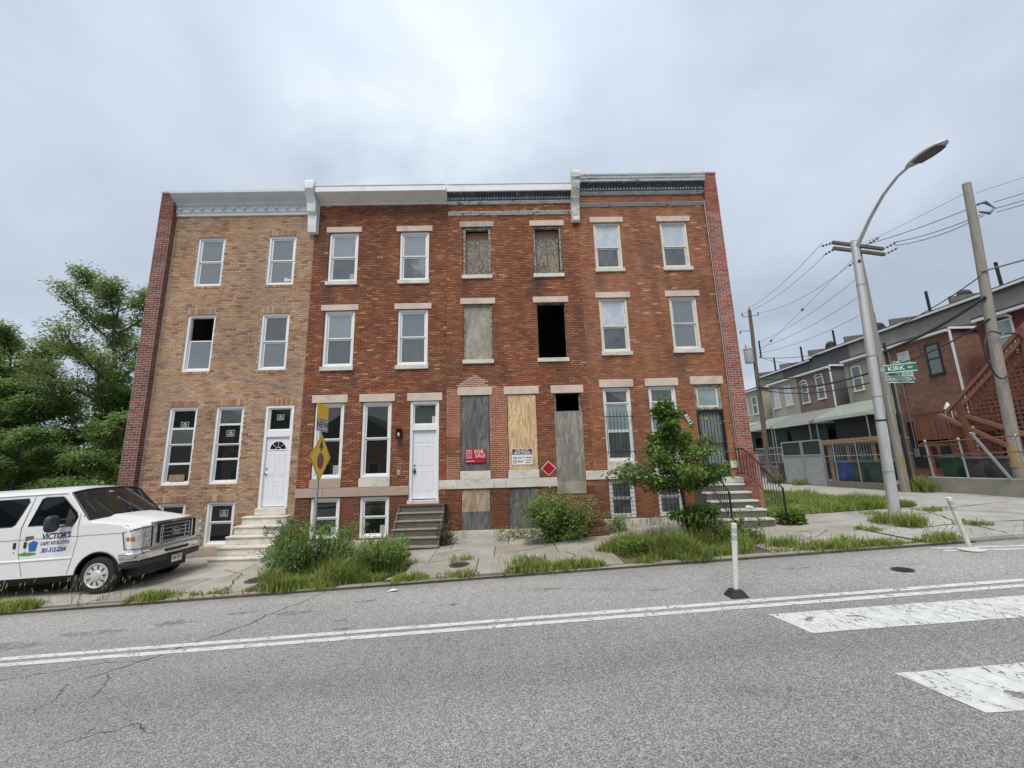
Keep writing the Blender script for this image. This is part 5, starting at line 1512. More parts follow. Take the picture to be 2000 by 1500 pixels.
for i, (ya, yb, nm) in enumerate(((22.05,23.62,'far leaf of the grey sheet metal gate by the lane'),(20.62,22.0,'near leaf of the grey sheet metal gate by the lane'))):
    g = thing('yard_gate', nm, 'gate', (15.7, (ya+yb)/2, .7), 'grey sheet metal gate leaves')
    b = MB()
    b.box(15.66,15.74,ya,ya+.07,.72,2.95); b.box(15.66,15.74,yb-.07,yb,.72,2.95); b.box(15.66,15.74,ya+.07,yb-.07,2.88,2.95); b.box(15.66,15.74,ya+.07,yb-.07,.72,.79); b.box(15.66,15.74,ya+.07,yb-.07,2.16,2.22); b.build('gate_frame', M['galv'], g)
    n = 11; b = MB((.36,.375,.385))
    for k in range(n):
        z0, z1 = lerp(.79,2.16,k/n), lerp(.79,2.16,(k+1)/n); b.box(15.69-(.003 if k % 2 else 0),15.71,ya+.07,yb-.07,z0,z1)
    b.build('sheet', M['attr_rough'], g)
    b = MB((.02,.02,.022)); b.box(15.70,15.71,ya+.07,yb-.07,2.22,2.88); b.build('dark_screen', M['attr'], g)
def wbin(label, x, y, m, rz=0.0, z=.82, s=1.0):
    t = thing('wheeled_bin', label, 'bin', (x, y, z), 'wheeled bins along the lane', rot=(0,0,rz))
    b = MB(); lo, hi = .23*s, .30*s
    b.idx([(-lo,-lo,.06),(lo,-lo,.06),(lo,lo,.06),(-lo,lo,.06),(-hi,-hi,.92*s),(hi,-hi,.92*s),(hi,hi,.92*s),(-hi,hi,.92*s)], [(0,3,2,1),(0,1,5,4),(1,2,6,5),(2,3,7,6),(3,0,4,7)]); b.build('body', M[m], t, local=True, bevel=.02)
    b = MB(); b.box(-.32*s,.32*s,-.33*s,.35*s,.92*s,.97*s); b.idx([(-.26*s,-.26*s,1.03*s),(.26*s,-.26*s,1.03*s),(.3*s,.34*s,1.0*s),(-.3*s,.34*s,1.0*s),(-.32*s,-.33*s,.97*s),(.32*s,-.33*s,.97*s),(.32*s,.35*s,.97*s),(-.32*s,.35*s,.97*s)], [(0,1,2,3),(4,5,1,0),(5,6,2,1),(6,7,3,2),(7,4,0,3)]); b.build('lid', M[m], t, local=True, bevel=.012)
    b = MB(); b.tube([(-.22*s,.36*s,.9*s),(.22*s,.36*s,.9*s)], .018, 6); b.build('handle', M['black'], t, local=True)
    for sx in (-1, 1):
        b = MB(); b.lathe([(0,-.03),(.11,-.03),(.11,.03),(0,.03)], (sx*.25*s,.25*s,.11), 12, 'x'); b.build('wheel', M['black'], t, local=True)
wbin('blue wheeled recycling bin behind the chain link fence', 16.2, 19.95, 'bin_blue', 1.5)
wbin('green wheeled bin next to the blue bin', 16.2, 19.0, 'bin_green', 1.6)
wbin('green wheeled bin second along from the blue bin', 16.2, 18.15, 'bin_green', 1.5)
wbin('green wheeled bin behind the pipe rails on the low wall', 16.75, 15.55, 'bin_green', 1.55, .95)
wbin('grey wheeled bin beside the green one behind the low wall', 16.75, 14.7, 'bin_grey', 1.6, .9)
wbin('grey wheeled bin nearest the right hand timber pole', 16.75, 13.85, 'bin_grey', 1.5, .9)
wbin('dark bin standing beyond the far leaf of the gate', 16.1, 24.1, 'black', 1.5, .8)
pp = thing('leaning_pipe', 'bare steel pipe leaning against the right hand timber pole', 'pipe', (16.58, 13.3, .72))
b = MB(); b.tube([(16.30,13.25,.70),(15.17,13.35,2.68)], .045, 10); b.build('tube', M['galv'], pp, smooth=50)
b = MB(); b.lathe([(.05,0),(.055,.03),(.03,.05),(0,.055)], (15.16,13.35,2.67), 10); b.build('end_cap', M['galv'], pp, smooth=50)

# far houses left, behind the trees
lb = thing('low_house', 'low pinkish house glimpsed behind the trees on the left', 'house', (-34, 34, -1.2))
b = MB((.40,.31,.27)); b.box(-45,-27,33,42,-1.5,2.9); b.build('wall', M['attr_rough'], lb)
b = MB(); b.idx([(-45.4,32.6,2.9),(-26.6,32.6,2.9),(-26.6,42.4,2.9),(-45.4,42.4,2.9),(-45.4,37.5,4.6),(-26.6,37.5,4.6)], [(0,1,5,4),(2,3,4,5),(1,2,5),(3,0,4),(0,3,2,1)]); b.build('roof', M['roof_felt'], lb)
for k in range(4):
    b = MB((.62,.64,.64)); b.box(-43+k*4.4,-42+k*4.4,32.9,33.0,.6,2.2); w = b.build('window', M['attr'], lb)
    b = MB(); b.box(-42.9+k*4.4,-42.1+k*4.4,32.87,32.9,.7,2.1); b.build('pane', M['glass'], w)
# houses across the street behind the camera (they show in the window glass)
for k, (x0, x1, hgt, c, nm) in enumerate(((-17.5,-10.6,7.6,(.28,.16,.12),'red brick gabled house across the street, far left'),(-9.5,-3.2,8.6,(.34,.30,.25),'cream gabled house across the street, left of the middle'),(-2.2,4.6,7.8,(.26,.13,.1),'dark brick gabled house across the street, in the middle'),(5.8,12.5,8.8,(.31,.28,.25),'grey gabled house across the street, on the right'),(-25.5,-18.6,8.4,(.30,.2,.16),'brown gabled house across the street, second from the far end'),(-34,-26.6,8.8,(.33,.30,.26),'pale gabled house across the street, third from the far end'),(-44,-35,8.2,(.25,.14,.11),'red gabled house across the street, at the far end'),(13.6,21,8.5,(.27,.15,.12),'red brick gabled house across the street, beyond the grey one'),(22,30,8.2,(.33,.31,.28),'pale gabled house across the street, at the uphill end'))):
    h = thing('facing_house', nm, 'house', ((x0+x1)/2, -12, -.2), 'houses across the street')
    b = MB(c); b.box(x0,x1,-22,-12,-1.2,hgt-2.2); b.build('wall', M['attr_rough'], h)
    xm = (x0+x1)/2
    b = MB((.05,.05,.055)); b.idx([(x0-.3,-11.6,hgt-2.3),(x1+.3,-11.6,hgt-2.3),(xm,-11.6,hgt),(x0-.3,-22.4,hgt-2.3),(x1+.3,-22.4,hgt-2.3),(xm,-22.4,hgt)], [(0,2,5,3),(2,1,4,5),(0,1,2),(4,3,5),(3,4,1,0)]); b.build('roof', M['attr_rough'], h)
    for q in range(3):
        for zz in (1.2, 4.0):
            if zz+1.5 > hgt-2.3: continue
            wx = lerp(x0+.8, x1-1.8, q/2); b = MB((.6,.6,.58)); b.box(wx,wx+1.0,-12,-11.93,zz,zz+1.5); w = b.build('window', M['attr'], h)
            b = MB(); b.box(wx+.08,wx+.92,-11.93,-11.92,zz+.08,zz+1.42); b.build('pane', M['glass'], w)
far_walk = sheet('far_sidewalk', fr(-60, 60, 60), [-12.5,-9,-5.5], lambda x, y: road_z(x)+.12, M['concrete'], col=(.40,.38,.33)); tag(far_walk, kind='structure')
# ------------------------------------------------------------------ white passenger van parked on the pavement
M['van_paint'] = mat('white_van_paint', (.76,.77,.79), .22, var=.025, var2=.01, dirt=.10, dsc=1.6, dcol=(.40,.37,.33))
M['chrome'] = mat('chrome', (.72,.73,.75), .12, metal=1.0, var=.05)
M['tyre'] = mat('tyre_rubber', (.022,.022,.023), .85, var=.2, bump=.3)
M['trim_dark'] = mat('dark_grey_trim', (.035,.038,.042), .5, var=.1)
M['wheel_cover'] = mat('silver_wheel_cover', (.62,.63,.64), .38, metal=.25, var=.06)
M['lens'] = mat('clear_lamp_lens', (.60,.62,.58), .12, metal=.2, var=.25, sc=14)
van = thing('passenger_van', 'white passenger van with blue lettering on its door, parked on the pavement', 'van', (-8.68, 10.47, -.372), rot=(0, -.04, 0))
VB = lambda mb, n, m, p=None, **k: mb.build(n, M[m] if isinstance(m, str) else m, p or van, local=True, **k)
def half(z): return .985 if z <= 1.44 else lerp(.975, .865, (z-1.44)/(2.12-1.44))
def arch(cx, r, n=14, z0=.42, cz=.37):
    a0 = math.asin((z0-cz)/r)
    return [(cx+r*math.cos(lerp(math.pi-a0, a0, k/n)), cz+r*math.sin(lerp(math.pi-a0, a0, k/n))) for k in range(n+1)]
lower = [(-4.72,.5)] + arch(-3.5,.47) + arch(0,.47) + [(.50,.50),(.58,.66),(.64,.85),(.62,1.12),(.55,1.27),(.42,1.355),(.1,1.42),(-.2,1.44),(-4.75,1.44)]
upper = [(-4.75,1.442),(-.2,1.442),(-.34,1.53),(-.86,2.12),(-4.6,2.12),(-4.7,2.0)]
win_door = [(-.60,1.47),(-.56,1.60),(-.62,1.70),(-.94,2.0),(-1.0,2.045),(-1.38,2.05),(-1.44,2.02),(-1.58,1.47)]
win_rear = [(-1.92,1.48),(-1.86,1.52),(-1.70,1.98),(-1.74,2.05),(-3.05,2.05),(-3.1,2.0),(-3.1,1.52),(-3.05,1.48)]
win_back = [(-3.28,1.48),(-3.24,1.52),(-3.24,2.0),(-3.28,2.05),(-4.4,2.05),(-4.45,2.0),(-4.45,1.52),(-4.4,1.48)]
def panel(mb, outer, holes, s, off=0.0, flip=False):
    pl = [[Vector((u, v, 0)) for u, v in outer]] + [[Vector((u, v, 0)) for u, v in h] for h in holes]
    tris = tessellate_polygon(pl)
    flat = [p for q in pl for p in q]
    mb.idx([(p.x, s*(half(p.y)+off), p.y) for p in flat], [tuple(t) for t in tris])
body = MB()
for s in (-1, 1):
    panel(body, lower, [], s)
    panel(body, upper, [win_door, win_rear, win_back], s)
# roof with crown and gutter
xs_ = [-4.7,-4.3,-3,-2,-1.4,-1.2,-1.05,-.93,-.85]
nz = 10
def roof_pt(x, t):
    y = lerp(-.865, .865, t)
    cr = .15*(1-abs(2*t-1)**3.2)
    f = 1 if x < -1.4 else max(0, 1-((x+1.4)/.55)**1.6)
    b = 2.12 if x < -4.3 or True else 2.12
    return (x + (.10*(1-(2*t-1)**2) if x > -1 else 0), y, b + cr*(.50+.50*f) - (.04 if x < -4.5 else 0))
V = [roof_pt(x, k/nz) for x in xs_ for k in range(nz+1)]
body.idx(V, [(i*(nz+1)+k, i*(nz+1)+k+1, (i+1)*(nz+1)+k+1, (i+1)*(nz+1)+k) for i in range(len(xs_)-1) for k in range(nz)])
# hood: from cowl to nose
def hood_pt(u, t):
    yy = lerp(-1, 1, t)
    hw = lerp(.955, .93, u)
    x = lerp(-.30+.12*(1-yy*yy), .62+.14*(1-yy**4), u)
    crown = .05*(1-abs(yy)**3) + (.035 if abs(yy) < .62 else 0)
    z = lerp(1.50, 1.315, u**1.15) + crown - (.06*max(0, (u-.86)/.14)**2)
    return (x, yy*hw, z)
nu, nt = 9, 16
V = [hood_pt(i/nu, k/nt) for i in range(nu+1) for k in range(nt+1)]
body.idx(V, [(i*(nt+1)+k, i*(nt+1)+k+1, (i+1)*(nt+1)+k+1, (i+1)*(nt+1)+k) for i in range(nu) for k in range(nt)])
# fender shoulders joining side and hood
for s in (-1, 1):
    a = [(-.34,1.53),(-.2,1.442),(.1,1.42),(.42,1.355),(.55,1.27),(.62,1.12)]
    b = [hood_pt(0, .5+.5*s), hood_pt(.12, .5+.5*s), hood_pt(.42, .5+.5*s), hood_pt(.75, .5+.5*s), hood_pt(.95, .5+.5*s), hood_pt(1, .5+.5*s)]
    n = len(a)
    V = [(x, s*half(z), z) for x, z in a] + b
    body.idx(V, [(i, i+1, i+1+n, i+n) for i in range(n-1)])
    # front corner below the hood
    V = [(.62,s*.985,1.12),(.64,s*.985,.85),(.62,s*.985,.62), hood_pt(1, .5+.5*s), (.80,s*.90,.85),(.78,s*.90,.62)]
    body.idx(V, [(0,1,4,3),(1,2,5,4)])
body.poly([(.78,-.92,.60),(.78,.92,.60),(.775,.92,1.30),(.775,-.92,1.30)])
# back
body.poly([(-4.72,-.985,.5),(-4.75,-.985,1.44),(-4.75,.985,1.44),(-4.72,.985,.5)]); body.poly([(-4.75,-.975,1.44),(-4.66,-.865,2.1),(-4.66,.865,2.1),(-4.75,.975,1.44)])
bo = VB(body, 'body', 'van_paint', smooth=32)
# glass
for s in (-1, 1):
    for nm, w in (('door_window', win_door), ('side_window', win_rear), ('quarter_window', win_back)):
        g = MB(); panel(g, w, [], s, -.012); go = VB(g, nm, 'glass_auto')
        fr_ = MB(); pts = [(u, s*(half(v)-.004), v) for u, v in w]; fr_.tube(pts+[pts[0]], .014, 5, False); VB(fr_, 'window_seal', 'trim_dark', go)
ws_ = MB()
def wsp(u, t):
    yy = lerp(-1, 1, t)
    hw = lerp(.862, .945, u)
    return (lerp(-.84, -.32, u) + lerp(.10, .15, u)*(1-yy*yy), yy*hw, lerp(2.115, 1.515, u) + lerp(.075, .03, u)*(1-abs(yy)**3.2))
V = [wsp(i/8, k/14) for i in range(9) for k in range(15)]
ws_.idx(V, [(i*15+k, i*15+k+1, (i+1)*15+k+1, (i+1)*15+k) for i in range(8) for k in range(14)])
wo = VB(ws_, 'windscreen', 'glass_wind', smooth=60)
sl = MB()
rim = [wsp(0, k/14) for k in range(15)] + [wsp(i/8, 1) for i in range(1, 9)] + [wsp(1, 1-k/14) for k in range(1, 15)] + [wsp(1-i/8, 0) for i in range(1, 9)]
sl.tube([(x+.005, y, z+.004) for x, y, z in rim], .018, 5, False); VB(sl, 'windscreen_seal', 'trim_dark', wo)
for a, b_ in (((.97,.30),(.80,.52)), ((.97,.62),(.82,.86))):
    p, q = wsp(*a), wsp(*b_); wp = MB(); wp.tube([(p[0]+.03,p[1],p[2]+.02),(q[0]+.03,q[1],q[2]+.02)], .011, 5); VB(wp, 'wiper', 'trim_dark', wo)
ai = MB((.35,.36,.10)); c = wsp(.42,.45); ai.poly([(c[0]+.012,c[1]-.04,c[2]-.05),(c[0]+.012,c[1]+.04,c[2]-.05),(c[0]-.02,c[1]+.03,c[2]+.02),(c[0]-.03,c[1],c[2]+.07),(c[0]-.02,c[1]-.03,c[2]+.02)]); VB(ai, 'air_freshener', 'attr', wo)
st = MB((.6,.62,.6)); c = wsp(.14,.42); st.poly([(c[0]+.012,c[1]-.06,c[2]-.02),(c[0]+.012,c[1]+.06,c[2]-.02),(c[0]+.0,c[1]+.06,c[2]+.02),(c[0]+.0,c[1]-.06,c[2]+.02)]); VB(st, 'inspection_sticker', 'attr', wo)
# seams, crease and gutter
sm = MB((.16,.165,.17))
for s in (-1, 1):
    for pts in ([(-1.60,2.09),(-1.70,1.44),(-1.69,.95),(-1.55,.46)], [(-.52,1.66),(-.50,1.44),(-.49,1.13),(-.56,.72)], [(-.56,.72),(-.62,.44)], [(-4.7,1.19),(-2.2,1.20),(.46,1.20)]):
        sm.tube([(x, s*(half(z)+.001), z) for x, z in pts], .0055, 4, False)
VB(sm, 'panel_seams', 'attr', bo)
gt = MB()
for s in (-1, 1): gt.tube([(-4.65,s*.872,2.125),(-2,s*.876,2.128),(-.9,s*.874,2.122),(-.42,s*.965,1.62)], .013, 5, False)
VB(gt, 'rain_gutter', 'van_paint', bo)
cr_ = MB()
for s in (-1, 1):
    cr_.prism([(.985,.80),(1.0,.765),(.985,.73)], lambda u, v, t: (t, s*u, v), -3.0, -.55)
VB(cr_, 'side_crease', 'van_paint', bo)
for s in (-1, 1):
    for cx in (0, -3.5):
        ar_ = MB(); A = arch(cx, .472, 18); ar_.tube([(x, s*.982, z) for x, z in A], .018, 5, False)
        VB(ar_, 'arch_lip', 'trim_dark', bo)
for s in (-1, 1):
    sp_ = MB(); sp_.prism([(-.47,.42),(-.40,.40),(-.38,.18),(-.50,.14)], lambda u, v, t: (u, t*s, v), .74, .97)
    VB(sp_, 'mud_flap', 'trim_dark')
un = MB(); un.box(-4.6,.6,-.70,.70,.24,1.0); un.box(-4.55,-.5,-.93,.93,.36,.46); VB(un, 'underbody', 'black')
# wheels
def wheel(x, s):
    w = MB(); y = s*.86
    w.lathe([(.0,-.04),(.21,-.04),(.245,-.108),(.30,-.122),(.355,-.105),(.372,-.06),(.372,.06),(.355,.105),(.30,.122),(.245,.108),(.21,.04),(0,.04)], (x,y,.37), 30, 'y')
    wo_ = VB(w, 'wheel', 'tyre', smooth=35)
    r_ = MB(); d = s
    r_.lathe([(.248,.118*d),(.25,.128*d),(.235,.132*d),(.222,.112*d),(.10,.122*d),(.085,.142*d),(.05,.15*d),(0,.152*d)], (x,y,.37), 30, 'y')
    ro = VB(r_, 'wheel_cover', 'wheel_cover', wo_, smooth=35)
    v = MB((.03,.03,.032))
    for k in range(9):
        a = 2*math.pi*k/9
        P = []
        for rr, da in ((.125,-.10),(.20,-.02),(.208,.15),(.13,.10)): P.append((x+rr*math.cos(a+da), y+d*(.123 if rr < .15 else .121), .37+rr*math.sin(a+da)))
        v.poly([(p[0], p[1]+d*.004, p[2]) for p in P])
    VB(v, 'cover_vents', 'attr', ro)
for s in (-1, 1):
    wheel(0, s); wheel(-3.5, s)
# front bumper
def sweep(prof, plan):
    b = MB(); n = len(prof)
    for (px, py, nx, ny) in plan:
        for o, z in prof: b.v.append((px+nx*o, py+ny*o, z))
    for i in range(len(plan)-1):
        for k in range(n-1):
            b.f.append((i*n+k, (i+1)*n+k, (i+1)*n+k+1, i*n+k+1)); b.c.append((1,1,1)); b.mi.append(0)
    return b
half_plan = [(.46,-1.03),(.58,-1.035),(.69,-1.01),(.77,-.955),(.82,-.86),(.855,-.7),(.88,-.4),(.89,-.2),(.892,0)]
pl = half_plan + [(x, -y) for x, y in reversed(half_plan[:-1])]
plan = []
for i, (x, y) in enumerate(pl):
    q0, q1 = pl[max(0, i-1)], pl[min(len(pl)-1, i+1)]
    tx_, ty_ = q1[0]-q0[0], q1[1]-q0[1]; L = math.hypot(tx_, ty_); plan.append((x, y, ty_/L, -tx_/L))
bm = sweep([(-.10,.79),(-.01,.787),(.012,.765),(.016,.745),(.002,.69),(-.008,.66),(-.022,.615),(-.06,.585)], plan); bmo = VB(bm, 'bumper', 'chrome', smooth=50)
vl = sweep([(-.03,.585),(-.02,.52),(-.05,.47),(-.12,.45)], plan); VB(vl, 'valance', 'trim_dark', bmo, smooth=50)
it = MB(); it.box(.90,.915,-.34,.34,.665,.735); VB(it, 'bumper_intake', 'black', bmo, bevel=.01)
pk = MB((.70,.70,.68)); pk.box(.902,.912,-.152,.152,.40,.555); po = VB(pk, 'licence_plate', 'sign', bmo)
tx = MB((.08,.09,.12)); f = lambda u, v: (.915, u, .485+v)
text_into(tx, '4EK 7271', f, .085, (.10,.11,.14), bold=.003, sx=.8); tx.box(.9125,.9135,-.11,.11,.53,.543,(.5,.2,.15)); VB(tx, 'plate_characters', 'sign', po)
# grille
gr = MB(); gr.box(.775,.79,-.60,.60,.87,1.31); go = VB(gr, 'grille', 'black')
ch = MB()
def gring(mb, y0, y1, z0, z1, w, x0, x1):
    mb.box(x0,x1,y0,y0+w,z0,z1); mb.box(x0,x1,y1-w,y1,z0,z1); mb.box(x0,x1,y0+w,y1-w,z0,z0+w); mb.box(x0,x1,y0+w,y1-w,z1-w,z1)
gring(ch, -.66,.66,.84,1.365,.055,.77,.855); gring(ch, -.44,.44,.90,1.27,.022,.77,.835)
for zz in (1.00,1.085,1.17): ch.box(.78,.815,-.42,.42,zz-.011,zz+.011)
for yy in (-.34,.34): ch.box(.78,.81,yy-.012,yy+.012,.92,1.25)
for s in (-1, 1): ch.box(.78,.82,s*.54-.02,s*.54+.02,.90,1.30)
VB(ch, 'grille_bars', 'chrome', go, bevel=.008)
em = MB(); pts = [(.16*math.cos(a), .068*math.sin(a)) for a in [2*math.pi*k/24 for k in range(24)]]
em.prism(pts, lambda u, v, t: (t, u, 1.085+v), .80, .838); eo = VB(em, 'emblem', 'chrome', go)
e2 = MB((.02,.035,.09)); e2.prism([(u*.86, v*.80) for u, v in pts], lambda u, v, t: (t, u, 1.085+v), .838, .841)
text_into(e2, 'Ford', lambda u, v: (.843, u, 1.085+v), .085, (.7,.7,.7), bold=.002, shear=.3); VB(e2, 'emblem_face', 'sign', eo)
for s in (-1, 1):
    hl = MB(); P = [(.47,.99,1.13),(.53,.99,.86),(.60,.99,.84),(.79,.92,.84),(.80,.67,.84),(.80,.67,1.26),(.76,.92,1.25),(.58,.985,1.20)]
    A = [(.475,1.19),(.53,.87),(.60,.84)]
    V = [(.46,s*.990,1.20),(.535,s*.992,.85),(.72,s*.965,.845),(.70,s*.955,1.245),(.805,s*.90,.845),(.785,s*.885,1.265),(.825,s*.67,.85),(.81,s*.67,1.275)]
    hl.idx(V, [(0,1,2,3),(3,2,4,5),(5,4,6,7)]); ho = VB(hl, 'headlamp', 'lens')
    am = MB((.45,.12,.05)); am.idx([(.545,s*.994,1.10),(.56,s*.994,1.02),(.715,s*.972,1.02),(.708,s*.968,1.10)], [(0,1,2,3)]); VB(am, 'marker_lens', 'attr', ho)
    bz = MB(); bz.tube(V[:1]+[V[1]]+[V[2]]+[V[4]]+[V[6]]+[V[7]]+[V[5]]+[V[3]]+V[:1], .010, 5, False); VB(bz, 'lamp_bezel', 'trim_dark', ho)
    rf = MB((.62,.66,.62)); rf.lathe([(0,.0),(.05,.004),(.085,.02)], (.80, s*.79, .97), 14, 'x'); rf.lathe([(0,0),(.05,.004),(.075,.02)], (.795, s*.79, 1.15), 14, 'x'); VB(rf, 'reflector', 'chrome', ho, smooth=50)
    mr_ = MB()
    for zz in (1.42, 1.56): mr_.tube([(-.62,s*.97,zz),(-.72,s*1.08,zz+.01),(-.88,s*1.13,zz)], .018, 6)
    nb = 10
    for i in range(nb+1):
        ph = math.pi*i/nb
        for k in range(14):
            th = 2*math.pi*k/14
            sq = lambda v, e: math.copysign(abs(v)**e, v)
            mr_.v.append((-.86 - .075*math.cos(ph), s*(1.19 + .135*sq(math.cos(th), .6)*math.sin(ph)**.45), 1.50 + .175*sq(math.sin(th), .6)*math.sin(ph)**.45))
    o_ = len(mr_.v) - (nb+1)*14
    for i in range(nb):
        for k in range(14):
            k2 = (k+1) % 14; mr_.f.append((o_+i*14+k, o_+i*14+k2, o_+(i+1)*14+k2, o_+(i+1)*14+k)); mr_.c.append((1,1,1)); mr_.mi.append(0)
    mr_.poly([(-.60,s*.982,1.44),(-.60,s*.965,1.62),(-.78,s*.94,1.80),(-.80,s*.98,1.44)])
    VB(mr_, 'wing_mirror', 'trim_dark', smooth=50)
for s in (-1, 1):
    for x in (-1.56, -1.78):
        hd = MB((.03,.03,.032)); hd.box(x-.025, x+.025, s*.985-.016, s*.985+.016, 1.03, 1.15); lk_ = MB((.1,.1,.1)); lk_.lathe([(0,-.012),(.012,-.01),(.012,.01),(0,.012)], (x, s*.985, .95), 8, 'y')
        VB(hd, 'door_handle', 'attr', bo); VB(lk_, 'door_lock', 'attr', bo)
ys_ = -.9875
lt2 = MB(); NAVY = (.02,.025,.13)
f = lambda cx, cz: (lambda u, v: (cx+u, ys_, cz+v+.02*u))
text_into(lt2, "VICTOR'S", f(-.935,1.235), .165, NAVY, bold=.006, sx=.86, shear=.12)
text_into(lt2, 'CARPET INSTALLATION', f(-.95,1.095), .098, (.05,.05,.08), bold=.002, sx=.58)
text_into(lt2, '301-312-2264', f(-.96,.955), .125, (.02,.05,.30), bold=.005, sx=.72, shear=.15)
text_into(lt2, 'es', f(-2.30,1.235), .17, (.03,.04,.14), bold=.0, shear=.4, sx=.9)
text_into(lt2, 'ATION\u00ae', f(-2.40,1.09), .10, (.03,.10,.36), bold=.003, shear=.2, sx=.8)
VB(lt2, 'door_lettering', 'sign', bo)
lg = MB()
lg.poly([(-1.50+.13*math.cos(a)*1.5, ys_, .90+.035*math.sin(a)) for a in [2*math.pi*k/16 for k in range(16)]], (.10,.30,.06))
lg.poly([(-1.47,ys_-.0006,.95),(-1.33,ys_-.0006,.95),(-1.30,ys_-.0006,1.13),(-1.40,ys_-.0006,1.17),(-1.50,ys_-.0006,1.12)], (.03,.13,.42))
lg.poly([(-1.57,ys_-.0012,1.16),(-1.40,ys_-.0012,1.22),(-1.41,ys_-.0012,1.27),(-1.58,ys_-.0012,1.26)], (.20,.09,.05))
VB(lg, 'door_graphic', 'sign', bo)
# ------------------------------------------------------------------ poles, lamps, signs, wires, posts
# yellow stop-ahead sign assembly, facing along the street (+x)
sx_, sy_ = -4.2, 9.6
zb = walk_z(sx_, sy_)
ss = thing('warning_sign', 'yellow diamond stop ahead sign with NEW plate on a steel post in the weeds', 'road sign', (sx_, sy_, zb))
b = MB(); pr_ = [(-.02,-.03),(.02,-.03),(.02,-.02),(-.005,-.012),(-.005,.012),(.02,.02),(.02,.03),(-.02,.03)]
b.prism(pr_, lambda u, v, t: (sx_-.03+u, sy_+v, t), zb-.3, 3.4); b.build('post', M['galv'], ss)
def sface(u, v): return (sx_+.006, sy_+u, v)
YEL = (.90,.56,.025)
def plate(mb, pts, c, x0, x1): mb.prism(pts, lambda u, v, t: (t, sy_+u, v), x0, x1, c)
b = MB(); plate(b, [(-.30,2.94),(.30,2.94),(.30,3.55),(-.30,3.55)], YEL, sx_-.008, sx_-.004); b.build('yellow_flag_plate', M['sign'], ss)
b = MB(); plate(b, [(-.305,2.93),(.305,2.93),(.305,3.22),(-.305,3.22)], (.60,.61,.62), sx_-.003, sx_+.001)
for y0, y1, z0, z1 in ((-.29,.29,2.945,2.96),(-.29,.29,3.19,3.205),(-.29,-.275,2.96,3.19),(.275,.29,2.96,3.19)): b.box(sx_+.0015,sx_+.003,sy_+y0,sy_+y1,z0,z1,(.02,.02,.02))
text_into(b, 'NEW', lambda u, v: (sx_+.004, sy_+u, 3.075+v), .22, (.02,.02,.02), bold=.004, sx=1.15); b.build('new_plate', M['sign'], ss)
cz = 2.345
def dm(s): return [(0,cz-s),(s,cz),(0,cz+s),(-s,cz)]
b = MB(); plate(b, dm(.54), YEL, sx_-.001, sx_+.003); plate(b, dm(.515), (.02,.02,.02), sx_+.003, sx_+.0045); plate(b, dm(.495), YEL, sx_+.0045, sx_+.006); dmo = b.build('diamond_plate', M['sign'], ss)
b = MB((.03,.028,.025)); b.poly([sface(u, v) for u, v in ((-.035,cz+.13),(.035,cz+.13),(.035,cz+.21),(.12,cz+.19),(0,cz+.41),(-.12,cz+.19),(-.035,cz+.21))])
plate(b, [(-.035,cz+.13),(.035,cz+.13),(.035,cz+.21),(.12,cz+.19),(0,cz+.41),(-.12,cz+.19),(-.035,cz+.21)], (.03,.028,.025), sx_+.0062, sx_+.0075); b.build('arrow_symbol', M['sign'], dmo)
oc = [(.18*math.cos(R(22.5+45*k)), cz-.08+.19*math.sin(R(22.5+45*k))) for k in range(8)]
b = MB(); plate(b, oc, (.20,.035,.05), sx_+.0062, sx_+.0075); b.build('stop_symbol', M['sign'], dmo)

# aluminium street light pole
lx, ly = 9.69, 10.7
lz = walk_z(lx, ly)
lp = thing('street_light', 'aluminium street light pole with curved arm and lamp head', 'street light', (lx, ly, lz))
TOP = Vector((10.10, ly, 8.05))
b = MB(); P0 = Vector((lx, ly, lz-.2))
b.tube([P0.lerp(TOP, t) for t in (0,.25,.5,.75,1)], [.122,.116,.108,.10,.093], 20); b.lathe([(.096,0),(.10,.03),(.07,.07),(0,.09)], TOP, 16); b.build('shaft', M['pole_alu'], lp, smooth=40)
for t, r in ((.185,.119),(.43,.110),(.57,.107),(.83,.098)):
    q = P0.lerp(TOP, t); b = MB(); b.lathe([(r,0),(r+.008,.006),(r+.008,.04),(r,.046)], q, 20); b.build('band', M['galv'], lp, smooth=40)
b = MB((.06,.055,.05)); q = P0.lerp(TOP, .92); b.lathe([(0,-.01),(.045,-.008),(.055,0)], (q.x-.02, q.y-.094, q.z), 14, 'y'); b.build('hand_hole', M['attr'], lp)
arm = [(10.1,10.72,7.80),(10.1,10.54,7.98),(10.1,10.30,8.22),(10.1,10.08,8.43),(10.1,9.61,8.78),(10.1,9.17,8.98),(10.1,8.80,9.03)]
b = MB(); b.tube(arm, [.055,.052,.048,.044,.04,.036,.034], 10); b.build('arm', M['pole_alu'], lp, smooth=50)
hd_ = MB(); A, Bv = Vector((10.1,8.90,9.02)), Vector((10.1,7.96,8.97))
ax = (Bv-A).normalized(); sd_ = Vector((1,0,0)); up_ = sd_.cross(ax); up_ = -up_ if up_.z < 0 else up_
st_ = [(0,.05,.05),(.06,.09,.08),(.2,.15,.10),(.45,.20,.12),(.7,.20,.115),(.88,.15,.08),(.97,.08,.045),(1,.02,.02)]
n = 14; base = len(hd_.v)
for t, w, h in st_:
    c = A.lerp(Bv, t)
    for k in range(n):
        a = 2*math.pi*k/n
        hd_.v.append(tuple(c + sd_*w*math.cos(a) + up_*(h*math.sin(a) if math.sin(a) > 0 else .35*h*math.sin(a))))
for i in range(len(st_)-1):
    for k in range(n):
        k2 = (k+1) % n; hd_.f.append((i*n+k, i*n+k2, (i+1)*n+k2, (i+1)*n+k)); hd_.c.append((1,1,1)); hd_.mi.append(0)
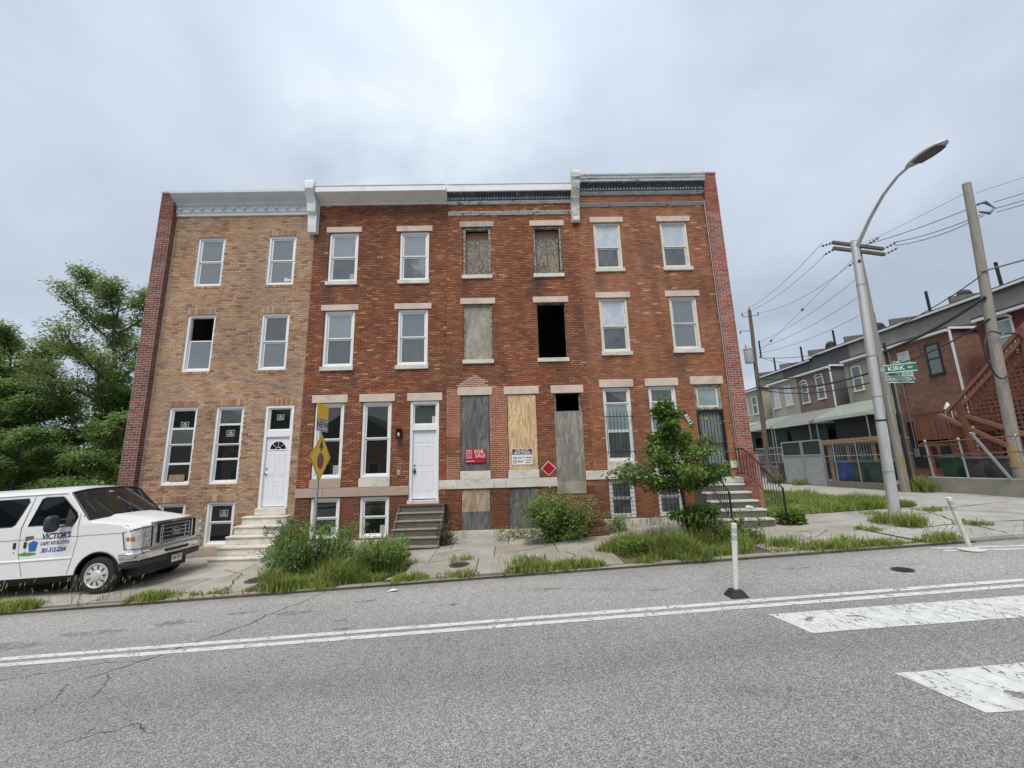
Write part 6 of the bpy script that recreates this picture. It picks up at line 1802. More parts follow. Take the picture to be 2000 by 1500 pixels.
ho = hd_.build('lamp_head', M['pole_alu'], lp, smooth=50)
g = MB((.10,.12,.14)); g.idx([tuple(A.lerp(Bv, t)+sd_*w*s*.82-up_*.052) for t, w in ((.25,.15),(.5,.2),(.72,.195),(.88,.14)) for s in (-1,1)], [(0,1,3,2),(2,3,5,4),(4,5,7,6)]); g.build('lamp_glass', M['glass_screen'], ho)
# street name blades and parking plate
GRN = (.005,.17,.10)
def blade(label, org, d, L, H, word, sub, num):
    d = Vector(d).normalized(); nrm = Vector((d.y, -d.x, 0))
    t = thing('street_name_sign', label, 'street sign', org, 'green street name blades on the light pole')
    O = Vector(org)
    def P(u, v, k=0.0): q = O + d*u + Vector((0,0,v)) + nrm*k; return tuple(q)
    b = MB(); b.prism([(0,0),(L,0),(L,H),(0,H)], lambda u, v, k: P(u, v, k), -.003, .003, GRN)
    for z0, z1 in ((-.012,.014),(H-.014,H+.012)): b.prism([(-.01,z0),(L+.01,z0),(L+.01,z1),(-.01,z1)], lambda u, v, k: P(u, v, k), -.006, .006, (.55,.62,.58))
    b.prism([(L*.22,H+.012),(L*.58,H+.012),(L*.58,H+.10),(L*.22,H+.10)], lambda u, v, k: P(u, v, k), -.003, .003, GRN); b.build('blade', M['sign'], t)
    tx = MB()
    text_into(tx, word[0], lambda u, v: P(L*word[1]+u, H*.48+v, .0075), H*.78, (.75,.78,.76), bold=.0025, sx=word[2])
    text_into(tx, 'AV', lambda u, v: P(L*word[3]+u, H*.48+v, .0075), H*.45, (.75,.78,.76), bold=.002, sx=.9)
    text_into(tx, num, lambda u, v: P(L*.40+u, H+.056+v, .0045), .075, (.75,.78,.76), bold=.001)
    tx.build('lettering', M['sign'], t)
    br = MB(); br.obb(tuple(O - d*.05 + Vector((0,0,H/2))), d*.05, nrm*.02, (0,0,.05)); br.build('bracket', M['galv'], t)
blade('green KIRK AV street name blade above the other on the light pole', (10.05,10.52,4.17), (.86,-.5,0), .62, .20, ('KIRK',.36,1.0,.80), '', '2100')
blade('green HOMEWOOD AV street name blade on the light pole', (10.07,10.52,3.92), (1,.04,0), .72, .17, ('HOMEWOOD',.42,.74,.88), '', '1100')
pk_ = thing('parking_sign', 'narrow white parking regulation plate strapped to the light pole', 'sign', (10.02, 10.5, 2.85))
d = Vector((.62,.78,0)).normalized(); O = Vector((9.96,10.50,2.82)); nrm = Vector((d.y,-d.x,0))
P = lambda u, v, k=0.0: tuple(O + d*u + Vector((0,0,v)) + nrm*k)
b = MB(); b.prism([(0,0),(.30,0),(.30,.76),(0,.76)], lambda u, v, k: P(u, v, k), -.002, .002, (.62,.62,.61)); b.build('plate', M['sign'], pk_)
b = MB((.5,.08,.08))
for z0, z1, c in ((.02,.14,(.42,.12,.12)),(.155,.165,(.1,.1,.1)),(.72,.735,(.1,.1,.1))): b.prism([(.02,z0),(.28,z0),(.28,z1),(.02,z1)], lambda u, v, k: P(u, v, k), .0022, .003, c)
for s, z, h in (('NO',.66,.07),('STOPPING',.58,.055),('7AM-9AM',.48,.06),('4PM-6PM',.40,.06),('MON-FRI',.31,.06)): text_into(b, s, lambda u, v: P(.15+u, z+v, .0035), h, (.16,.16,.17), bold=.001, sx=.8)
b.prism([(.05,.215),(.25,.215),(.25,.255),(.05,.255)], lambda u, v, k: P(u, v, k), .0022, .003, (.08,.08,.08)); b.build('printing', M['sign'], pk_)
b = MB(); b.lathe([(.122,0),(.127,.005),(.127,.035),(.122,.04)], (9.83,10.7,2.93), 18); b.build('strap', M['iron'], pk_)

def wood_pole(label, base, top, r0, r1, m='pole_wood', group='timber utility poles', bands=()):
    t = thing('utility_pole', label, 'utility pole', base, group)
    B, T = Vector(base), Vector(top)
    b = MB(); b.tube([B-Vector((0,0,.4))]+[B.lerp(T, k/6)+Vector((rnd(-.015,.015),rnd(-.015,.015),0)) for k in range(1,7)], [lerp(r0, r1, k/6) for k in range(7)], 14); b.build('shaft', M[m], t, smooth=50)
    return t
pb_ = wood_pole('timber utility pole with double cross arms, close behind the light pole', (15.42,16.3,.7), (15.46,16.3,11.0), .155, .115)
for z, dy in ((10.92,-.19),(10.66,-.19)):
    b = MB(); b.bar((13.95,16.3+dy-.35,z-.02),(16.75,16.3+dy+.35,z+.02), .10, .13); b.build('cross_arm', M['pole_dark'], pb_)
def insul(parent, p, d, n=3):
    d = Vector(d).normalized(); b = MB((.10,.10,.11)); p = Vector(p)
    b.tube([p, p+d*.5], .012, 5)
    for k in range(n):
        c = p + d*(.15+.12*k); b.tube([c-d*.035, c-d*.01, c+d*.035], [.02,.065,.02], 8)
    b.build('insulator', M['attr'], parent)
for p, d in (((14.0,15.75,10.9),(-.6,.3,-.1)),((14.05,15.75,10.64),(-.6,.5,-.3)),((16.7,16.4,10.9),(.6,-.7,.25)),((16.7,16.4,10.64),(.6,-.7,.25)),((15.3,16.1,10.3),(-.5,.6,-.3)),((15.7,16.1,10.95),(.5,-.7,.25))): insul(pb_, p, d)
b = MB(); b.tube([(15.62,16.2,.8),(15.66,16.2,6.6)], .05, 8); b.build('cable_riser', M['black'], pb_, smooth=50)
b = MB((.30,.22,.12)); b.lathe([(.152,0),(.152,.5)], (15.42,16.3,1.5), 14); b.build('yellow_mark', M['attr_rough'], pb_)
prr = wood_pole('tall timber utility pole at the right hand edge', (16.52,13.5,.7), (17.42,13.5,11.92), .165, .125)
b = MB((.30,.22,.11)); b.tube([Vector((16.52,13.5,.7)).lerp(Vector((17.42,13.5,11.92)), t) for t in (.075,.14)], .1645, 14, False); b.build('yellow_mark', M['attr_rough'], prr)
b = MB((.16,.16,.165)); b.tube([(17.5,13.4,11.0),(17.75,13.35,11.05),(17.95,13.3,10.8)], [.03,.06,.02], 8); b.tube([(17.5,13.4,10.7),(17.8,13.35,10.6),(18.0,13.3,10.8)], [.03,.06,.03], 8); b.build('splice_hardware', M['attr'], prr)
def smooth_path(P, n=8):
    P = [Vector(p) for p in P]; out = []
    for i in range(len(P)-1):
        a, b_, c, d_ = P[max(0,i-1)], P[i], P[i+1], P[min(len(P)-1,i+2)]
        for k in range(n):
            t = k/n; out.append(.5*((2*b_)+(c-a)*t+(2*a-5*b_+4*c-d_)*t*t+(3*b_-a-3*c+d_)*t**3))
    return out + [P[-1]]
b = MB(); b.tube(smooth_path([(16.9,13.25,6.0),(16.45,13.2,6.05),(16.15,13.2,5.5),(16.2,13.2,4.8),(16.5,13.25,4.45),(16.85,13.25,4.6)]), .025, 6); b.tube(smooth_path([(17.05,13.25,6.0),(17.45,13.2,5.9),(17.65,13.2,5.2),(17.62,13.25,4.4)]), .025, 6); b.build('cable_loop', M['wire'], prr, smooth=60)
pf = wood_pole('far timber utility pole carrying a grey transformer', (15.85,25.4,.85), (16.1,25.4,11.6), .15, .10, 'pole_dark')
b = MB(); b.bar((15.6,25.4,11.15),(16.65,25.4,11.25), .05, .06); b.bar((15.3,25.4,10.2),(16.05,25.4,10.2), .05, .05); b.build('cross_arm', M['galv'], pf)
for p in ((15.6,25.4,11.2),(16.65,25.4,11.25),(16.1,25.4,11.6),(15.32,25.4,10.0)): 
    b = MB((.12,.12,.13)); b.lathe([(.02,0),(.05,.05),(.03,.1),(.055,.15),(.02,.22)], p, 8); b.build('insulator', M['attr'], pf, smooth=50)
b = MB((.40,.42,.44)); b.lathe([(0,0),(.25,0),(.27,.08),(.27,.85),(.30,.88),(.28,.95),(0,.98)], (15.62,25.35,8.05), 14); tr_ = b.build('transformer', M['attr'], pf, smooth=40)
b = MB((.2,.2,.22)); b.lathe([(.03,0),(.05,.1),(.02,.3)], (15.5,25.35,9.0), 8); b.build('bushing', M['attr'], tr_)
b = MB(); b.box(16.35,16.42,25.3,25.36,8.4,9.5); b.build('secondary_rack', M['iron'], pf)

# overhead wires
def wire(label, a, c, sag, r=.012, m='wire', n=14):
    A, C = Vector(a), Vector(c)
    b = MB(); b.tube([A.lerp(C, k/n) - Vector((0,0,sag*4*(k/n)*(1-k/n))) for k in range(n+1)], r, 5, False)
    o = b.build('overhead_wire', M[m], origin=a); tag(o, label, 'wire', 'overhead wires')
E_ = (32, -3)
wire('thin wire from the double cross arms to the top of the far pole', (13.6,15.9,10.95), (16.1,25.4,11.75), .25, .010, 'wire_grey')
wire('wire from the lower cross arm to the arm of the far pole', (13.75,15.95,10.5), (15.6,25.4,11.35), .35, .010, 'wire_grey')
wire('wire from the cross arms to the right end of the far pole arm', (15.1,16.4,10.2), (16.65,25.4,11.4), .4, .010, 'wire_grey')
for k, z in enumerate((9.0,8.7,8.4)):
    wire(['uppermost','middle','lowest'][k]+' of the three service wires running to the rack on the far pole', (15.4,16.4,z-.35+.5*(2-k)), (16.4,25.3,9.4-.35*k), .25, .010, 'wire_grey')
g = wire('sloping guy wire with two dark beads behind the light pole', (15.3,16.3,10.5), (16.3,25.4,8.7), .0, .008, 'wire_grey')
for t in (.45, .82):
    p = Vector((15.3,16.3,10.5)).lerp(Vector((16.3,25.4,8.7)), t); b = MB((.05,.05,.055)); b.lathe([(.01,-.08),(.06,-.04),(.06,.04),(.01,.08)], p, 8); o = b.build('guy_insulator', M['attr'], origin=tuple(p)); tag(o, ['near','far'][t > .6]+' dark bead on the sloping guy wire', 'insulator', 'guy wire beads')
wire('topmost thin wire from the double cross arms to the right hand pole', (15.5,16.2,11.0), (17.4,13.4,11.6), .05, .008, 'wire_grey')
wire('upper thick wire from the cross arms to the splice on the right hand pole', (15.7,16.2,11.0), (17.6,13.4,11.0), .08, .014)
wire('middle thick wire from the cross arms to the right hand pole', (17.0,16.2,11.1), (17.6,13.4,10.6), .12, .014)
wire('lower thick wire from the cross arms to the right hand pole', (17.05,16.2,10.95), (17.65,13.4,10.55), .18, .014)
for k, (z0, z1, nm) in enumerate(((11.4,12.7,'thin topmost'),(11.0,12.0,'second'),(10.75,11.6,'third'),(10.6,11.35,'lowest'))):
    wire(nm+' wire leaving the right hand pole out of the frame', (18.0 if k else 17.45,13.3,z0), (27,5.5,z1), .15, .012 if k else .008, 'wire' if k else 'wire_grey')
wire('black telephone cable from the right hand pole running off the frame', (17.0,13.4,8.35), (27,6.5,10.2), .1, .03, 'wire_grey')
wire('black messenger cable from the right hand pole down to the crossed pole', (16.95,13.4,8.2), (15.6,16.2,7.0), .15, .02)
wire('thick black cable bundle between the right hand pole and the crossed pole', (16.9,13.4,7.4), (15.55,16.2,6.2), .15, .06)
wire('second black cable below the thick bundle', (16.85,13.4,6.6), (15.55,16.2,5.55), .18, .03)
wire('upper black cable from the crossed pole to the far pole', (15.4,16.5,6.15), (15.95,25.3,7.0), .35, .03)
wire('thick black cable from the crossed pole to the far pole', (15.4,16.5,5.5), (15.95,25.3,6.5), .35, .045)
wire('lower black cable from the crossed pole to the far pole', (15.4,16.5,5.1), (15.95,25.3,6.35), .4, .028)
wire('black cable from the far pole passing behind the brick pier', (15.95,25.5,6.5), (14.0,45,7.5), .4, .03)
wire('service drop from the far pole to the tan stucco rear house', (16.3,25.5,8.5), (23.9,31.5,9.6), .3, .015)
wire('service drop from the far pole to the purple brick rear house', (16.3,25.4,8.4), (23.9,27.0,9.5), .3, .018)
b = MB(); b.bar((15.9,18.4,5.85),(15.9,17.4,5.85),.12,.12); 

# flexible delineator posts
def delin(label, base, top, basecol, foot):
    t = thing('delineator_post', label, 'bollard', base, 'white flexible delineator posts')
    B, T = Vector(base), Vector(top)
    b = MB((.62,.62,.57)); b.tube([B.lerp(T, k/6) for k in range(7)], [.036,.038,.04,.04,.042,.043,.043], 12); b.tube([T, T+(T-B).normalized()*.012], [.043,.03], 12); b.build('tube', mat('scuffed_white_plastic', (.64,.64,.59), .5, dirt=.35, dsc=5, dcol=(.3,.29,.26)) if 'scuffed_white_plastic' not in bpy.data.materials else bpy.data.materials['scuffed_white_plastic'], t, smooth=50)
    for k in (.80, .90):
        q0, q1 = B.lerp(T, k-.035), B.lerp(T, k+.035); b = MB((.38,.39,.40)); b.tube([q0, q1], .0445, 12, False); b.build('reflective_band', M['attr'], t, smooth=50)
    f = MB(basecol)
    z = B.z
    if foot == 'square':
        lo, hi = .135, .075
        f.idx([(B.x-lo,B.y-lo,z-.012),(B.x+lo,B.y-lo,z+.0),(B.x+lo,B.y+lo,z+.0),(B.x-lo,B.y+lo,z-.012),(B.x-hi,B.y-hi,z+.09),(B.x+hi,B.y-hi,z+.09),(B.x+hi,B.y+hi,z+.09),(B.x-hi,B.y+hi,z+.09)], [(4,5,6,7),(0,1,5,4),(1,2,6,5),(2,3,7,6),(3,0,4,7)])
    else: f.lathe([(.19,.0),(.19,.012),(.12,.035),(.05,.05),(.05,.08)], (B.x,B.y,z), 20)
    f.build('base', M['attr_rough'], t, bevel=.01 if foot == 'square' else 0)
delin('white flexible post with a black rubber base beside the double line', (3.43,6.72,road_z(3.43)+.01), (3.53,6.72,1.06), (.025,.026,.028), 'square')
delin('white flexible post leaning left near the kerb on a white round base', (8.79,8.22,road_z(8.79)+.01), (8.62,8.25,1.20), (.55,.55,.52), 'round')
# ------------------------------------------------------------------ vegetation
def leaf(mb, p, d, up, L, W, col, fold=.25):
    d = d.normalized(); s = d.cross(up)
    s = s.normalized() if s.length > 1e-4 else Vector((1,0,0))
    n = s.cross(d)
    a, b, c = p + d*L*.5 + s*W*.5 + n*W*fold, p + d*L*.5 - s*W*.5 + n*W*fold, p + d*L
    i = len(mb.v)
    mb.v.extend((tuple(p), tuple(a), tuple(c), tuple(b)))
    mb.f.append((i, i+1, i+2)); mb.f.append((i, i+2, i+3))
    mb.c.append(col); mb.c.append(jit(col, .06)); mb.mi += [0, 0]
def rdir(flat=1.0):
    while True:
        v = Vector((rnd(-1,1), rnd(-1,1), rnd(-1,1)*flat))
        if .05 < v.length < 1: return v.normalized()
def clump(mb, c, rx, rz, n, L, W, cols, droop=.2):
    c = Vector(c)
    for _ in range(n):
        v = rdir()
        k = rnd(.25, 1)**.5
        p = c + Vector((v.x*rx*k, v.y*rx*k, v.z*rz*k))
        d = Vector((v.x, v.y, -droop+rnd(-.35,.35))) + rdir()*.5
        col = jit(pick(cols), .18)
        leaf(mb, p, d, Vector((rnd(-.4,.4), rnd(-.4,.4), 1)), L*rnd(.7,1.25), W*rnd(.7,1.2), col)
def frond(mb, p, d, L, cols, pairs=8, lw=.045, ll=.13):
    """pinnate compound leaf"""
    d = d.normalized(); q = Vector(p); col = jit(pick(cols), .2)
    s = d.cross(Vector((0,0,1))); s = s.normalized() if s.length > .01 else Vector((1,0,0))
    for k in range(pairs):
        t = (k+1)/pairs
        c = q + d*L*t - Vector((0,0,.25*L*t*t))
        for sg in (1, -1):
            leaf(mb, c, s*sg + d*.35 - Vector((0,0,.25)), Vector((0,0,1)), ll*(1-.35*t), lw, jit(col, .1), .12)

GREENS = [(0.224,0.301,0.105),(0.263,0.341,0.116),(0.173,0.244,0.094),(0.314,0.377,0.138),(0.202,0.275,0.105)]
GRDARK = [(0.149,0.261,0.086),(0.175,0.304,0.094),(0.126,0.227,0.081),(0.219,0.355,0.106)]
GRLIT = [(0.216,0.33,0.054),(0.257,0.365,0.064),(0.167,0.27,0.046),(0.295,0.391,0.077)]

def curve(p, d, L, n, rise=.0, wob=.12):
    P = [Vector(p)]; d = Vector(d).normalized()
    for k in range(n):
        d = (d + Vector((rnd(-wob,wob), rnd(-wob,wob), rnd(-wob,wob)+rise))).normalized()
        P.append(P[-1] + d*L/n)
    return P
def big_tree(name, label, base, top, r0, limbs, leafn, cols, clr=(.75,.28), L=.17, W=.07, group=None, pinn=False, ivy=None):
    t = thing(name, label, 'tree', base, group)
    B, T = Vector(base), Vector(top)
    tr = MB()
    tp = [B.lerp(T, k/7) + Vector((rnd(-.12,.12), rnd(-.12,.12), 0))*(1 if 0 < k < 7 else 0) for k in range(8)]
    tr.tube(tp, [lerp(r0, .03, (k/7)**.8) for k in range(8)], 9)
    lf = MB()
    for (f, az, ln, rise) in limbs:
        i = min(6, int(f*7)); p0 = tp[i].lerp(tp[i+1], f*7-i)
        d = Vector((math.cos(R(az)), math.sin(R(az)), rise))
        P = curve(p0, d, ln, 6, .03)
        rr = lerp(r0, .04, f**.8)*.6
        tr.tube(P, [lerp(rr, .02, k/6) for k in range(7)], 6)
        for k in range(2, 7):
            for _ in range(3):
                sd = (P[k]-P[k-1]).normalized() + rdir(.5)*.9
                Q = curve(P[k], sd, ln*rnd(.18,.34), 3, .04)
                tr.tube(Q, [.022,.016,.012,.006], 4, False)
                for q in Q[1:]:
                    if pinn:
                        for _ in range(leafn): frond(lf, q+rdir()*.28, rdir(.45)+Vector((0,0,.12)), rnd(.4,.7), cols, 7, .075, .19)
                    else:
                        clump(lf, q, clr[0]*rnd(.6,1.1), clr[1]*rnd(.7,1.2), leafn, L, W, cols)
    tr.build('trunk', M['bark'], t, smooth=60)
    lf.build('crown', M['leaf'], t)
    if ivy:
        iv = MB()
        for _ in range(ivy[1]):
            f = rnd(0, ivy[0]); i = min(6, int(f*7)); q = tp[i].lerp(tp[i+1], f*7-i)
            a = rnd(0, 6.28); k = rnd(.35,.75)*ivy[2]; p = q + Vector((math.cos(a)*k, math.sin(a)*k, 0))
            leaf(iv, p, Vector((math.cos(a)*.5, math.sin(a)*.5, -.8)), Vector((math.cos(a), math.sin(a), .3)), .17, .15, jit(pick(GRDARK), .2))
        iv.build('ivy', M['leaf'], t)
    return t
def ringlimbs(n, f0, f1, l0, l1, r0, r1, a0=0):
    return [(lerp(f0, f1, k/(n-1)), a0 + k*137.5 + rnd(-20,20), lerp(l0, l1, k/(n-1))*rnd(.8,1.15), lerp(r0, r1, k/(n-1))+rnd(-.1,.1)) for k in range(n)]
random.seed(5)
TG = 'trees on the left beyond the row'
LG = gx(-20)-.34
big_tree('locust_tree', 'tall open crowned tree with an ivy covered trunk beside the tan brick house', (-17.9,19.5,LG), (-18.6,19.3,10.5), .30, ringlimbs(18, .40, .98, 3.7, 1.6, .35, .75, 40), 40, GREENS, (.52,.20), .135, .075, group=TG, ivy=(.70, 3800, .8))
random.seed(8)
big_tree('locust_tree', 'spreading light green tree standing left of the ivy covered tree', (-22.8,19.5,LG), (-23.2,19.2,8.1), .24, ringlimbs(16, .36, .98, 3.5, 1.5, .3, .7, 10), 42, GREENS+GRLIT[:1], (.54,.21), .135, .075, group=TG)
random.seed(9)
big_tree('broadleaf_tree', 'dense leafy tree at the left edge of the frame', (-27.2,20.5,LG), (-27.0,20.3,9.2), .28, ringlimbs(12, .3, .97, 3.4, 1.6, .25, .6, 60), 60, GREENS, (.75,.35), .19, .09, group=TG)
random.seed(10)
big_tree('broadleaf_tree', 'dark leafy understorey tree right against the tan brick house', (-16.6,19.8,LG), (-16.7,19.6,7.6), .2, ringlimbs(12, .12, .97, 2.2, 1.3, .1, .5, 0), 62, GRDARK+GREENS[:2], (.7,.33), .18, .085, group=TG)
random.seed(12)
big_tree('broadleaf_tree', 'bushy mid green tree standing low behind the van', (-20.8,18.6,LG), (-20.7,18.4,5.6), .18, ringlimbs(13, .08, .97, 2.5, 1.2, .1, .5, 30), 62, GREENS+GRDARK, (.72,.33), .17, .085, group=TG)
random.seed(13)
big_tree('broadleaf_tree', 'low yellowish green tree at the far left behind the van', (-24.6,17.2,LG), (-24.5,17.0,5.2), .18, ringlimbs(13, .06, .97, 2.6, 1.2, .1, .4, 70), 60, GREENS+GRLIT, (.75,.33), .17, .085, group=TG)
random.seed(14)
big_tree('sumac_tree', 'low bushy sumac against the left brick pier behind the van', (-15.0,16.6,LG), (-15.2,16.5,3.6), .12, ringlimbs(11, .1, .97, 2.2, 1.0, .15, .6, 20), 46, GRDARK+GREENS, (.5,.26), .14, .075, group=TG)
big_tree('sumac_tree', 'low bushy sumac behind the roof of the van', (-18.6,16.4,LG), (-18.6,16.3,3.3), .12, ringlimbs(11, .1, .97, 2.2, 1.0, .15, .6, 50), 46, GRDARK+GREENS[:3], (.5,.26), .14, .075, group=TG)
# shaded wood behind, one mass
random.seed(15)
wd = MB()
for _ in range(300):
    c = (rnd(-44,-13.5), rnd(24,33), LG+rnd(.2,1)**.8*rnd(1.0,4.6))
    clump(wd, c, rnd(.7,1.2), rnd(.4,.7), 40, .30, .15, GRDARK)
tag(wd.build('background_wood', M['leaf'], origin=(-26,28,LG)), 'dark mass of wood filling the lot behind the left trees', 'wood', kind='stuff')

# young street tree in front of the end house
random.seed(21)
st = thing('street_tree', 'young leafy street tree growing in the grass before the end house', 'tree', (4.2, 10.2, walk_z(4.2,10.2)))
tp = [Vector(p) for p in ((4.28,10.2,.0),(4.25,10.2,.7),(4.2,10.2,1.3),(4.12,10.2,1.9),(4.02,10.2,2.5),(3.98,10.2,3.1),(3.97,10.2,3.6))]
tr = MB(); tr.tube(tp, [.05,.045,.04,.033,.025,.016,.007], 9)
lf = MB()
PEAR = [(0.125,0.213,0.05),(0.16,0.262,0.057),(0.196,0.298,0.069),(0.097,0.171,0.043),(0.249,0.333,0.095)]
limbs = [(.33,180,1.55,.22),(.36,200,1.3,.30),(.40,160,1.2,.4),(.36,350,.9,.25),(.38,15,1.0,.16),(.42,330,.9,.3),(.45,100,.9,.3),(.40,260,.95,.2),(.45,230,1.0,.35),(.48,300,.9,.4),(.52,10,.95,.75),(.5,190,.8,.6),
         (.60,30,.75,.8),(.62,180,.45,.9),(.68,90,.4,1.0),(.70,270,.4,1.0),(.78,0,.35,1.2),(.82,180,.3,1.2),(.88,60,.25,1.4),(.13,350,.55,.35),(.16,40,.45,.3),(.13,280,.45,.35),(.17,200,.3,.3),(.18,320,.55,.3),(.17,10,.6,.25)]
for f, az, ln, rise in limbs:
    i = min(5, int(f*6)); p0 = tp[i].lerp(tp[i+1], f*6-i)
    P = curve(p0, (math.cos(R(az)), math.sin(R(az)), rise), ln, 5, .02)
    tr.tube(P, [.018,.015,.012,.009,.006,.003], 5, False)
    for k in range(1, 6):
        clump(lf, P[k], .17+.05*(k < 5), .12, 27 if f > .25 else 11, .14, .072, PEAR, .25)
        for _ in range(2):
            Q = curve(P[k], (P[k]-P[k-1]).normalized()+rdir(.6)*.8, ln*rnd(.15,.3), 2)
            tr.tube(Q, [.008,.005,.002], 4, False)
            for q in Q[1:]: clump(lf, q, .13, .10, 11, .13, .066, PEAR, .25)
for k in range(10): clump(lf, tp[3].lerp(tp[6], k/9), .2-.012*k, .14, 34, .10, .05, PEAR, .2)
for dx, dz, n in ((.9,3.05,12),(1.2,2.95,10),(.75,3.3,6),(1.35,2.3,12),(-.3,3.2,6),(.45,2.85,10)): clump(lf, (4.1+dx,10.15,dz), .12, .06, n, .12, .06, GRLIT, .1)
tr.build('trunk', M['bark'], st, smooth=60); lf.build('crown', M['leaf'], st)

# shrub before the boarded house
random.seed(23)
sh = thing('wild_shrub', 'bushy wild shrub growing before the brick steps of the boarded house', 'shrub', (1.35, 11.65, walk_z(1.35,11.6)))
tr, lf = MB(), MB()
g0 = walk_z(1.35, 11.6)
for k in range(46):
    a = rnd(0, 6.28); lean = rnd(.1,.85)
    P = curve((1.35+rnd(-.3,.3), 11.65+rnd(-.2,.2), g0), (math.cos(a)*lean, math.sin(a)*lean*.7, 1), rnd(.7,1.35), 6, -.03, .12)
    tr.tube(P, [.011,.009,.008,.006,.005,.004,.002], 4, False)
    for q in P[1:]: clump(lf, q, .16, .13, 26, .10, .036, GREENS+GRLIT[:3], -.2)
for k in range(110): clump(lf, (1.35+rnd(-.85,.85), 11.5+rnd(-.4,.3), g0+rnd(.05,.95)), .18, .14, 24, .095, .036, GRDARK+GREENS, 0)
tr.build('stems', M['bark'], sh); lf.build('foliage', M['leaf'], sh)

# feathery weeds round the warning sign
random.seed(25)
def weed(name, label, base, h, n, spread, cols, L=.10, W=.022, dens=26):
    t = thing(name, label, 'weeds', base, 'tall weeds by the kerb')
    tr, lf = MB((.09,.12,.045)), MB()
    B = Vector(base)
    for k in range(n):
        a = rnd(0, 6.28); d = rnd(0, 1)**.6*spread
        p = B + Vector((math.cos(a)*d, math.sin(a)*d*.8, 0))
        P = curve(p, (math.cos(a)*.4, math.sin(a)*.35, 1), h*rnd(.45,1.2), 6, 0, .13)
        tr.tube(P, [.008,.007,.006,.005,.004,.003,.002], 4, False)
        for i, q in enumerate(P[1:]): clump(lf, q, .17-.022*i, .13-.012*i, int(dens*(1.05-.11*i)), L*1.2, W*1.35, cols, -.35)
    tr.build('stems', M['blade'], t)['kind'] = 'stuff'; lf.build('leaves', M['leaf'], t)
WD = [(0.155,0.277,0.067),(0.189,0.317,0.076),(0.121,0.223,0.06),(0.243,0.365,0.086)]
weed('ragweed_clump', 'tall dark feathery weeds around the foot of the yellow sign', (-4.35,10.0,walk_z(-4.35,10)), 1.05, 56, .52, WD)
weed('ragweed_clump', 'shorter feathery weeds left of the yellow sign post', (-4.75,9.8,walk_z(-4.75,9.8)), .6, 34, .42, WD+GREENS[:1])
weed('ragweed_clump', 'pale green feathery weeds right of the yellow sign post', (-3.0,9.9,walk_z(-3,9.9)), .62, 46, .6, GRLIT+WD)
weed('base_weed_clump', 'leafy weeds at the right of the young street tree', (5.0,10.0,walk_z(5,10)), .5, 26, .5, WD+GRLIT[:1], .10, .04, 14)
weed('base_weed_clump', 'leafy weeds at the left edge of the tree pit', (3.0,9.7,walk_z(3,9.7)), .38, 12, .5, WD+GRLIT[:2], .10, .03, 14)
weed('dry_weed_clump', 'dry brownish weeds in the corner beside the marble steps', (-6.35,12.55,walk_z(-6.3,12.5)), .75, 12, .14, [(.11,.075,.035),(.09,.08,.03),(.06,.07,.03)], .11, .035, 14)
weed('dry_weed_clump', 'dry weeds against the right side of the wooden steps', (-1.72,12.1,walk_z(-1.7,12.1)), .5, 9, .15, [(.12,.10,.04),(.08,.09,.035),(.14,.13,.06)], .10, .03, 9)
weed('dry_weed_clump', 'small weeds against the left side of the wooden steps', (-3.45,11.9,walk_z(-3.4,11.9)), .3, 9, .2, [(.10,.11,.04),(.08,.11,.035)], .10, .03, 9)
weed('base_weed_clump', 'scrubby weeds along the stone base left of the wild shrub', (.15,12.3,walk_z(.1,12.3)), .34, 9, .35, GREENS+[(.2,.17,.08)]*3, .08, .026, 8)
weed('base_weed_clump', 'green weeds at the foot of the right iron handrail', (7.65,11.6,walk_z(7.6,11.6)), .35, 16, .22, WD+GRLIT[:1], .10, .05, 14)
weed('base_weed_clump', 'weeds between the brick steps and the young street tree', (3.0,12.3,walk_z(3,12.3)), .45, 12, .28, GREENS+GRLIT[:1], .08, .025, 14)
fl = MB((.16,.17,.42))
for _ in range(26):
    a, r_ = rnd(0,6.28), rnd(0,1)**.5
    p = Vector((-4.2+1.3*r_*math.cos(a), 9.2+.5*r_*math.sin(a), walk_z(-4.2,9.3)+rnd(.25,.7)))
    for k in range(6):
        q = 6.28*k/6; leaf(fl, p, Vector((math.cos(q), -.3, math.sin(q))), Vector((0,-1,0)), .022, .014, jit((.34,.36,.62), .15))
tag(fl.build('chicory_flowers', M['leaf'], origin=(-4.2,9.3,-.2)), 'sprinkle of tiny blue flowers in the weeds by the kerb', 'flowers', kind='stuff')

# grass: blades as one uncountable mass per stretch
def blades(mb, x, y, z, h, col, n=1, spread=.03, lean=.6, w=.008):
    for _ in range(n):
        a = rnd(0, 6.28); hh = h*rnd(.55,1.15)
        d = Vector((math.cos(a), math.sin(a), 0)); s = Vector((-d.y, d.x, 0))*w*rnd(.7,1.4)
        p = Vector((x+rnd(-spread,spread), y+rnd(-spread,spread), z))
        l = hh*lean*rnd(.3,1.4)
        m1 = p + d*l*.35 + Vector((0,0,hh*.6)); tpt = p + d*l + Vector((0,0,hh*.92))
        i = len(mb.v)
        mb.v.extend((tuple(p-s), tuple(p+s), tuple(m1+s*.8), tuple(m1-s*.8), tuple(tpt)))
        c = jit(col, .22)
        mb.f.append((i,i+1,i+2,i+3)); mb.f.append((i+3,i+2,i+4)); mb.c += [c, c]; mb.mi += [0, 0]
GRASS = [(0.236,0.317,0.075),(0.29,0.351,0.092),(0.203,0.284,0.063),(0.365,0.378,0.126),(0.432,0.392,0.172)]
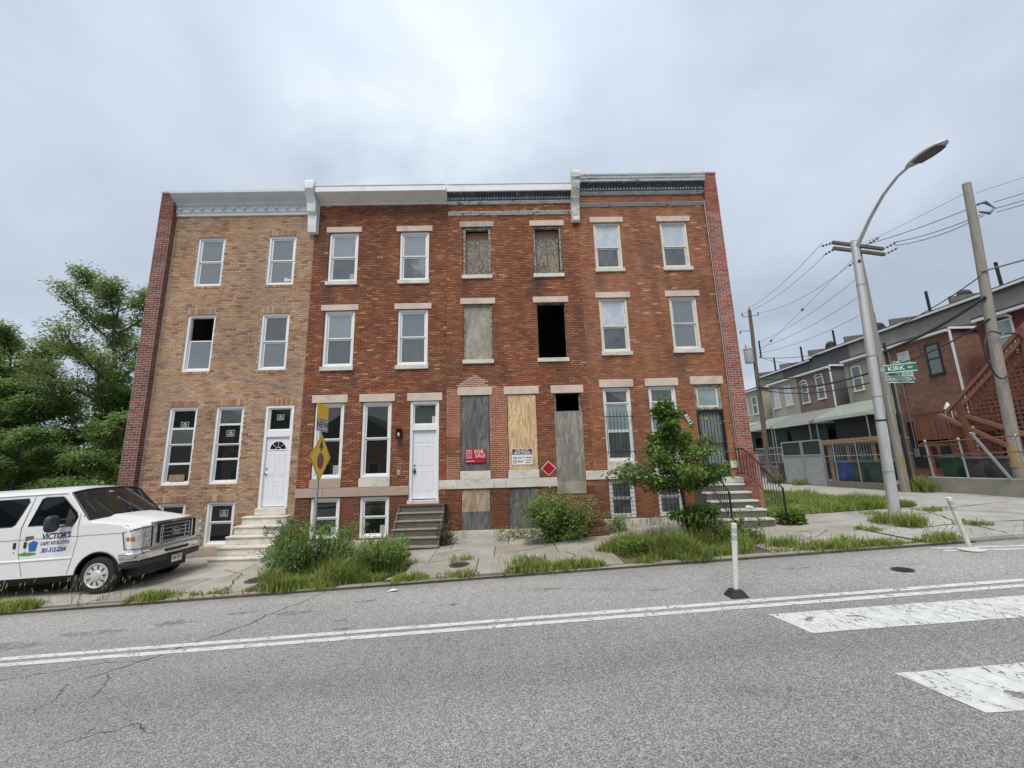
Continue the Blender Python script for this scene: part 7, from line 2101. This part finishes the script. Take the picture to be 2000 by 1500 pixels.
def grass(name, label, pts, seed=1):
    """pts: list of (x, y, z, height, count, spread)"""
    random.seed(seed)
    b = MB()
    for x, y, z, h, n, sp in pts:
        blades(b, x, y, z, h, pick(GRASS, [5,4,4,2,1]), n, sp)
    tag(b.build(name, M['blade'], origin=(pts[0][0], pts[0][1], pts[0][2])), label, 'grass', kind='stuff')
random.seed(31)
P = []
x = -18.0
def dens(x):
    d = .12 + .75*math.sin(x*1.7)*math.sin(x*.63+1) + .3*math.sin(x*5.1)
    if -10.5 < x < -9.2 or -8.9 < x < -6.2: d += .3
    if -3 < x < 3: d += .28
    if 6.2 < x < 13: d += .25
    return max(.0, min(1, d))
while x < 16:
    for _ in range(int(34*dens(x))):
        yy = 8.90 + random.gauss(.03, .09)
        P.append((x+rnd(0,.1), yy, walk_z(x, yy)-.02, rnd(.06,.20)*(.6+.6*dens(x)), 5, .03))
    x += .1
grass('kerb_grass', 'ragged grass growing along the kerb line', P, 3)
P = []
for _ in range(2600):
    a, k = rnd(0,6.28), rnd(0,1)**.5
    w_ = 1+.12*math.sin(3*a+2)+.1*math.sin(8*a); xx, yy = -3.8+1.32*k*w_*math.cos(a), 9.5+.74*k*w_*math.sin(a)
    P.append((xx, yy, walk_z(xx, yy)-.03, rnd(.2,.62)*(1.15-.5*k)*(.75+.5*math.sin(xx*4.1)*math.sin(yy*5.3)), 6, .07))
grass('sign_weed_grass', 'thick long grass in the planting pit under the yellow sign', P, 4)
P = []
for _ in range(2900):
    a, k = rnd(0,6.28), rnd(0,1)**.5
    w_ = 1+.14*math.sin(3*a)+.1*math.sin(7*a+1); xx, yy = 3.95+1.65*k*w_*math.cos(a), 9.75+.85*k*w_*math.sin(a)
    P.append((xx, yy, walk_z(xx, yy)-.03, rnd(.15,.58)*(1.15-.5*k)*(.8+.55*math.sin(xx*3.7+1)*math.sin(yy*4.9)), 6, .08))
grass('tree_pit_grass', 'long seeding grass around the young street tree', P, 5)
def patch_edge(y): return lerp(12.2, 11.6, min(1, max(0, (y-13)/8)))
gp = sheet('grass_patch', [7.72,8.5,9.5,10.5,11.4,12.1], [12.95,14,16,19,22,26], lambda x, y: walk_z(x, y)+.02, M['soil_grass']); tag(gp, kind='structure')
P = []
for _ in range(5200):
    yy = 12.9 + rnd(0,1)**1.6*10
    xx = rnd(7.75, patch_edge(yy)) if random.random() < .85 else patch_edge(yy)+rnd(-.2,.2)
    P.append((xx, yy, walk_z(xx, yy)+.01, rnd(.08,.30)*(1.3 if math.sin(xx*3)*math.sin(yy*2.1) > .3 else .8), 7, .08))
grass('side_grass', 'rough grass strip beside the end house', P, 6)
P = []
for cx, cy, n, h in ((9.75,10.35,200,.30),(9.6,10.9,90,.25),(7.2,9.1,60,.2),(5.9,9.3,70,.22),(10.9,10.0,60,.12),(12.0,12.0,50,.15),(8.6,10.2,60,.10),(-1.15,10.15,40,.12),(.4,9.35,80,.22),(10.4,12.0,40,.12),(-2.35,10.2,25,.1),(13.4,10.2,40,.1),(15.9,16.1,160,.6),(15.85,15.8,120,.5),(15.4,22.2,60,.4),(15.6,24.2,160,.5),(8.0,12.6,120,.3)):
    for _ in range(n): P.append((cx+random.gauss(0,.16), cy+random.gauss(0,.13), walk_z(cx,cy), h*rnd(.6,1.2), 4, .03))
grass('crack_grass', 'small tufts of grass in the cracks of the pavement and lane', P, 7)
P = []
for _ in range(2600): P.append((rnd(-40,-11.8), rnd(13.2,17), gx(-20)-.34, rnd(.2,.6), 5, .1))
grass('lot_grass', 'tall rough grass at the edge of the wooded lot', P, 8)
# seed heads
random.seed(33)
sd = MB((.30,.30,.16))
for cx, cy, rx, ry, n, h0, h1 in ((-9.0,8.98,1.6,.08,60,.2,.42),(-11.5,9.0,1.4,.08,30,.2,.45),(3.95,9.7,1.5,.7,260,.3,.68),(-3.6,9.4,1.3,.5,200,.35,.75),(1.2,8.98,2.0,.1,40,.12,.3),(10.5,9.0,2.5,.1,40,.12,.3),(9.7,10.4,.3,.3,16,.2,.4),(6.0,9.2,.4,.2,18,.15,.3)):
    for _ in range(n):
        xx, yy = cx+rnd(-rx,rx), cy+rnd(-ry,ry); z = walk_z(xx, yy); h = rnd(h0, h1); l = Vector((rnd(-.1,.1), rnd(-.1,.1), h))
        q = Vector((xx, yy, z)); sd.tube([q, q+l], [.003,.0015], 3, False, (.16,.19,.07)); sd.tube([q+l, q+l*1.12, q+l*1.22+Vector((.01,0,0))], [.003,.008,.002], 4, False, jit((.36,.36,.22), .15))
tag(sd.build('seed_heads', M['blade'], origin=(0,9,0)), 'pale seed heads of grass standing over the kerb', 'grass', kind='stuff')
# dead bush by the far gate
random.seed(35)
db_ = thing('dead_bush', 'tangled dead bush beside the far utility pole', 'bush', (15.5,24.2,.8))
b = MB()
for k in range(60):
    a = rnd(0,6.28); P = curve((15.5+rnd(-.3,.3),24.2+rnd(-.3,.3),.8), (math.cos(a)*.6, math.sin(a)*.6, 1), rnd(.7,1.5), 6, 0, .5)
    b.tube(P, [.015,.013,.011,.009,.007,.005,.003], 4, False)
b.build('twigs', mat('pale_dead_twigs', (.22,.20,.17), .9), db_)

# litter on the road edge
for nm, lab, P in (('paper_litter', 'flat white scrap of paper lying on the asphalt', [(-2.28,8.35),(-2.10,8.33),(-2.05,8.42),(-2.2,8.47)]), ('paper_litter', 'curled white scrap at the kerb before the weeds', [(-2.52,8.80),(-2.42,8.84),(-2.33,8.97),(-2.40,8.98),(-2.46,8.88)]), ('paper_litter', 'tiny white scrap on the pavement near the brick steps', [(2.62,11.0),(2.76,11.0),(2.74,11.08),(2.65,11.08)])):
    b = MB((.72,.74,.76)); f = road_z if P[0][1] < 8.7 else walk_z
    b.idx([(a, c, f(a, c)+.012+.02*(i % 2)) for i, (a, c) in enumerate(P)], [tuple(range(len(P)))])
    o = b.build(nm, M['sign'], origin=(P[0][0], P[0][1], f(*P[0]))); tag(o, lab, 'litter', 'scraps of litter')
